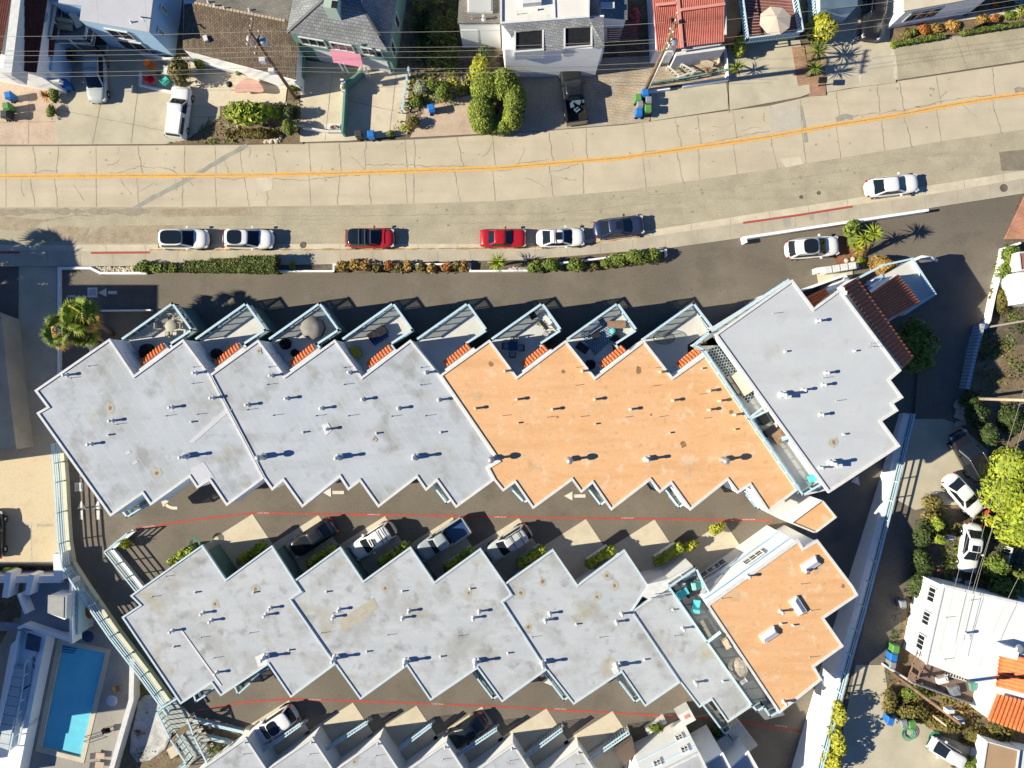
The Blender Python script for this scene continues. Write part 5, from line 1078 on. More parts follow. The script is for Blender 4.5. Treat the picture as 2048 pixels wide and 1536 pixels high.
t = house('tiled_annex', 'narrow brown tiled annex between the red tiled house and the concrete driveway', [(72, 60), (112, 50), (104, 140), (68, 146)], 2.9, MM['skyblue'], 'annex')
mb = MB(); tiles(mb, W(76, 52, 3.6), W(114, 50, 3.2), W(108, 112, 3.0), W(72, 118, 3.4), 8, .08, 5); mb.build('roof', dkt, t)
mb = MB(); mb.lathe(W(88, 36, 4.6), [(.05, 0), (.3, .12), (.55, .2), (.56, .22)], 14); mb.tube([W(88, 36, 3.4), W(88, 36, 4.7)], .05, 6); tag(mb.build('satellite_dish', MM['trim'], base=W(88, 36, 3.4)), 'white satellite dish between the tiled roof and the blue house', 'dish')
# 2 blue house
HB = [(103, -60), (103, 4), (163, 11), (159, 40), (298, 64), (313, -60)]
t = house('blue_house', 'pale blue house with a lavender grey roof and white framed upper balcony', HB, 4.9, MM['skyblue'])
r = MB(); r.prism(G(HB, 5.1), 4.9, 5.1); r.build('roof', MM['roof_lav'], t)
wa, wb = W(298, 64, 5), W(159, 40, 5); 
for f0, f1, z0, z1 in ((.38, .72, 2.6, 4.2), (.35, .75, .4, 2.2)): window(t, wb, wa, 1 - f1, 1 - f0, z0, z1, mull=1)
ea, eb = W(298, 64, 5), W(313, -60, 5)
for f0, f1 in ((.12, .2), (.5, .58)): window(t, wa, eb, f0, f1, 2.6, 3.7, mull=1, horiz=1)
mb = MB(); mb.tube([W(281, 34, 5.1), W(281, 34, 5.7)], .06, 6); mb.tube([W(281, 34, 5.6), W(290, 43, 5.6)], .05, 6); mb.build('antenna', MM['trim'], t)
pipes(t, [(260, 42, 's')], 5.1)
mb = MB(); mb.prism(G([(100, 76), (112, 4), (165, 12), (160, 42), (190, 46), (186, 88)], 2.6), 2.35, 2.55, bot=True); bo = mb.build('balcony', mat('balcony_deck', (.16, .19, .20), (.19, .22, .23), 2, .1), t)
rail(bo, [W(112, 8, 3.6), W(100, 76, 3.6), (W(170, 76, 3.6)), W(176, 48, 3.6), W(206, 52, 3.6)], 2.6, 3.6, MM['trim'], top_w=.2, post=1.6)
rail(t, [W(103, 82, 2.2), W(187, 90, 2.2), W(192, 60, 2.2)], .1, 2.2, MM['trim'], top_w=.14, post=1.8, panel=False, name='porch_frame')
t2 = thing('balcony_sofa', 'grey outdoor sofa on the blue house balcony', 'sofa', W(130, 48, 2.56)); mb = MB(); mb.box(W(130, 50, 2.8), (1.3, .8, .4), -.15); mb.build('seat', MM['walk'], t2); mb = MB(); mb.box(W(130, 42, 3.1), (1.3, .25, .6), -.15); mb.build('backrest', MM['walk'], t2)
t2 = thing('lounge_chair', 'pale reclining lounge chair on the blue house balcony', 'lounger', W(152, 42, 2.56)); mb = MB(); mb.box(W(155, 46, 2.9), (.6, .8, .12), .5); mb.build('seat', MM['deck'], t2); mb = MB(); mb.box(W(149, 34, 3.1), (.6, .9, .1), .5, rx=.5); mb.build('backrest', MM['deck'], t2)
# 3 brown shake house
t = house('brown_house', 'low house under a brown wood shake roof next to the left power pole', [(368, -60), (366, 98), (500, 138), (592, 164), (600, -60)], 2.6, MM['white'])
v = [W(368, 8, 3.4), W(392, 6, 3.6), W(574, 42, 3.6), W(600, 50, 3.4), W(592, 160, 2.7), W(366, 100, 2.7), W(392, -60, 3.6), W(600, -60, 3.6)]
mb = MB(); mb.add(v, [(1, 5, 4, 2), (0, 5, 1), (2, 4, 3)]); mb.build('roof_slope', MM['shingle_brown'], t)
mb = MB(); mb.add(v, [(1, 2, 7, 6), (2, 3, 7)]); rt_ = mb.build('roof', MM['shake_top'], t)
mb = MB()
for k in range(26):
    p = W(392, 6, 3.62).lerp(W(574, 42, 3.62), k / 26); mb.box(p, (.26, .2, .06), -.2)
mb.build('ridge_tiles', MM['wood_pale'], rt_)
pipes(rt_, [(415, 2, 's'), (428, 9, 's'), (447, 14, 's'), (497, 18, 's'), (500, 20, 't')], 3.6)
mb = MB(); mb.box(W(412, 78, 3.1), (.35, .5, .4), .3); mb.build('roof_box', MM['trim'], t)
mb = MB(); mb.wall_strip(G([(280, 104), (330, 118), (378, 118), (440, 134), (510, 150), (585, 168)], .7), .22, .1, .8); tag(mb.build('garden_wall', MM['trim'], base=W(380, 118, 0)), 'white garden wall running below the brown shake roof', 'wall')
# 4 green house
HG = [(573, 66), (777, 101), (800, -60), (600, -60)]
t = house('green_house', 'green two storey house with a grey hip roof, chimney and pink awning', [(578, 64), (773, 97), (796, -60), (602, -60)], 5.0, MM['green_wall'])
v = [W(573, 66, 5.0), W(777, 101, 5.0), W(802, -60, 5.0), W(596, -60, 5.0), W(645, 0, 6.9), W(722, 12, 6.9), W(735, -60, 7.2), W(660, -60, 7.2)]
mb = MB(); mb.add(v, [(0, 1, 5, 4), (1, 2, 6, 5), (0, 4, 7, 3), (4, 5, 6, 7)]); 
rt_ = mb.build('roof', MM['shingle_grey'], t)
hc = mat('hip_cap', (.14, .14, .14))
for q0, q1 in ((1, 5), (0, 4)): mb = MB(); mb.beam(v[q0] + Vector((0, 0, .03)), v[q1] + Vector((0, 0, .03)), .2, .05); mb.build('hip_cap', hc, rt_)
mb = MB(); mb.box(W(667, 14, 7.0), (1.1, 1.15, 1.9), -.15); ch = mb.build('chimney', mat('pale_green_brick', (.42, .52, .44)), t); mb = MB(); mb.box(W(669, 9, 7.98), (.5, .6, .04), -.15); mb.build('flue', MM['dark'], ch)
wa, wb = W(578, 64, 5), W(773, 97, 5)
for f0, f1 in ((.08, .34), (.40, .63), (.72, .93)): window(t, wa, wb, f0, f1, 3.2, 4.5, mull=2)
for f0, f1 in ((.3, .34), (.66, .7)): window(t, wb, W(796, -60, 5), f0 - .2, f1 - .12, 1.6, 3.8, mull=0)
n_ = Vector((.16, -.98, 0))
for a, b in ((.16, .44), (.62, .95)):
    mb = MB(); p, q = wa.lerp(wb, a), wa.lerp(wb, b); p.z = q.z = 1.3; mb.add([p + n_ * .06 - Vector((0, 0, 1.2)), q + n_ * .06 - Vector((0, 0, 1.2)), q + n_ * .06 + Vector((0, 0, 1.2)), p + n_ * .06 + Vector((0, 0, 1.2))], [(0, 1, 2, 3)]); mb.build('garage_door', MM['trim'], t)
mb = MB(); p, q = wa.lerp(wb, .36), wa.lerp(wb, .68); p.z = q.z = 3.0; o1 = n_ * 1.0 - Vector((0, 0, .55)); mb.add([p, q, q + o1, p + o1, p + Vector((0, 0, -.5)), q + Vector((0, 0, -.5))], [(0, 1, 2, 3)[::-1], (0, 3, 4), (1, 5, 2)]); mb.build('awning', mat('pink_canvas', (.60, .24, .33), (.55, .22, .3), 2, .05), t)
for f in (.42, .47, .66, .7):
    mb = MB(); p = wa.lerp(wb, f) + n_ * .9; mb.beam(Vector((p.x, p.y, .1)), Vector((p.x, p.y, 2.5)), .12, .12); mb.build('porch_post', MM['trim'], t)
tag(wall('divider_wall', 'dark green and white wall dividing the split driveway', [(722, 140), (690, 168), (684, 262)], 1.4, .2, MM['green_wall']), cat='wall')
wall('low_wall', 'white topped low wall at the street end of the split driveway', [(583, 244), (604, 250), (606, 254), (655, 262), (683, 262)], .7, .14, MM['trim'])
mb = MB(); mb.box(W(668, 254, .9), (1.15, .45, .2)); mb2 = MB(); leafcloud(mb2, W(668, 254, 1.02), (.5, .18, .08), 60, .14, random.Random(2)); t2 = thing('window_box', 'planter box with red leaves at the street end of the dividing wall', 'planter', W(668, 254, 0)); mb.box(W(668, 254, .45), (1.1, .4, .7)); mb.build('box', MM['trim'], t2); mb2.build('foliage', LM['rust'], t2)
mb = MB(); mb.box(W(687, 173, 1.5), (.35, .95, .3)); mb.box(W(687, 173, .7), (.3, .9, 1.3)); mb2 = MB(); leafcloud(mb2, W(687, 173, 1.7), (.15, .42, .12), 60, .14, random.Random(3)); t2 = thing('window_box', 'tall planter box with green leaves halfway along the dividing wall', 'planter', W(687, 173, 0)); mb.build('box', MM['trim'], t2); mb2.build('foliage', LM['mid'], t2)
fence('side_fence', 'slim pale fence on the right edge of the split driveway', G([(820, 142), (806, 228)]), 1.0, MM['blue_trim'], 2, 1.5)
wall('low_wall', 'teal low wall on the left edge of the split driveway', [(607, 115), (600, 165)], 1.0, .16, MM['green_wall'])
# 5 white house
HW = [(1003, 46), (1010, 100), (1205, 96), (1208, 30), (1175, 32), (1178, -60), (1000, -60)]
t = house('white_house', 'white house with a flat white roof above a grey shingled front with two window recesses', HW, 5.6, MM['white'])
r = MB(); r.prism(G([(1002, -60), (1002, 46), (1177, 33), (1178, -60)], 6.0), 5.5, 6.0); rw_ = r.build('roof', mat('white_flat_roof', (.74, .72, .68), (.68, .66, .62), .6, .03, 8, stains=[(.45, .58, .7, (.42, .38, .32), .7)]), t)
mb = MB(); mb.beam(W(1107, -40, 6.05), W(1110, 38, 6.05), .12, .1); mb.wall_strip(G([(1002, -60), (1002, 46), (1177, 33), (1178, -60)], 6.1), .16, 5.9, 6.15); mb.build('parapet', MM['trim'], rw_)
pipes(rw_, [(1035, 24, 't'), (1075, 17, 's')], 6.0)
mb = MB(); mb.box(W(1063, 0, 6.3), (1.6, .8, .6), .1); mb.build('roof_window', MM['trim'], rw_)
vt = [W(1002, 47, 5.95), W(1177, 34, 5.95), W(1207, 33, 5.8), W(1209, 95, 5.68), W(1185, 97, 5.68), W(1183, 52, 5.8), W(1128, 56, 5.8), W(1130, 100, 5.68), W(1088, 103, 5.68), W(1086, 60, 5.78), W(1030, 65, 5.78), W(1024, 78, 5.72), W(1019, 68, 5.78)]
mb = MB(); mb.add(vt, [(0, 12, 11, 10, 9, 6, 5, 1), (9, 8, 7, 6), (5, 4, 3, 2, 1)]); mb.build('roof_slope', MM['shingle_grey'], t)
for x0, x1, y0, y1 in ((1030, 1086, 62, 104), (1129, 1183, 54, 96)):
    mb = MB(); mb.prism(G([(x0, y0), (x1, y0 - 3), (x1, y1 - 4), (x0, y1)], 5.62), 5.62, 5.64, 0); mb.build('recess_floor', MM['dark'], t)
    mb = MB(); mb.wall_strip(G([(x0, y0), (x0, y1), (x1, y1 - 4), (x1, y0)], 5.7), .14, 4.3, 5.8); mb.build('recess_frame', MM['trim'], t)
for f, g_ in ((.03, .3), (.36, .6), (.64, .92)):
    mb = MB(); a, b = W(1020, 118, 1.4), W(1200, 112, 1.4); p, q = a.lerp(b, f), a.lerp(b, g_); mb.prism([p, q, q + Vector((0, -.15, 0)), p + Vector((0, -.15, 0))], .1, 2.6); mb.build('garage_door', MM['trim'] if f != .64 else MM['glass'], t)
mb = MB(); mb.prism(G([(1008, 98), (1208, 92), (1208, 100), (1008, 108)], 3.0), .1, 3.0); mb.build('porch_wall', MM['white'], t)
t = house('grey_roofed_wing', 'grey roofed west wing of the white house with a big skylight', [(918, 46), (1000, 46), (1000, -60), (924, -60)], 4.6, MM['white'], 'house wing')
r = MB(); r.prism(G([(915, 46), (1002, 46), (1002, -60), (922, -60)], 4.75), 4.55, 4.75); rr_ = r.build('roof', MM['shake_top'], t)
mb = MB(); mb.box(W(960, 4, 4.9), (2.2, 1.9, .3)); sk = mb.build('skylight', MM['trim'], rr_); mb = MB(); mb.box(W(960, 4, 5.1), (1.9, 1.6, .1)); mb.build('dome', mat('skylight_bubble', (.5, .5, .5), rough=.15), sk)
pipes(rr_, [(944, 33, 't'), (967, 33, 'm')], 4.75)
mb = MB(); mb.prism(G([(921, 46), (953, 47), (955, 58), (922, 58)], 3.6), 0, 3.4); mb.build('lower_wing', MM['white'], t)
t = house('grey_roofed_wing', 'grey roofed east wing of the white house beside the pink flowers', [(1178, -60), (1254, -60), (1252, 38), (1208, 36)], 4.2, MM['white'], 'house wing')
r = MB(); r.add([W(1178, -60, 4.9), W(1256, -60, 4.2), W(1255, 40, 4.2), W(1206, 36, 4.6)], [(3, 2, 1, 0)]); rr_ = r.build('roof', MM['shingle_grey'], t)
mb = MB(); mb.box(W(1215, 11, 4.8), (1.2, .5, .2)); mb.build('skylight', MM['trim'], rr_)
bush('pink flowering shrub between the white house and the red tiled roof', 1268, 38, 12, 2.6, 'pinkf', ry=22)
t = thing('pergola', 'dark slatted pergola right of the white house', 'pergola', W(1258, 60, 0)); mb = MB()
for k in range(9): mb.beam(W(1214 + k * .4, 46 + k * 4.2, 2.5), W(1272 + k * .4, 44 + k * 4.2, 2.5), .09, .09)
mb.build('slats', mat('red_brown_beam', (.25, .10, .09)), t); mb = MB()
for x in (1216, 1270): mb.beam(W(x, 46, 0), W(x, 46, 2.5), .12, .12); mb.beam(W(x, 80, 0), W(x, 80, 2.5), .12, .12); mb.beam(W(x, 44, 2.4), W(x, 82, 2.4), .12, .12)
mb.build('frame', MM['wood'], t)
# 6 house under pink red tiles
t = house('red_tiled_house', 'house under a bright pinkish red tile roof beside the right power pole', [(1305, -60), (1312, 98), (1352, 98), (1356, 88), (1446, 84), (1450, -60)], 3.0, MM['white'])
mb = MB(); tiles(mb, W(1303, -20, 3.6), W(1352, -20, 3.6), W(1364, 96, 3.2), W(1314, 104, 3.2), 13, .07, 2); mb.build('roof', MM['tile_pink'], t)
mb = MB(); tiles(mb, W(1358, -20, 3.9), W(1450, -20, 3.9), W(1449, 84, 3.3), W(1367, 94, 3.3), 24, .07, 2); mb.build('roof', MM['tile_pink'], t)
mb = MB(); mb.beam(W(1354, -20, 3.95), W(1364, 96, 3.45), .3, .2); mb.beam(W(1312, 10, 3.8), W(1352, 6, 3.9), .25, .12); mb.beam(W(1362, 20, 3.9), W(1450, 8, 3.9), .25, .12); mb.build('ridge_tiles', mat('light_pink_tile', (.62, .27, .22)), t)
mb = MB(); mb.beam(W(1449, -20, 3.5), W(1450, 70, 3.4), .25, .2); mb.prism(G([(1362, 102), (1440, 90), (1446, 84), (1366, 94)], 3.0), 2.9, 3.0); mb.prism(G([(1352, 104), (1450, 90), (1450, 98), (1352, 112)], 2.6), .1, 2.6); mb.build('porch_roof', MM['trim'], t)
mb = MB(); mb.lathe(W(1344, 41, 4.2), [(.05, 0), (.16, .05), (.2, .1)], 8); mb.tube([W(1344, 52, 3.6), W(1344, 41, 4.4)], .04, 5); mb.build('antenna', MM['dark'], t)
fence('picket_fence', 'white picket fence standing on the flagstone patio', G([(1333, 140), (1355, 160), (1386, 150), (1360, 136)]), .8, MM['trim'], 1, 1, pickets=.28)
wall('low_wall', 'white street wall below the flagstone patio', [(1297, 182), (1338, 176)], .6, .2); wall('low_wall', 'long white street wall under the green railing', [(1368, 171), (1456, 157), (1452, 98)], .6, .2)
fence('green_railing', 'green curly railing along the flagstone patio', G([(1300, 172), (1370, 162), (1450, 146)]), .8, MM['green_wall'], 2, 1.3)
# 7 deck with parasol
t = thing('raised_deck', 'raised timber deck with pale slatted railings at the top edge', 'deck', W(1540, 40, 0)); mb = MB(); dp = G([(1486, -40), (1499, 74), (1606, 62), (1592, -40)], 1.9)
mb.prism(dp, 1.7, 1.9, bot=True); mb.build('planks', mat('red_brown_planks', (.24, .09, .07), (.19, .07, .06), 2, .1, stripe=(85, .28, .2, (.4, .3, .26), .8)), t)
mb = MB(); mb.prism([center(dp) + (p - center(dp)) * .96 for p in [Vector((q.x, q.y, 0)) for q in dp]], 0, 1.7); mb.build('base', MM['green_wall'], t)
rail(t, [W(1484, -20, 2.9), W(1497, 76, 2.9), W(1607, 62, 2.9), W(1592, -20, 2.9)], 1.9, 2.9, MM['blue_trim'], bars=0, panel=False, post=.28, top_w=.12)
t2 = thing('parasol', 'cream octagonal parasol on the timber deck', 'parasol', W(1553, 40, 1.9)); mb = MB(); c = W(1554, 36, 4.1); c.z = 4.1; vs = [c + Vector((math.cos(k * math.pi / 4 + .3) * 1.45, math.sin(k * math.pi / 4 + .3) * 1.3, -.42 - .06 * (k % 2))) for k in range(8)]
mb.add([c] + vs, [(0, k + 1, (k + 1) % 8 + 1) for k in range(8)]); mb.build('canopy', mat('cream_canvas', (.66, .55, .44), (.6, .5, .4), 1, .04), t2); mb = MB(); mb.tube([Vector((c.x, c.y, 1.9)), c], .04, 6); mb.build('pole', MM['wood'], t2)
t2 = thing('patio_table', 'round wooden table under the cream parasol', 'table', W(1553, 58, 1.9)); mb = MB(); mb.lathe(W(1553, 58, 2.5), [(.5, 0), (.55, .03), (.5, .06)], 14); mb.build('table_top', MM['wood'], t2); mb = MB(); mb.tube([W(1553, 58, 1.9), W(1553, 58, 2.5)], .06, 6); mb.build('leg', MM['wood'], t2)
t = house('grey_house', 'house with a slate blue roof edge at the top, left of the black off-roader', [(1640, -60), (1716, -60), (1714, 12), (1645, 16)], 3.0, MM['blue_trim']); r = MB(); r.prism(G([(1640, -60), (1718, -60), (1715, 12), (1642, 18)], 3.2), 3.0, 3.2); r.build('roof', mat('slate_blue', (.11, .17, .22), (.09, .14, .18), 1, .1), t)
t = house('cream_house', 'cream house corner with three windows at the top right', [(1812, -60), (1812, 22), (1905, 5), (1980, -8), (1980, -60)], 3.4, MM['white']); r = MB(); r.prism(G([(1808, -60), (1808, 22), (1905, 5), (1985, -10), (1985, -60)], 3.6), 3.4, 3.6); r.build('roof', MM['conc_light'], t)
window(t, W(1812, 22, 3.4), W(1905, 5, 3.4), .2, .9, 1.3, 2.9, mull=2)
t = house('orange_shed', 'orange brown shed between the red tiled house and the parasol deck', [(1452, -60), (1482, -60), (1482, 60), (1470, 78), (1454, 72)], 1.8, mat('rust_wall', (.40, .16, .07), (.5, .3, .12), .6, .1), 'shed')
# ------------------------------------------------------------------ right hand white house
zb = 2.2
t = thing('white_house', 'large white house with a white flat roof and orange tiled wing at the lower right', 'house', W(1950, 1290, zb))
RW = [(1896, 1172), (1984, 1190), (2110, 1225), (2060, 1380), (2000, 1384), (1855, 1330), (1862, 1305)]
RW = [(1890, 1173), (2110, 1223), (2062, 1400), (1990, 1380), (1855, 1328)]
mb = MB(); mb.prism(G(RW, 6.2), zb - .3, 6.2, top=False); mb.build('wall', MM['white'], t)
mb = MB(); mb.prism(G(RW, 6.3), 6.1, 6.3); rfr = mb.build('roof', mat('white_membrane', (.76, .77, .75), (.80, .81, .79), .5, .03, 7, stripe=(-18, 1.6, .012, (.6, .61, .6), .5)), t)
mb = MB(); mb.wall_strip(G([(1889, 1172), (2110, 1222)], 6.4), .25, 6.2, 6.45); mb.wall_strip(G([(1888, 1174), (1853, 1328)], 6.36), .12, 6.2, 6.36); mb.build('parapet', MM['trim'], t)
pipes(rfr, [(1948, 1203, 't'), (1898, 1238, 't'), (1937, 1270, 'm'), (1895, 1322, 't')], 6.3)
wa, wb = W(1853, 1328, 6.2), W(1889, 1172, 6.2)
for f0, f1 in ((.12, .3), (.44, .6), (.74, .92)): window(t, wb, wa, 1 - f1, 1 - f0, 4.3, 5.4, MM['trim'], mull=2)
mb = MB(); mb.prism(G([(2006, 1290), (2040, 1300), (2034, 1320), (2000, 1312)], 7.2), 6.2, 7.2); ch = mb.build('chimney', MM['white'], t); mb = MB(); mb.lathe(W(2038, 1297, 7.2), [(.35, 0), (.35, .2), (.2, .2)], 14); mb.build('flue', MM['steel'], ch)
mb = MB(); tiles(mb, W(2000, 1305, 6.6), W(2110, 1330, 6.6), W(2100, 1372, 5.9), W(1985, 1345, 5.9), 3, .13, 12)
mb = MB(); tiles(mb, W(2110, 1330, 6.9), W(2100, 1400, 6.9), W(1990, 1372, 6.4), W(1998, 1304, 6.4), 9, .14, 10); mb.build('tiled_roof', MM['tile_orange'], t)
mb = MB(); tiles(mb, W(1994, 1386, 6.0), W(2110, 1415, 6.0), W(2090, 1480, 5.0), W(1974, 1438, 5.0), 14, .15, 6); mb.build('tiled_roof', MM['tile_orange'], t)
mb = MB(); mb.prism(G([(1962, 1370), (2110, 1390), (2090, 1470), (1975, 1436), (1955, 1412)], 4.9), zb, 4.9); mb.build('wing_wall', MM['white'], t)
mb = MB(); mb.prism(G([(1855, 1328), (1990, 1382), (1952, 1412), (1832, 1368)], 4.2), zb - .2, 4.2); mb.build('terrace', mat('terracotta_deck', (.17, .11, .09), (.2, .14, .11), 1, .15), t)
mb = MB(); mb.wall_strip(G([(1828, 1368), (1952, 1412)], 4.9), .1, 4.2, 4.8); mb.build('terrace_rail', MM['steel'], t)
mb = MB()
for a, b in (((1833, 1305), (1856, 1320)), ((1824, 1325), (1852, 1345)), ((1818, 1346), (1845, 1368)), ((1836, 1300), (1815, 1362)), ((1850, 1310), (1832, 1370))): mb.beam(W(*a, 5.2), W(*b, 5.2), .09, .09)
mb.build('pergola_bar', MM['wood'], t)
mb = MB(); mb.wall_strip(G([(1776, 1336), (1832, 1370)], 3.4), .18, zb - .5, 3.2); mb.build('yard_wall', MM['trim'], t)
for lab, x, y, w_, d_, m_, z_ in (('white cooler box with a teal lid on the right hand house terrace', 1881, 1358, .9, .5, 'trim', .4), ('grey chair frame heap on the right hand house terrace', 1903, 1378, .9, .8, 'steel', .5), ('green coiled hose heap on the right hand house terrace', 1946, 1370, .8, .7, 'green_wall', .35)):
    c = W(x, y, 4.2); mb = MB(); mb.box(c + Vector((0, 0, z_ / 2)), (w_, d_, z_), .2); mb.box(c + Vector((0, 0, z_ + .03)), (w_ * .6, d_ * .6, .06), .5); tag(mb.build('storage_box', MM[m_], base=c), lab, 'box')
c = W(1910, 1351, 4.3); t = thing('step_ladder', 'white ladder lying on the right hand house terrace', 'ladder', c); q = Vector((math.cos(-.28), math.sin(-.28), 0)); n_ = Vector((-q.y, q.x, 0))
for s_ in (-1, 1): mb = MB(); mb.beam(c - q * 1.1 + n_ * .2 * s_, c + q * 1.1 + n_ * .2 * s_, .06, .06); mb.build('side_rail', MM['trim'], t)
mb = MB(); [mb.beam(c + q * (-.9 + k * .25) - n_ * .2, c + q * (-.9 + k * .25) + n_ * .2, .05, .04) for k in range(8)]; mb.build('rungs', MM['trim'], t)
t, r_ = building('flat_roofed_shed', 'tan flat roofed shed in the lower right corner', [(1973, 1482), (2038, 1500), (2025, 1600), (1955, 1600)], 4.6, mat('tan_felt_roof', (.42, .28, .17), (.38, .26, .16), 1, .06), z0=2, trim=.08, cat='shed')
t, r_ = building('flat_roofed_shed', 'pale flat roof at the very right of the bottom corner', [(2040, 1500), (2200, 1530), (2200, 1600), (2028, 1600)], 4.4, MM['trim'], z0=2, trim=0, cat='shed')
fence('picket_fence', 'white picket fence along the yellow green tree, north run', G([(1990, 1030), (1984, 1062)]), .9, MM['trim'], 1, 1, .01, .1, pickets=.26, zf=lambda p: 1.5)
fence('picket_fence', 'white picket fence beside the silver car, middle run', G([(1986, 1084), (1975, 1122)]), .9, MM['trim'], 1, 1, .01, .1, pickets=.26, zf=lambda p: 1.7)
fence('picket_fence', 'white picket fence by the corner of the white house, south run', G([(1974, 1148), (1960, 1182)]), .9, MM['trim'], 1, 1, .01, .1, pickets=.26, zf=lambda p: 1.9)
for lab, x, y in (('white crate pair on the dark yard left of the silver car', 1896, 1074), ('grey bucket near the white house corner in the dark yard', 1908, 1158), ('blue grey tub in the dark yard below the silver car', 1930, 1163)):
    c = W(x, y, 2.0); mb = MB(); mb.box(c + Vector((0, 0, .2)), (.5, .35, .4)); mb.box(c + Vector((.42, -.02, .12)), (.28, .26, .24)); tag(mb.build('yard_box', MM['trim'] if x == 1896 else MM['steel'], base=c), lab, 'box')
mb = MB(); c = W(1971, 1024, 1.3); mb.lathe(c, [(.2, 0), (.26, .35), (.3, .38), (.2, .4)], 10); tag(mb.build('flower_pot', mat('red_plastic', (.65, .05, .03)), base=c), 'bright red pot by the white sedan and yellow tree', 'pot')
c = W(1877, 1141, 1.9); mb = MB(); mb.lathe(c, [(.2, 0), (.24, .3), (.1, .32)], 8); tag(mb.build('flower_pot', MM['tile_red'], base=c), 'small red pot in the dark yard above the white house corner', 'pot')
# ------------------------------------------------------------------ pool and white pool house
def PQ(px, z=PZ): return G(px, z)
plot('pool_deck', [(60, 1240), (200, 1240), (272, 1330), (268, 1400), (225, 1560), (0, 1560), (0, 1400)], mat('pool_paving', (.23, .22, .20), (.28, .265, .24), .6, .06, 8, stripe=(12, 2.2, .012, (.15, .14, .13), .8)), PZ, PZ - .1) if False else None
pool = [(120, 1283), (217, 1302), (165, 1520), (77, 1498)]
po = G([(30, 1235), (205, 1235), (276, 1325), (270, 1390), (222, 1600), (-60, 1600), (-60, 1400)], PZ); ph = G(pool, PZ)
mb = MB(); tri = geometry.tessellate_polygon([po, ph]); av = po + ph
mb.add([(v.x, v.y, PZ + .03) for v in av], [t_ if ((av[t_[1]] - av[t_[0]]).cross(av[t_[2]] - av[t_[0]])).z > 0 else (t_[0], t_[2], t_[1]) for t_ in tri])
structure(mb.build('pool_terrace', mat('pool_paving', (.30, .28, .25), (.36, .34, .3), .6, .06, 8, stripe=(12, 2.2, .012, (.18, .17, .15), .8), stains=[(.4, .5, .7, (.26, .24, .21), .5)])))
t = thing('swimming_pool', 'rectangular blue swimming pool with pale coping', 'pool', center(ph) + Vector((0, 0, PZ)))
mb = MB(); mb.wall_strip(ph + [ph[0]], .45, PZ - .2, PZ + .07); mb.build('coping', MM['conc_light'], t)
mb = MB(); mb.sheet(ph, PZ - .16); mb.build('water', None or (lambda: (lambda m: m)(mat('pool_water', (.14, .56, .72), (.18, .61, .75), .4, .04, 4, rough=.05, spec=.5, stains=[(.25, .5, .75, (.08, .52, .74), .6), (1.6, .55, .8, (.22, .74, .84), .4)], bump=.15)))(), t)
mb = MB()
for k in range(4): mb.beam(W(124, 1288 + k * 5, PZ - .1), W(158 - k * 3, 1293 + k * 4.5, PZ - .1), .06, .05)
mb.build('steps', mat('pool_step', (.02, .14, .3)), t)
mb = MB()
for k in (0, 9): mb.tube([W(168 - k * .2, 1474 + k, PZ), W(168 - k * .2, 1474 + k, PZ + .8), W(178, 1476 + k, PZ + .8), W(180, 1476 + k, PZ)], .035, 5)
mb.build('handrail', MM['steel'], t)
wall('pool_wall', 'tall white leaning wall on the right side of the swimming pool', [(264, 1322), (262, 1400), (216, 1560)], 1.3, .45, MM['trim'], z0=PZ - .1)
for i, (x, y) in enumerate(((203, 1508), (202, 1526))):
    c = W(x, y, PZ); t = thing('sun_lounger', 'pale pink sun lounger by the pool, ' + ('upper' if i == 0 else 'lower') + ' of two', 'lounger', c); mb = MB(); mb.box(c + Vector((0, 0, .3)), (.9, .55, .1), -.1); mb.build('seat', MM['pink_conc'], t); mb = MB(); mb.box(c + Vector((-.6, .03, .42)), (.45, .55, .1), -.1, ry=.5); mb.build('backrest', MM['pink_conc'], t)
c = W(232, 1395, PZ); t = thing('patio_table', 'round white table on the pool terrace', 'table', c); mb = MB(); mb.lathe(c, [(.5, .7), (.52, .73), (.48, .76)], 18); mb.build('table_top', MM['trim'], t); mb = MB(); mb.tube([c, c + Vector((0, 0, .7))], .06, 6); mb.build('leg', MM['trim'], t)
c = W(185, 1268, PZ); t = thing('patio_table', 'round dark table in the shade at the head of the pool', 'table', c); mb = MB(); mb.lathe(c, [(.54, .7), (.55, .73), (.5, .75)], 18); mb.build('table_top', mat('navy', (.03, .06, .12)), t); mb = MB(); mb.tube([c, c + Vector((0, 0, .7))], .06, 6); mb.build('leg', MM['dark'], t)
for i, (x, y) in enumerate(((240, 1374), (220, 1457), (92, 1296), (86, 1312), (85, 1326))):
    c = W(x, y, PZ); t = thing('patio_chair', ['wooden armchair beside the round white pool table', 'thin framed dark chair east of the pool', 'brown wicker chair west of the pool, uppermost of three', 'brown wicker chair west of the pool, middle of three', 'dark wicker chair west of the pool, lowest of three'][i], 'chair', c); mm_ = MM['wood'] if i != 1 else MM['dark']
    mb = MB(); mb.box(c + Vector((0, 0, .42)), (.5, .5, .08), .3); mb.build('seat', mm_, t); mb = MB(); mb.box(c + Vector((-.22, .08, .7)), (.08, .5, .5), .3); mb.build('backrest', mm_, t)
    for sx in (-1, 1):
        for sy in (-1, 1): mb = MB(); mb.beam(c + Vector((sx * .2, sy * .2, 0)), c + Vector((sx * .2, sy * .2, .4)), .04, .04); mb.build('leg', mm_, t)
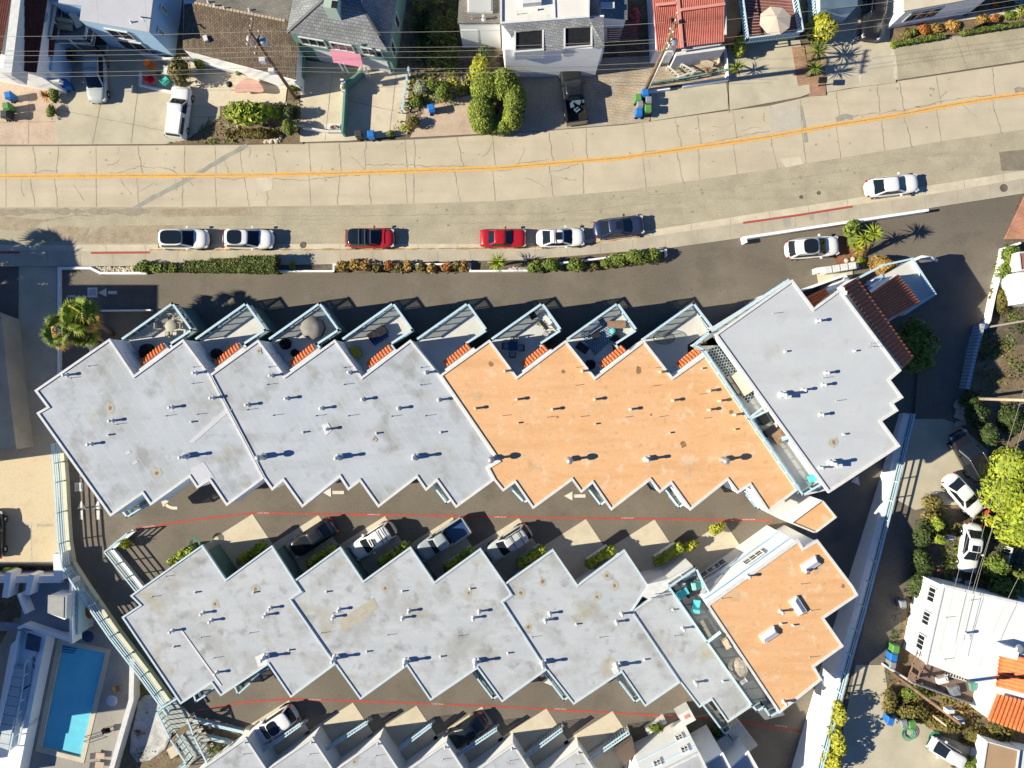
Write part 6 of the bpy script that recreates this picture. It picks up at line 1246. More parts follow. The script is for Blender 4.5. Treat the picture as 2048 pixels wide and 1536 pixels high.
# empty kidney shaped basin
bp = [(290, 1390), (318, 1388), (334, 1402), (338, 1440), (344, 1470), (330, 1500), (300, 1520), (275, 1524), (260, 1505), (262, 1470), (272, 1430), (276, 1405)]
bs = G(bp, PZ); c0 = center(bs); t = thing('empty_basin', 'drained kidney shaped grey stone basin right of the pool wall', 'basin', (c0.x, c0.y, PZ)); mb = MB(); n = len(bs); vs = []
for k, zz in ((1.0, .05), (.93, .12), (.86, .05), (.5, -.01), (.2, -.012)): vs += [Vector((c0.x + (p.x - c0.x) * k, c0.y + (p.y - c0.y) * k, PZ + zz)) for p in bs]
mb.add(vs, [(r_ * n + i, r_ * n + (i + 1) % n, (r_ + 1) * n + (i + 1) % n, (r_ + 1) * n + i) for r_ in range(4) for i in range(n)] + [tuple(range(4 * n, 5 * n))][::1], 0, True)
mb.build('shell', mat('weathered_plaster', (.48, .48, .47), (.60, .59, .57), 1.0, .12, 5, stains=[(.6, .5, .65, (.22, .21, .19), .7), (1.8, .6, .7, (.3, .36, .45), .5)], bump=.4), t)
plot('stone_slab', [(333, 1500), (350, 1488), (362, 1506), (342, 1518)], MM['conc_light'], PZ + .15, PZ)
plot('stone_slab', [(262, 1328), (280, 1320), (312, 1362), (292, 1378)], MM['pink_conc'], PZ + .06, PZ)
# white pool house cluster, seen in the lower left
zp = 2.6
t = thing('white_apartment', 'white apartment block with slatted balconies above and left of the pool', 'building', W(60, 1250, PZ))
mb = MB(); mb.prism(G([(-120, 1152), (118, 1152), (124, 1166), (-120, 1166)], 1.0), PZ, 1.0); mb.prism(G([(106, 1108), (124, 1108), (126, 1160), (108, 1164)], 1.6), PZ, 1.6); mb.build('wall', MM['white'], t)
mb = MB(); mb.prism(G([(-120, 1240), (40, 1247), (48, 1160), (142, 1160), (142, 1262), (-40, 1262), (-120, 1290)], .6), .3, .6, bot=True); mb.build('upper_terrace', mat('blue_grey_deck', (.22, .24, .27), (.26, .28, .31), 1, .06), t)
mb = MB(); mb.prism(G([(96, 1192), (133, 1192), (130, 1240), (96, 1226)], 2.6), .6, 2.6); mb.build('stair_house', MM['white'], t)
mb = MB(); mb.add(G([(96, 1190), (134, 1192), (133, 1238), (95, 1226)], 2.75), [(3, 2, 1, 0)]); mb.prism(G([(97, 1194), (128, 1194), (127, 1236), (96, 1224)], 2.8), 2.6, 2.8); mb.build('roof', mat('grey_board', (.34, .34, .33), (.38, .38, .37), 2, .06, stripe=(0, .4, .08, (.28, .28, .28), .6)), t)
mb = MB(); mb.wall_strip(G([(38, 1256), (48, 1252), (140, 1282)], 1.6), .25, .3, 1.6); mb.wall_strip(G([(142, 1162), (142, 1284)], 1.7), .3, .3, 1.7); mb.wall_strip(G([(36, 1190), (50, 1226)], 1.8), .2, .4, 1.8); mb.wall_strip(G([(16, 1150), (10, 1190)], 1.8), .5, .4, 1.8); mb.wall_strip(G([(62, 1155), (55, 1184)], 1.8), .5, .4, 1.8); mb.build('balcony_wall', MM['white'], t)
mb = MB()
for k in range(14): mb.beam(W(143, 1186 + k * 5.5, 1.4), W(153, 1186 + k * 5.5, 1.4), .08, .06)
mb.wall_strip(G([(155, 1180), (152, 1268)], 1.4), .2, PZ, 1.3); mb.build('slatted_stair', MM['blue_trim'], t)
mb = MB(); mb.prism(G([(20, 1290), (52, 1262), (84, 1272), (30, 1560), (-30, 1560)], -.2), PZ, -.3); mb.build('west_wing', MM['white'], t)
mb = MB(); mb.wall_strip(G([(88, 1274), (76, 1330), (52, 1450), (32, 1550)], .3), .45, PZ, .3); mb.wall_strip(G([(40, 1258), (20, 1350), (-20, 1520)], .3), .3, PZ, .35); mb.wall_strip(G([(38, 1254), (88, 1272)], .3), .4, PZ, .32); mb.build('wing_wall', MM['white'], t)
mb = MB(); mb.prism(G([(54, 1268), (80, 1276), (76, 1304), (50, 1298)], .5), -.3, .5); mb.build('roof_hut', mat('navy_panel', (.05, .08, .13), (.06, .1, .15), 2), t)
mb = MB(); mb.prism(G([(20, 1330), (48, 1336), (16, 1500), (-14, 1490)], .2), -.3, .2); mb.build('glass_roof', mat('pale_slat_roof', (.42, .47, .52), (.48, .53, .58), 1, .1, rough=.5, stripe=(80, .9, .1, (.16, .2, .25), .8)), t)
rail(t, [W(50, 1325, .9), W(44, 1380, .9), W(20, 1500, .9)], -.3, .9, MM['blue_trim'], top_w=.12, panel=False, name='railing')
# building west of the court whose shade crosses the drive, plus its low roof edge
t, r_ = building('white_apartment', 'tall white apartment block just outside the left edge above the court', [(-700, 592), (-224, 592), (-224, 955), (-700, 955)], 9.7, MM['roof_b'], z0=0, trim=.2, cat='building')
mb = MB(); mb.prism(G([(-60, 610), (3, 634), (20, 800), (33, 898), (-60, 900)], 2.4), 0, 2.4); c_ = mb.build('garage_block', MM['walk'], base=W(0, 700, 0)); tag(c_, 'low pale garage roof at the left edge beside the court', 'garage')
# timber stairs and bridge at the lower left
t = thing('outdoor_stairs', 'pale blue railed timber stairs and landing at the lower left, by the red line', 'stairs', W(370, 1440, 0))
mb = MB(); mb.prism(G([(315, 1420), (350, 1400), (390, 1440), (342, 1466)], .9), .75, .9, bot=True); mb.prism(G([(350, 1480), (392, 1450), (420, 1500), (375, 1520)], .5), .3, .45); mb.prism(G([(345, 1560), (372, 1515), (410, 1500), (440, 1530), (420, 1570)], -.1), -.4, -.1); mb.build('landing', mat('slat_deck', (.42, .44, .40), (.36, .38, .34), 2, .08, stripe=(57, .3, .25, (.2, .22, .22), .9)), t)
rail(t, [W(352, 1398, 1.9), W(313, 1422, 1.9), W(340, 1478, 1.9), W(378, 1522, 1.4), W(345, 1545, 1.0)], .6, 1.9, panel=False, post=.5, top_w=.14); rail(t, [W(374, 1440, 1.9), W(388, 1470, 1.7), W(425, 1525, 1.0)], .4, 1.8, panel=False, post=.4, top_w=.14)
for k in range(7):
    mb = MB(); a = W(372 + k * 7, 1444 + k * 11, 1.5 - k * .16); mb.beam(a, a + Vector((.9, .5, 0)), .3, .06); mb.build('step', MM['wood_pale'], t)
for i, (a, b) in enumerate((((384, 1438), (488, 1462)), ((400, 1470), (460, 1484)))):
    mb = MB(); mb.beam(W(*a, .7), W(*b, .4), .28, .5); tag(mb.build('timber_beam', MM['blue_trim'], base=W(*a, 0)), ['long pale blue beam beside the timber stairs', 'short pale blue beam beside the timber stairs'][i], 'beam')
plot('planting_bed', [(392, 1446), (490, 1470), (440, 1510), (425, 1500)], MM['soil'], .03)

t, r_ = building('white_apartment', 'tall white apartment block just outside the lower left corner, shading the pool', [(-700, 1228), (-268, 1228), (-262, 1580), (-700, 1580)], 8.8, MM['roof_b'], z0=PZ, trim=.2, cat='building')
# ------------------------------------------------------------------ vehicles
def paint(name, c, c2=None): return mat(name, c, c2 or c, 2, rough=.32, spec=.45, coat=.8)
CG = mat('car_glass', (.012, .018, .026), rough=.06, spec=.55); TY = mat('tyre', (.018, .018, .018), rough=.9); RIM = mat('rim', (.35, .35, .36), rough=.3, metal=.8)
HL = mat('headlamp', (.55, .56, .58), rough=.1, coat=1); TLm = mat('tail_lamp', (.40, .015, .015), rough=.2, coat=1); PLs = mat('car_trim', (.02, .02, .022), rough=.5)
PW = paint('white_car_paint', (.80, .80, .80)); PS = paint('silver_car_paint', (.50, .52, .53)); PR = paint('red_car_paint', (.42, .012, .018)); PBk = paint('black_car_paint', (.014, .014, .016)); PB = paint('dark_blue_car_paint', (.025, .035, .085)); PG = paint('grey_blue_truck_paint', (.34, .38, .42)); PGn = paint('pale_green_grey_paint', (.46, .50, .48)); PBl = paint('blue_bed_liner', (.03, .07, .18))
def rrect(x0, x1, hw, n=44, e=4.5):
    cx_, hl = (x0 + x1) / 2, (x1 - x0) / 2; out = []
    for k in range(n):
        a = 2 * math.pi * (k + .5) / n; c, s_ = math.cos(a), math.sin(a); out.append((cx_ + hl * abs(c) ** (2 / e) * (1 if c > 0 else -1), hw * abs(s_) ** (2 / e) * (1 if s_ > 0 else -1), a))
    return out
def car(label, x, y, ang, L, Wd, Hh, col, cat='car', name='parked_car', z0=0.0, cab=(-.44, .2), roofx=(-.36, .05), hood=.92, boot=None, nose=5.5, glass_roof=None, sun=None, racks=None, rails=False, bed=None, roof_col=None, canopy=False, tail_h=None, wr=.78, bedm=None):
    c = W(x, y, z0 + .75); t = thing(name, label, cat, (c.x, c.y, z0), R(ang)); OFF[t.name] = Vector((0, 0, 0)); hl = L / 2; boot = boot or hood
    xs0 = -hl if not bed else bed * hl
    N = 30; m = MB(); rings = []
    for i in range(N + 1):
        u = i / N; u = .5 - .5 * math.cos(math.pi * u); X = xs0 + (hl - xs0) * u; tt = X / hl
        w = Wd / 2 * max(.02, 1 - abs(tt) ** (5 if nose < 7 else 8)) ** (1 / (nose * (.72 if nose < 7 else 1))) * (1 - .05 * max(0, tt) ** 2 - (.03 if tt < 0 else 0) * tt * tt)
        zt = boot + (hood - boot) * min(1, max(0, (tt + .4) / .8)); 
        drop = max(0, abs(tt) - .72) / .28; zt -= .16 * drop ** 2.2 + (.16 * drop ** 6)
        zb = .22 + .12 * drop ** 3
        ring = [(X, -w * .9, zb), (X, -w, .5), (X, -w * .985, zt - .14), (X, -w * .9, zt - .03), (X, -w * .6, zt + .01), (X, 0, zt + .035)]
        rings.append(ring + [(a, -b, z_) for a, b, z_ in ring[-2::-1]])
    k = len(rings[0]); vs = [v for r_ in rings for v in r_]; fs = [(i * k + j, i * k + j + 1, (i + 1) * k + j + 1, (i + 1) * k + j) for i in range(N) for j in range(k - 1)]
    fs += [tuple(range(k - 1, -1, -1)), tuple(N * k + j for j in range(k))]
    m.add(vs, [f[::-1] for f in fs], 0, True)
    # greenhouse
    zb_ = (hood + boot) / 2 - .02; b0, b1 = cab[0] * L, cab[1] * L; r0, r1 = roofx[0] * L, roofx[1] * L; hw = Wd / 2 * .90; rw = Wd / 2 * wr
    A = rrect(b0, b1, hw, e=6); B = rrect(r0, r1, rw, e=5); n = len(A); parts = {'windshield': MB(), 'rear_window': MB(), 'side_window': MB(), 'side_window2': MB()}; pil = MB()
    def P3(q, z_): return Vector((q[0], q[1], z_))
    for i in range(n):
        j = (i + 1) % n; a = (A[i][2] + (A[j][2] - A[i][2]) / 2) % (2 * math.pi) if j else 0.0; q = [P3(A[i], zb_ + (0 if 1 else 0)), P3(A[j], zb_), P3(B[j], Hh - .06), P3(B[i], Hh - .06)]
        ca, sa = math.cos(a), math.sin(a); d = math.degrees(a) % 180
        if abs(ca) > .83 or True:
            px_, py_ = (A[i][0] + A[j][0]) / 2, (A[i][1] + A[j][1]) / 2; ex, ey = (px_ - (b0 + b1) / 2) / ((b1 - b0) / 2), py_ / hw
            if abs(ey) < .86: tgt = parts['windshield' if ex > 0 else 'rear_window']
            elif abs(ex) < .80 and not (abs(ex + .05) < .035): tgt = parts['side_window' if ey > 0 else 'side_window2']
            else: tgt = pil
        tgt.add(q, [(0, 1, 2, 3)], 0, True)
    m.add([v for v in pil.v], pil.f, 0)
    # roof shell
    rr_ = []
    for kk, zz in ((1.0, Hh - .06), (.97, Hh - .02), (.85, Hh + .015), (.5, Hh + .04), (.05, Hh + .045)):
        rr_.append([Vector(((q[0] - (r0 + r1) / 2) * kk + (r0 + r1) / 2, q[1] * kk, zz)) for q in B])
    ro = MB(); ro.add([v for r_ in rr_ for v in r_], [(a_ * n + i, a_ * n + (i + 1) % n, (a_ + 1) * n + (i + 1) % n, (a_ + 1) * n + i) for a_ in range(4) for i in range(n)] + [tuple(range(4 * n, 5 * n))], 0, True)
    body = m.build('body', col, t); 
    ro.build('roof', roof_col or col, t)
    for nm in ('windshield', 'rear_window', 'side_window', 'side_window2'): parts[nm].build(nm.rstrip('2'), CG if not (canopy and nm == 'rear_window') else col, t)
    if glass_roof:
        g = MB(); a_, b_ = glass_roof; gp_ = rrect(a_ * L, b_ * L, rw * .86, 32, 3.6); g.prism([(q[0], q[1]) for q in gp_], Hh - .02, Hh + .062); g.build('glass_roof', CG, t)
    if sun: g = MB(); g.box((sun * L, 0, Hh + .05), (.55, rw * 1.1, .03)); g.build('sunroof', CG, t)
    if rails:
        for s_ in (-1, 1): g = MB(); g.tube([((r0 + .2), s_ * rw * .92, Hh), (r0 + .3, s_ * rw * .92, Hh + .09), (r1 - .3, s_ * rw * .92, Hh + .09), (r1 - .1, s_ * rw * .92, Hh)], .03, 6); g.build('roof_rail', RIM, t)
    for rx_ in (racks or []): g = MB(); g.beam((rx_ * L, -rw * 1.02, Hh + .13), (rx_ * L, rw * 1.02, Hh + .13), .06, .04); g.build('roof_bar', RIM if roof_col or col in (PR, PGn) else PLs, t)
    for sx in (-.31, .31):
        for s_ in (-1, 1):
            g = MB(); yy = s_ * (Wd / 2 - .11); g.tube([(sx * L, yy - .11, .33), (sx * L, yy + .11, .33)], .33, 18); wh = g.build('wheel', TY, t); g = MB(); g.tube([(sx * L, yy + s_ * .10, .33), (sx * L, yy + s_ * .125, .33)], .21, 12); g.build('rim', RIM, wh)
    for s_ in (-1, 1):
        g = MB(); g.box((hl * .90, s_ * Wd * .36, hood - .2), (.3, .3, .13), -s_ * .45); g.build('headlight', HL, t)
        g = MB(); g.box((-hl * .93, s_ * Wd * .36, (boot if not bed else .9) - .26), (.14, .26, .16), s_ * .5); g.build('tail_light', TLm, t)
        g = MB(); g.box((b1 - .62, s_ * (Wd / 2 + .07), zb_ + .08), (.16, .2, .13)); g.build('mirror', col, t)
    g = MB(); g.box((hl - .05, 0, .42), (.1, Wd * .62, .2)); g.build('grille', PLs, t)
    if bed:
        bx0, bx1 = -hl, bed * hl + .05; g = MB(); bw = Wd / 2 * .97; zt = boot
        for s_ in (-1, 1): g.box(((bx0 + bx1) / 2, s_ * (bw - .05), (zt + .3) / 2 + .1), (bx1 - bx0, .12, zt - .25))
        g.box((bx0 + .06, 0, (zt + .3) / 2 + .1), (.12, bw * 2, zt - .25)); bo = g.build('bed', col, t)
        if canopy:
            g = MB(); q0 = [(bx0 + .05, -bw + .05), (bx1 + .1, -bw + .05), (bx1 + .1, bw - .05), (bx0 + .05, bw - .05)]; q1 = [(bx0 + .25, -bw + .22), (bx1 + .1, -bw + .22), (bx1 + .1, bw - .22), (bx0 + .25, bw - .22)]
            g.add([(a_, b_, zt) for a_, b_ in q0] + [(a_, b_, Hh - .02) for a_, b_ in q1], [(4, 5, 6, 7), (0, 1, 5, 4), (1, 2, 6, 5), (2, 3, 7, 6), (3, 0, 4, 7)]); cn = g.build('canopy_shell', col, t)
            g = MB(); g.box((bx0 + .12, 0, zt + .25), (.03, bw * 1.5, .38), ry=.4); g.build('rear_window', CG, t)
            for s_ in (-1, 1): g = MB(); g.box(((bx0 + bx1) / 2, s_ * (bw - .12), zt + .27), ((bx1 - bx0) * .72, .03, .3), rx=s_ * .36); g.build('side_window', CG, t)
        else: g = MB(); g.box(((bx0 + bx1) / 2, 0, .62), (bx1 - bx0 - .15, bw * 2 - .2, .05)); g.build('bed_floor', bedm or PLs, t)
    return t
SUV = dict(cab=(-.47, .24), roofx=(-.40, .06), hood=.98, boot=1.02); SED = dict(cab=(-.40, .24), roofx=(-.22, .06), hood=.88, boot=.95, wr=.72)
car('white crossover with a black glass roof, leftmost of the cars parked along the street', 366, 478, 0, 4.75, 1.88, 1.6, PW, glass_roof=(-.36, .05), **SUV)
car('white crossover with a black sunroof, second parked car from the left on the street', 496, 478, -1, 4.75, 1.88, 1.62, PW, glass_roof=(-.34, -.06), rails=True, **SUV)
car('red hatchback with a dark glass roof and silver roof bars', 739, 476, 0, 4.65, 1.85, 1.5, PR, roof_col=CG, racks=(-.18, -.06, .05), **dict(SUV, hood=.9, boot=.95))
car('boxy dark red saloon between the red hatchback and the silver saloon', 1006, 476, 0, 4.3, 1.72, 1.36, PR, cab=(-.34, .2), roofx=(-.19, .06), hood=.88, boot=.92, nose=9, wr=.75)
car('silver white saloon with an open sunroof, close behind the dark blue car', 1121, 475, 2, 4.5, 1.76, 1.42, PW, sun=-.04, racks=(-.14,), **SED)
car('dark blue saloon with a sunroof, front of the row of street cars', 1238, 454, 7, 4.75, 1.85, 1.45, PB, sun=-.02, **SED)
car('white saloon parked alone past the red kerb', 1785, 371, 7, 4.95, 1.84, 1.42, PW, **SED)
car('white SUV with a large black panoramic roof in the private drive', 1625, 495, 5, 4.95, 1.95, 1.7, PW, glass_roof=(-.24, .02), rails=True, **SUV)
car('pale silver estate car with roof bars in the shade of the blue house', 192, 155, -88, 4.6, 1.82, 1.62, PGn, sun=.0, rails=True, racks=(-.3, -.1), **SUV)
car('white pickup with a white canopy over its bed on the concrete driveway', 358, 224, 82, 4.9, 1.78, 1.66, PW, cat='pickup truck', name='pickup_truck', cab=(-.10, .24), roofx=(-.06, .1), hood=1.0, boot=1.02, bed=-.16, canopy=True, nose=8)
car('black pickup with an open bed full of gear on the aggregate driveway', 1146, 186, 98, 5.75, 2.0, 1.85, PBk, cat='pickup truck', name='pickup_truck', cab=(-.14, .22), roofx=(-.1, .1), hood=1.15, boot=1.15, bed=-.24, nose=9, sun=.0)
car('black off-roader with a roof rack in the shade at the top right', 1745, 34, -97, 4.3, 1.85, 1.85, PBk, cab=(-.46, .16), roofx=(-.44, .08), hood=1.1, boot=1.15, nose=9, racks=(-.36, -.24, -.12, .02), rails=True)
car('dark grey saloon backed out of the second bay of the lower row', 626, 1075, 213, 4.75, 1.84, 1.42, PBk, **SED)
car('white SUV with a black roof box mount in the third bay of the lower row', 747, 1081, 213, 4.6, 1.84, 1.65, PW, racks=(-.30, -.2), **SUV)
car('blue grey pickup with a blue bed in the fourth bay of the lower row', 886, 1079, 213, 5.3, 1.9, 1.78, PG, cat='pickup truck', name='pickup_truck', cab=(-.12, .24), roofx=(-.09, .12), hood=1.1, boot=1.1, bed=-.2, nose=8, bedm=PBl)
car('silver SUV with two black roof bars in the fifth bay of the lower row', 1018, 1086, 213, 4.6, 1.84, 1.68, PS, racks=(-.28, -.1), rails=True, **SUV)
car('white SUV with a black sunroof in the first bay of the bottom row', 547, 1451, 214, 4.85, 1.92, 1.7, PW, glass_roof=(-.17, .04), **SUV)
car('black coupe with red rear lamps in the fourth bay of the bottom row', 931, 1465, 214, 4.55, 1.84, 1.4, PBk, roof_col=CG, **dict(SED, cab=(-.42, .2), roofx=(-.22, .0)))
car('black SUV in deep shade at the edge of the side road, beside the white saloon', 1940, 912, 119, 4.9, 1.9, 1.7, PBk, z0=1.0, rails=True, **SUV)
car('white saloon in the sun beside the yellow green tree', 1928, 990, -49, 4.45, 1.78, 1.42, PW, z0=1.3, **SED)
car('silver white saloon with a sunroof beside the picket fence', 1942, 1096, 262, 4.5, 1.76, 1.42, PW, z0=1.7, sun=-.02, **SED)
car('small white van with a grey windscreen in the lower right yard', 1890, 1502, 150, 2.9, 1.4, 1.75, PW, cat='van', z0=2.8, cab=(-.49, .4), roofx=(-.47, .12), hood=.95, boot=1.1, nose=9)
car('dark car cut off by the left edge in the painted bays', -14, 1070, 90, 4.5, 1.8, 1.45, PBk, **SED)
for i in range(9): pass
c = W(1153, 212, .7); mb = MB(); rr = random.Random(5)
for _k in range(9): mb.box(c + Vector((rr.uniform(-.5, .5), rr.uniform(-.6, .6), rr.uniform(.05, .25))), (rr.uniform(.2, .5), rr.uniform(.1, .5), .2), rr.uniform(0, 3))
tag(mb.build('tool_pile', mat('blue_grey_gear', (.06, .12, .2), (.12, .16, .2), 3), base=c), 'loose blue and grey gear lying in the black pickup bed', 'gear')
c = W(748, 1078, 1.75); mb = MB()
for k in (-1, 1): mb.beam(c + Vector((k * .12 - .35, -.05, .06)), c + Vector((k * .12 - .05, -.62, .06)), .12, .05)
tag(mb.build('cargo_mount', PLs, base=c), 'pair of black roof mounts on the white SUV in the third bay', 'roof mount')
# ------------------------------------------------------------------ bins
def bin_(label, x, y, col, ang=0, z0=.12, w=.6, h=1.05):
    c = W(x, y, z0 + h); t = thing('wheelie_bin', label, 'bin', (c.x, c.y, z0), R(ang)); OFF[t.name] = Vector((0, 0, 0))
    m = MB(); b = [(-.8, -.8), (.8, -.8), (.8, .8), (-.8, .8)]; m.add([(a * w / 2, e * w / 2 * 1.1, 0) for a, e in b] + [(a * w / 1.7, e * w / 1.7 * 1.1, h * .88) for a, e in b], [(3, 2, 1, 0), (0, 1, 5, 4), (1, 2, 6, 5), (2, 3, 7, 6), (3, 0, 4, 7), (4, 5, 6, 7)]); m.build('body', col, t)
    m = MB(); m.add([(a * w / 1.55, e * w / 1.45, h * .88) for a, e in b] + [(a * w / 2.0, e * w / 1.9, h) for a, e in b], [(0, 1, 5, 4), (1, 2, 6, 5), (2, 3, 7, 6), (3, 0, 4, 7), (4, 5, 6, 7), (3, 2, 1, 0)]); m.box((0, -w * .62, h * .9), (w * .8, .06, .05)); m.build('lid', col, t)
    for s_ in (-1, 1): m = MB(); m.tube([(s_ * w * .42, -w * .5, .1), (s_ * w * .48, -w * .5, .1)], .1, 10); m.build('wheel', TY, t)
    return t
BB = mat('blue_bin', (.02, .16, .52), (.025, .19, .56), 2, rough=.45); BG = mat('green_bin', (.10, .26, .07), (.12, .3, .08), 2, rough=.5); BK = mat('grey_bin', (.05, .055, .06), rough=.5); BGl = mat('pale_grey_bin', (.24, .26, .28), rough=.5)
for lab, x, y, m_, a, z_ in (('blue bin at the foot of the right power pole', 1291, 184, BB, 5, .12), ('green bin left of the topmost blue bin by the right power pole', 1277, 194, BG, 5, .12), ('pale grey bin under the topmost blue bin by the right power pole', 1298, 198, BGl, 0, .12), ('dark grey bin between the green and the lower blue bin on the flagstones', 1281, 207, BGl, 5, .12), ('blue bin nearest the street below the right power pole', 1279, 222, BB, 0, .12), ('green bin nearest the street right of the lower blue bin', 1297, 215, BG, 0, .12),
                           ('blue bin in the pink driveway below the terrace garden', 862, 214, BB, 15, .12), ('blue bin at the street end of the split driveway', 741, 267, BB, 3, .12), ('dark grey bin left of the blue bin at the split driveway', 716, 266, BK, 8, .12),
                           ('blue bin beside the left border of the concrete driveway', 127, 166, BB, 20, .12), ('blue bin on the left patio', 14, 189, BB, 10, .12), ('green bin on the left patio', 10, 211, BG, 10, .12), ('black bin on the left patio', 6, 227, BK, 0, .12),
                           ('green bin beside the white house at the side road', 1793, 1299, BG, -8, 2.3), ('blue bin below the green one beside the white house', 1789, 1316, BB, -10, 2.3), ('grey bin below the blue one beside the white house', 1787, 1331, BGl, -10, 2.3), ('blue bin in the lower right yard', 1783, 1443, BB, -15, 2.8), ('grey bin right of the blue bin in the lower right yard', 1810, 1448, BGl, 10, 2.8), ('green bin beside the hoses in the lower right yard', 1826, 1450, BG, 10, 2.8),
                           ('bright blue bin against the yellow green tree', 1973, 983, BB, 5, 1.3), ('pale grey bin in the dark verge of the side road', 1808, 1209, BGl, 5, 2.0)):
    bin_(lab, x, y, m_, a, z_, w=.62 if m_ is not BGl else .55)
for i, (x, y) in enumerate(((1815, 1466), (1868, 1475))):
    c = W(x, y, 2.9); mb = MB()
    for k in range(4): r_ = .35 + k * .09; mb.tube([c + Vector((math.cos(a * .52) * r_, math.sin(a * .52) * r_, .05 + k * .04)) for a in range(13)], .03, 5, cap=False)
    tag(mb.build('garden_hose', mat('green_hose', (.08, .34, .22)), base=c), 'coiled green garden hose in the lower right yard, ' + ('left' if i == 0 else 'right') + ' one', 'hose')
c = W(391, 1086, .9); mb = MB()
for k in range(4): r_ = .3 + k * .07; mb.tube([c + Vector((math.cos(a * .52) * r_, math.sin(a * .52) * r_, .02 + k * .04)) for a in range(13)], .03, 5, cap=False)
tag(mb.build('garden_hose', mat('teal_hose', (.1, .28, .2)), base=c), 'coiled green hose at the north corner of the lower row', 'hose')
# ------------------------------------------------------------------ poles and wires
def pole(label, bx, by, h, bits, r=.17, m_=None, lean=(0, 0), z0=0):
    b = W(bx, by, z0); t = thing('utility_pole', label, 'utility pole', b); top = b + Vector((lean[0], lean[1], h)); mb = MB(); mb.tube([b, b.lerp(top, .5), top], [r, r * .88, r * .7], 10); mb.build('mast', m_ or MM['pole_wood'], t)
    for kind, z_, a, l in bits:
        q = b.lerp(top, z_ / h); d = Vector((math.cos(R(a)), math.sin(R(a)), 0)); mb = MB()
        if kind == 'arm':
            mb.beam(q - d * l / 2, q + d * l / 2, .12, .14); ar = mb.build('crossarm', MM['pole_wood'], t)
            for k in (-.45, -.2, .2, .45): g = MB(); g.lathe(q + d * l * k + Vector((0, 0, .07)), [(.04, 0), (.08, .08), (.05, .2)], 7); g.build('insulator', MM['trim'], ar)
        elif kind == 'can': mb.lathe(q + d * l, [(.05, -.5), (.3, -.45), (.32, .4), (.2, .5)], 14); mb.build('transformer', MM['steel'], t)
        elif kind == 'box': mb.box(q + d * l, (.5, .35, .6)); mb.build('junction_box', MM['trim'], t)
        elif kind == 'riser': mb.tube([b + d * l, q + d * l], .07, 6); mb.build('conduit', MM['pipe'], t)
    return t
pole('wooden utility pole with grey transformer cans, beside the green house', 592, 196, 11.2, (('arm', 10.9, 80, 2.2), ('arm', 9.4, 80, 2.0), ('can', 9.2, 20, .5), ('can', 9.4, 160, .5), ('can', 8.6, 100, .5), ('box', 7.0, 200, .5), ('box', 5.5, 230, .4)), lean=(-.3, .8))
pole('wooden utility pole with crossarm and white conduit, beside the red tiled house', 1290, 182, 12.3, (('arm', 12.0, 78, 2.3), ('arm', 10.0, 80, 1.8), ('can', 9.6, -20, .5), ('box', 8.4, -30, .45), ('riser', 9.5, -40, .25)))
pole('brown utility pole leaning out over the shrubs at the lower right', 1776, 1338, 10.5, (('box', 9.8, 0, .3), ('box', 8.8, 60, .3)), z0=2.2)
pole('pale grey utility pole at the right edge beside the dark hedge', 1944, 797, 9.0, (), r=.16, m_=MM['wood_pale'], z0=.4)
pole('short brown timber post by the lower right shed', 1900, 1532, 4.6, (), r=.12, m_=MM['wood_pale'], z0=2.8)
pole('short stub post leaning on the shrubs below the terrace', 1858, 1424, 2.6, (), r=.13, m_=MM['wood_pale'], z0=2.6)
def wire(label, a, b, za, zb2, sag=.8, r=.013, group=None):
    p, q = W(*a, za), W(*b, zb2); pts = []
    for i in range(25): s_ = i / 24; v = p.lerp(q, s_); v.z -= sag * 4 * s_ * (1 - s_); pts.append(v)
    mb = MB(); mb.tube(pts, r, 5); o = mb.build('power_line', MM['wire'], base=p); return tag(o, label, 'power line', group)
g1 = 'overhead wires between the two street poles'
for i, (y0, y1, y2, zz) in enumerate(((62, 56, 45, 11.5), (92, 86, 78, 10.0), (100, 96, 84, 9.6), (115, 106, 100, 8.6), (137, 128, 118, 7.2), (146, 136, 128, 6.8))):
    wn = ['northernmost', 'second', 'third', 'fourth', 'fifth', 'southernmost'][i]
    wire('%s overhead wire from the left edge to the left street pole' % wn, (-300, y0 + 8), (560 if i else 540, y1 + 6), zz, zz, .5, group='overhead wires left of the transformer pole')
    wire('%s overhead wire between the two street poles' % wn, (560 if i else 540, y1 + 6), (1330, y2 + (6 if i > 3 else 0)), zz, zz, .7, group=g1)
for i, (ya, yb, zz) in enumerate(((45, -30, 12), (82, 0, 11), (96, 12, 9))): wire('%s overhead wire from the right street pole to the top right corner' % ['upper', 'middle', 'lower'][i], (1335, ya + 5), (2300, yb - 45), zz, zz, .9, group='overhead wires right of the right street pole')
for a, b, l in (((2120, 560), (1955, 985), 'left'), ((2140, 580), (1968, 1000), 'right')): wire('thin wire slanting over the yellow green tree, %s one' % l, a, (b[0] - 45, 1290), 9, 7, .6, group='wires slanting over the white house')
for i, (a, b) in enumerate((((1960, 990), (1880, 1300)), ((1990, 1040), (1905, 1330)), ((2040, 1150), (1960, 1330)))): wire('thin wire crossing the flat white roof, %s one' % ['left', 'middle', 'right'][i], a, b, 8, 7.5, .2, group='wires slanting over the white house')
c = W(1634, 172, .1); t = thing('mailbox', 'row of three dark mailboxes on a post at the brick path', 'mailbox', c); mb = MB(); mb.beam(c, c + Vector((0, 0, 1.1)), .1, .1); mb.build('post', MM['wood'], t)
for k in range(3): mb = MB(); mb.box(c + Vector((-.25 + k * .27, .05, 1.2)), (.2, .5, .22), -.1); mb.build('box', MM['dark'], t)
c = W(1674, 539, 1.2); t = thing('mailbox', 'row of four white mailbox cabinets beside the private drive', 'mailbox', Vector((c.x, c.y, .1)))
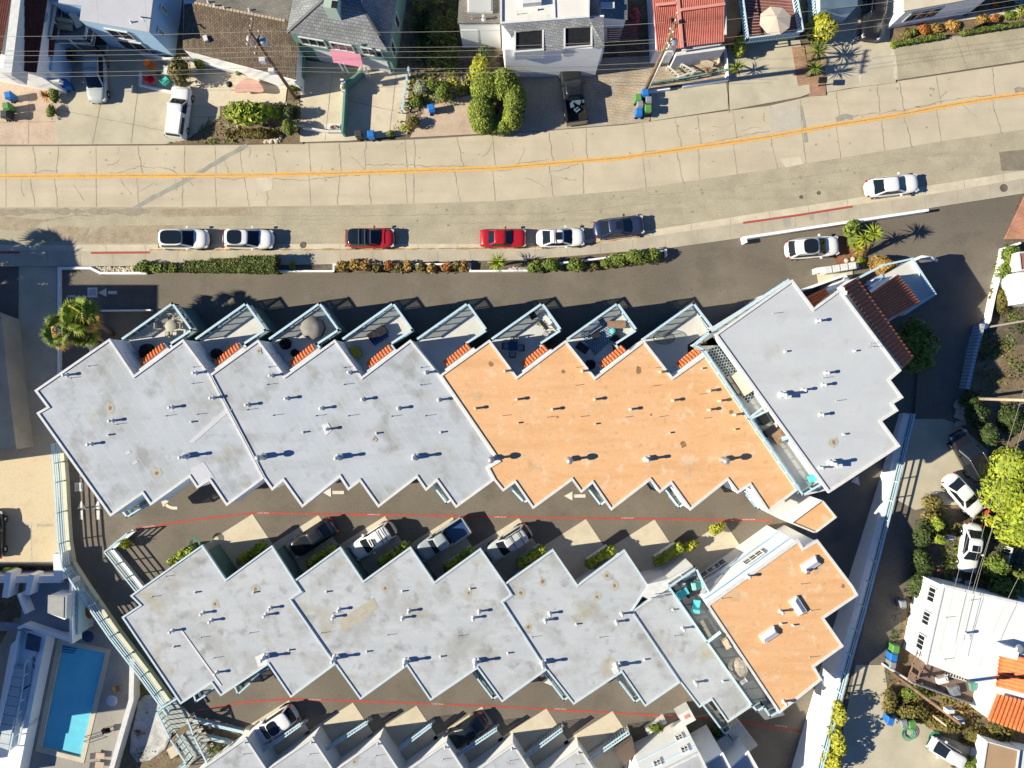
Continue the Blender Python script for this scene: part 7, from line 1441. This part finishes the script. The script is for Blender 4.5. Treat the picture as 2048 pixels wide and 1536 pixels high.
for k in range(4): mb = MB(); mb.box(W(1652 + k * 16, 541 - k * 2.6, .95), (.64, .62, 1.0), .16); mb.build('box', MM['trim'] if k != 3 else MM['pipe'], t)
mb = MB(); mb.prism(G([(1634, 547), (1705, 534), (1705, 556), (1640, 580)], .05), 0, .07); structure(mb.build('mailbox_pad', MM['conc_light']))
mb = MB(); mb.prism(G([(1664, 480), (1722, 474), (1728, 530), (1672, 532)], .05), 0, .06); structure(mb.build('mulch_bed', mat('red_mulch', (.20, .09, .05), (.28, .13, .08), 2, .3, 7)))
for i, (x, y) in enumerate(((1693, 521), (1706, 518))): c = W(x, y, .06); mb = MB(); mb.lathe(c, [(.22, 0), (.24, .06), (.1, .1)], 10); tag(mb.build('stepping_stone', MM['stone'], base=c), 'round pale stone in the mulch bed, ' + ('left' if i == 0 else 'right') + ' one', 'stone')
c = W(1858, 520, 2.2); mb = MB(); mb.tube([W(1828, 520, 1.8), W(1843, 515, 2.3), W(1862, 516, 2.4), W(1874, 521, 2.2)], [.15, .22, .22, .12], 8); tag(mb.build('curved_wall_top', MM['trim'], base=c), 'curved white wall end with a lamp bracket beside the tiled block', 'wall')
# ------------------------------------------------------------------ furniture
def chair(label, x, y, z0, ang, m_, cush=None, s_=1.0, name='patio_chair', group=None):
    c = W(x, y, z0 + .45); t = thing(name, label, 'chair', (c.x, c.y, z0), R(ang), group); OFF[t.name] = Vector((0, 0, 0)); mb = MB(); mb.box((0, 0, .42 * s_), (.52 * s_, .52 * s_, .07)); mb.build('seat', cush or m_, t); mb = MB(); mb.box((-.26 * s_, 0, .68 * s_), (.07, .52 * s_, .48 * s_), ry=-.12); mb.build('backrest', m_, t)
    for a in (-1, 1):
        mb = MB(); mb.beam((-.25 * s_, a * .27 * s_, .6 * s_), (.22 * s_, a * .27 * s_, .6 * s_), .06, .05); mb.build('armrest', m_, t)
        for b in (-1, 1): mb = MB(); mb.beam((a * .22 * s_, b * .24 * s_, 0), (a * .22 * s_, b * .24 * s_, .4 * s_), .04, .04); mb.build('leg', m_, t)
    return t
def table(label, x, y, z0, r, m_, square=False, ang=0, h=.72):
    c = W(x, y, z0 + h); c.z = z0; t = thing('patio_table', label, 'table', c); mb = MB()
    if square: mb.box(c + Vector((0, 0, h)), (r * 2, r * (2 if square is True else square), .05), R(ang))
    else: mb.lathe(c, [(r * .97, h - .03), (r, h), (r * .96, h + .02)], 20)
    mb.build('table_top', m_, t)
    for a in range(4): mb = MB(); k = a * math.pi / 2 + R(ang) + .78; mb.beam(c + Vector((math.cos(k) * r * .6, math.sin(k) * r * .6, 0)), c + Vector((math.cos(k) * r * .75, math.sin(k) * r * .75, h - .03)), .05, .05); mb.build('leg', m_, t)
    return t
beige = mat('beige_mesh', (.46, .43, .36), (.40, .37, .3), 3, .08); navy = mat('dark_wicker', (.02, .022, .03), rough=.7); cush = mat('grey_cushion', (.40, .42, .46)); teal_c = mat('turquoise_cushion', (.10, .52, .56), (.12, .56, .6), 2)
table('round beige table on the westernmost deck', 341, 652, ZD, .5, beige)
for i, (x, y, a) in enumerate(((342, 635, -90), (320, 652, 0), (339, 668, 90), (358, 652, 180), (360, 640, 220))): chair('beige mesh chair %s the round table on the westernmost deck' % ['north of', 'west of', 'south of', 'east of', 'north east of'][i], x, y, ZD, a, beige)
def blob(label, x, y, z0, r, h, m_, name='covered_grill', cat='cover', n=9, ry=None):
    c = W(x, y, z0 + h); c.z = z0; mb = MB(); rr = random.Random(int(x + y)); ry = ry or r
    mb.lathe(c, [(1.0, 0), (1.0, h * .6), (.85, h * .9), (.4, h)], 14, 0, r, ry); mb.v = [v + Vector((rr.uniform(-.04, .04), rr.uniform(-.04, .04), rr.uniform(-.03, .03))) for v in mb.v]; return tag(mb.build(name, m_, base=c), label, cat)
blob('large black cover in the shaded corner of the westernmost deck', 286, 703, ZD, .55, 1.1, MM['black_cover'], ry=.75)
blob('black covered grill on the second deck', 428, 707, ZD, .45, 1.0, MM['black_cover']); blob('smaller black cover beside the covered grill on the second deck', 440, 717, ZD, .4, .7, MM['black_cover'])
table('square pale table on the second deck', 453, 692, ZD, .45, MM['walk'], .62, 40, .5)
c = W(624, 655, ZD + .9); c.z = ZD; t = thing('hot_tub', 'octagonal hot tub under a grey cover on the third deck', 'hot tub', c); mb = MB(); mb.lathe(c, [(1.0, 0), (1.0, .82)], 8); mb.build('shell', MM['dark'], t); mb = MB(); mb.lathe(c, [(1.08, .82), (1.08, .9), (.3, 1.02)], 8); mb.build('cover', mat('taupe_cover', (.20, .19, .175), (.26, .25, .23), 1.5, .08), t)
blob('round black item west of the hot tub on the third deck', 568, 687, ZD, .5, .6, MM['black_cover']); blob('small black stool in the shade of the third deck', 587, 706, ZD, .35, .6, MM['black_cover'])
c = W(757, 668, ZD); t = thing('covered_sofa', 'black plastic wrapped sofa on the fourth deck', 'sofa', c); mb = MB(); mb.box(c + Vector((0, 0, .35)), (1.7, .8, .7), .6); mb.v = [v + Vector((rnd.uniform(-.05, .05), rnd.uniform(-.05, .05), 0)) for v in mb.v]; mb.build('seat', mat('shiny_black_wrap', (.015, .015, .02), (.05, .05, .05), 5, .3, rough=.2, bump=1.0), t); mb = MB(); mb.box(c + Vector((.25, -.5, .2)), (1.5, .3, .4), .6); mb.build('base', mat('blue_tarp', (.03, .1, .3)), t)
c = W(714, 705, ZD); mb = MB(); mb.box(c + Vector((0, 0, .3)), (.7, 1.0, .6), .5); mb.box(c + Vector((0, 0, .62)), (.74, 1.04, .05), .5); tag(mb.build('storage_box', mat('mustard_plastic', (.42, .34, .05)), base=c), 'mustard yellow storage box on the fourth deck', 'box')
table('small dark table among four chairs on the sixth deck', 1026, 692, ZD, .42, mat('blue_black_glass', (.02, .06, .12), rough=.15), True)
for lab, x, y, a in (('north', 1028, 680, -90), ('west', 1011, 692, 0), ('east', 1042, 696, 180), ('south', 1025, 709, 90)): chair('dark wicker chair with a grey cushion %s of the small table on the sixth deck' % lab, x, y, ZD, a, navy, cush)
table('white square table at the rail of the sixth deck', 1095, 640, ZD, .45, MM['trim'], .8, -50); table('dark side table beside the white one on the sixth deck', 1088, 650, ZD, .5, navy, .7, -50, .5)
chair('dark wicker chair at the north west rail of the sixth deck', 1066, 632, ZD, -60, navy); chair('dark wicker chair at the east rail of the sixth deck', 1091, 670, ZD, 150, navy, cush)
yucca('potted green plant on the sixth deck', 1077, 648, 6, .5, 'mid', n=24, w=.06, z0=ZD)
c = W(1198, 678, ZD); rug = MB(); rug.prism(G([(1160, 668), (1206, 636), (1232, 674), (1190, 712)], ZD + .03), ZD + .005, ZD + .03); tag(rug.build('rug', brickmat('blue_patterned_rug', (.04, .09, .18), (.06, .12, .22), (.40, .45, .5), 2.4, 30, .5, .5, .07), base=c), 'blue and white patterned rug on the seventh deck', 'rug')
for lab, x, y, a, l, w_, m_ in (('grey cushioned lounger at the north west rail of the seventh deck', 1186, 654, 35, 1.3, .8, cush), ('brown slatted lounger at the east rail of the seventh deck', 1232, 650, 0, 1.6, .65, MM['wood']), ('dark wicker lounger in the shade of the seventh deck', 1164, 696, -35, 1.1, .7, navy), ('dark ottoman in the middle of the seventh deck rug', 1191, 672, 25, .75, .5, navy), ('black chair at the south east side of the seventh deck', 1231, 676, 60, .8, .75, navy)):
    c = W(x, y, ZD); t = thing('lounger', lab, 'lounger', c); mb = MB(); mb.box(c + Vector((0, 0, .3)), (l, w_, .14), R(a)); mb.build('cushion', m_, t); mb = MB(); mb.box(c + Vector((0, 0, .14)), (l * .9, w_ * .9, .16), R(a)); mb.build('frame', navy, t)
c = W(1225, 662, ZD); mb = MB(); mb.lathe(c, [(.23, 0), (.25, .4), (.2, .45)], 14); tag(mb.build('stool', teal_c, base=c), 'round turquoise stool on the seventh deck', 'stool')
blob('black covered grill in the corner of the seventh deck', 1182, 729, ZD, .45, .9, MM['black_cover'])
gtb = mat('clear_glass_top', (.12, .15, .14), rough=.05, alpha=(.35, (.8, .85, .8))); c = W(1328, 676, ZD + .7); c.z = ZD; t = thing('glass_table', 'oval glass table with a thin dark frame on the eighth deck', 'table', c); mb = MB(); mb.lathe(c, [(1.0, .7), (1.0, .73)], 24, 0, .95, .55); mb.build('table_top', gtb, t); mb = MB(); mb.tube([c + Vector((math.cos(k / 3.82) * .95, math.sin(k / 3.82) * .55, .71)) for k in range(25)], .025, 5, cap=False); [mb.beam(c + Vector((math.cos(k) * .6, math.sin(k) * .35, 0)), c + Vector((math.cos(k) * .8, math.sin(k) * .45, .7)), .04, .04) for k in (.8, 2.3, 4, 5.5)]; mb.build('frame', navy, t)
# terraces beside the corner block
rug = MB(); rug.prism(G([(1424, 694), (1440, 690), (1512, 790), (1496, 806), (1416, 706)], 6.13), 6.105, 6.13); tag(rug.build('rug', brickmat('trellis_rug', (.03, .07, .10), (.04, .08, .12), (.55, .55, .5), 2.0, -12, .5, .5, .06, off=.5), base=W(1450, 740, 6.1)), 'dark rug with a white trellis pattern on the upper terrace gap', 'rug')
c = W(1480, 766, 6.13); t = thing('outdoor_sofa', 'cream covered sofa on the trellis rug beside the corner block', 'sofa', c); mb = MB(); mb.box(c + Vector((.05, 0, .35)), (.95, 2.0, .6), R(33)); mb.build('seat', mat('cream_cover', (.64, .56, .46), (.6, .52, .42), 2), t); mb = MB(); mb.box(c + Vector((-.55, -.1, .25)), (.5, 1.7, .35), R(33)); mb.build('foot_rest', mat('tan_cover', (.42, .36, .29)), t)
for lab, x, y, m_, r_ in (('black covered grill on the terrace gap below the divider', 1524, 838, 'dark', .45), ('dark brown crate on the terrace gap', 1553, 872, 'wood', .6)):
    c = W(x, y, 6.1); mb = MB(); mb.box(c + Vector((0, 0, .35)), (r_ * 1.5, r_ * 1.8, .7), .55); mb.box(c + Vector((0, 0, .72)), (r_, r_, .06), .55); tag(mb.build('storage_box', MM[m_], base=c), lab, 'box')
c = W(1562, 875, 6.1); mb = MB(); mb.box(c + Vector((0, 0, .8)), (.5, .35, .05), .3); tag(mb.build('towel', MM['skyblue'], base=c), 'pale blue towel lying on the brown crate', 'towel')
chair('turquoise chair at the south end of the terrace gap', 1622, 957, 6.1, 200, teal_c); table('long dark table on the terrace gap under the corner block roof edge', 1540, 862, 6.1, .6, MM['dark'], 1.0, 33)
yucca('small potted plant at the north end of the terrace gap', 1408, 684, 7, .5, 'yellow', n=24, w=.05, z0=6.1)
# terrace with turquoise loungers
for lab, x, y, a, m_ in (('turquoise armchair at the north corner of the dark terrace', 1394, 1167, 10, mat('pale_turquoise', (.30, .70, .62))), ('turquoise folded lounger on the dark terrace, middle one', 1390, 1208, 80, teal_c), ('turquoise chair on the dark terrace, lower left one', 1364, 1183, 30, teal_c), ('grey striped blanket chair on the dark terrace', 1413, 1182, -30, cush)):
    c = W(x, y, 4.0); t = thing('lounger', lab, 'lounger', c); mb = MB(); mb.box(c + Vector((0, 0, .38)), (.95, .62, .12), R(a)); mb.build('cushion', m_, t); d = Matrix.Rotation(R(a), 3, 'Z') @ Vector((-.45, 0, .58)); mb = MB(); mb.box(c + d, (.3, .62, .35), R(a)); mb.build('backrest', m_, t); mb = MB(); mb.box(c + Vector((0, 0, .16)), (.8, .5, .3), R(a)); mb.build('frame', navy, t)
table('low dark table between the turquoise chairs', 1382, 1190, 4.0, .4, navy, .7, 30, .4); chair('grey chair at the rail of the dark terrace', 1364, 1167, 4.0, -40, navy, cush)
c = W(1410, 1255, 4.0); mb = MB(); mb.box(c + Vector((0, 0, .25)), (.3, 1.6, .1), .5); mb.box(c + Vector((0, 0, .1)), (.25, 1.4, .2), .5); tag(mb.build('bench', MM['walk'], base=c), 'narrow grey bench lying on the dark terrace', 'bench')
c = W(1450, 1284, 4.0); mb = MB(); mb.box(c + Vector((0, 0, .3)), (.5, .8, .6), .5); mb.box(c + Vector((0, 0, .62)), (.3, .5, .05), .5); tag(mb.build('planter_crate', MM['wood_pale'], base=c), 'small wooden crate beside the orange roof edge', 'crate')
c = W(1474, 1336, 4.0); t = thing('covered_furniture', 'brown and clear plastic covered furniture on the lower dark terrace', 'cover', c); mb = MB(); mb.lathe(c, [(.8, 0), (.75, .5), (.4, .7)], 9, 0, 1, 1.3); mb.v = [v + Vector((rnd.uniform(-.1, .1), rnd.uniform(-.1, .1), rnd.uniform(-.05, .05))) for v in mb.v]; mb.build('sheet', mat('tan_plastic', (.26, .22, .18), (.42, .38, .32), 4, .3, rough=.3), t)
c = W(1483, 1358, 4.0); mb = MB(); mb.box(c + Vector((0, 0, .3)), (.6, .4, .5), .6); mb.box(c + Vector((-.25, .4, .3)), (.3, .4, .5), .2); tag(mb.build('storage_box', MM['trim'], base=c), 'white boxes below the plastic covered furniture', 'box')
# front yards
for lab, x, y, a, m_ in (('orange plastic armchair in the front yard', 303, 133, -40, mat('orange_plastic', (.75, .20, .03))), ('red plastic armchair in the front yard', 302, 159, 30, mat('red_chair_plastic', (.60, .015, .03))), ('turquoise plastic armchair in the front yard', 331, 163, 130, mat('aqua_plastic', (.06, .50, .42))), ('white plastic armchair in the front yard', 334, 143, 170, MM['trim'])): chair(lab, x, y, .12, a, m_, s_=1.25)
wall('low_wall', 'low white kerb framing the coloured plastic chairs', [(280, 145), (279, 169), (344, 184), (348, 165)], .35, .2)
yucca('grey green potted agave between the coloured chairs', 318, 148, 10, .4, 'olive', n=30, w=.06)
c = W(504, 184, .12); t = thing('kidney_table', 'pink kidney shaped table by the large leaved bush', 'table', c); mb = MB(); vs = [c + Vector((math.cos(k / 24 * 6.283) * 1.35, math.sin(k / 24 * 6.283) * .62 - .25 * math.cos(k / 24 * 12.566) + .1, 0)) for k in range(24)]; mb.prism([(v.x, v.y) for v in vs], .78, .86, bot=True); mb.build('table_top', mat('pink_top', (.60, .36, .30), (.56, .33, .28), 1, .04), t)
for dx in (-.8, .8): mb = MB(); mb.beam(c + Vector((dx, 0, 0)), c + Vector((dx, 0, .66)), .12, .12); mb.build('leg', MM['pink_conc'], t)
c = W(466, 176, .12); t = thing('kettle_grill', 'small black kettle grill left of the pink table', 'grill', c); mb = MB(); mb.lathe(c, [(.1, .6), (.27, .75), (.29, .85), (.2, 1.0), (.05, 1.05)], 14); mb.build('kettle', MM['dark'], t)
for k in (0, 2.1, 4.2): mb = MB(); mb.beam(c + Vector((math.cos(k) * .3, math.sin(k) * .3, 0)), c + Vector((math.cos(k) * .12, math.sin(k) * .12, .65)), .03, .03); mb.build('leg', MM['steel'], t)
c = W(479, 143, .12); mb = MB(); mb.lathe(c, [(.2, 0), (.28, .35), (.25, .36)], 10); tag(mb.build('flower_pot', MM['tile_orange'], base=c), 'terracotta pot against the garden wall under the brown roof', 'pot'); bush('leafy plant above the terracotta pot by the garden wall', 479, 144, 9, .8, 'mid', leaf=.14, z0=.2)
table('wooden patio table on the flagstones', 1414, 126, .12, .6, MM['wood_pale'], .9, -20); chair('wooden patio chair right of the patio table', 1430, 124, .12, 180, MM['wood_pale']); chair('wooden patio chair below the patio table', 1416, 141, .12, 100, MM['wood'])
for i, (x, y) in enumerate(((1929, 30), (2003, 19))): c = W(x, y, .15); mb = MB(); mb.lathe(c, [(.1, 0), (.24, .2), (.26, .4), (.1, .52)], 14); tag(mb.build('globe_ornament', mat('dark_globe', (.06, .07, .10), rough=.3), base=c), 'dark garden globe on the strip garden path, ' + ('left' if i == 0 else 'right') + ' one', 'ornament')
tag(fence('garden_bench', 'black iron fence bench in the top right hedge gap', G([(1940, 62), (1962, 52), (2004, 54)]), .7, MM['dark'], 2, .5, pickets=.15), cat='bench')
for i, (x, y) in enumerate(((19, 1138), (35, 1138))): c = W(x, y, 0); mb = MB(); mb.lathe(c, [(.2, 0), (.28, .4), (.3, .45), (.15, .6)], 12); tag(mb.build('globe_shrub', LM['yellow'], base=c), 'small round potted shrub by the court rail, ' + ('left' if i == 0 else 'right') + ' one', 'pot plant')
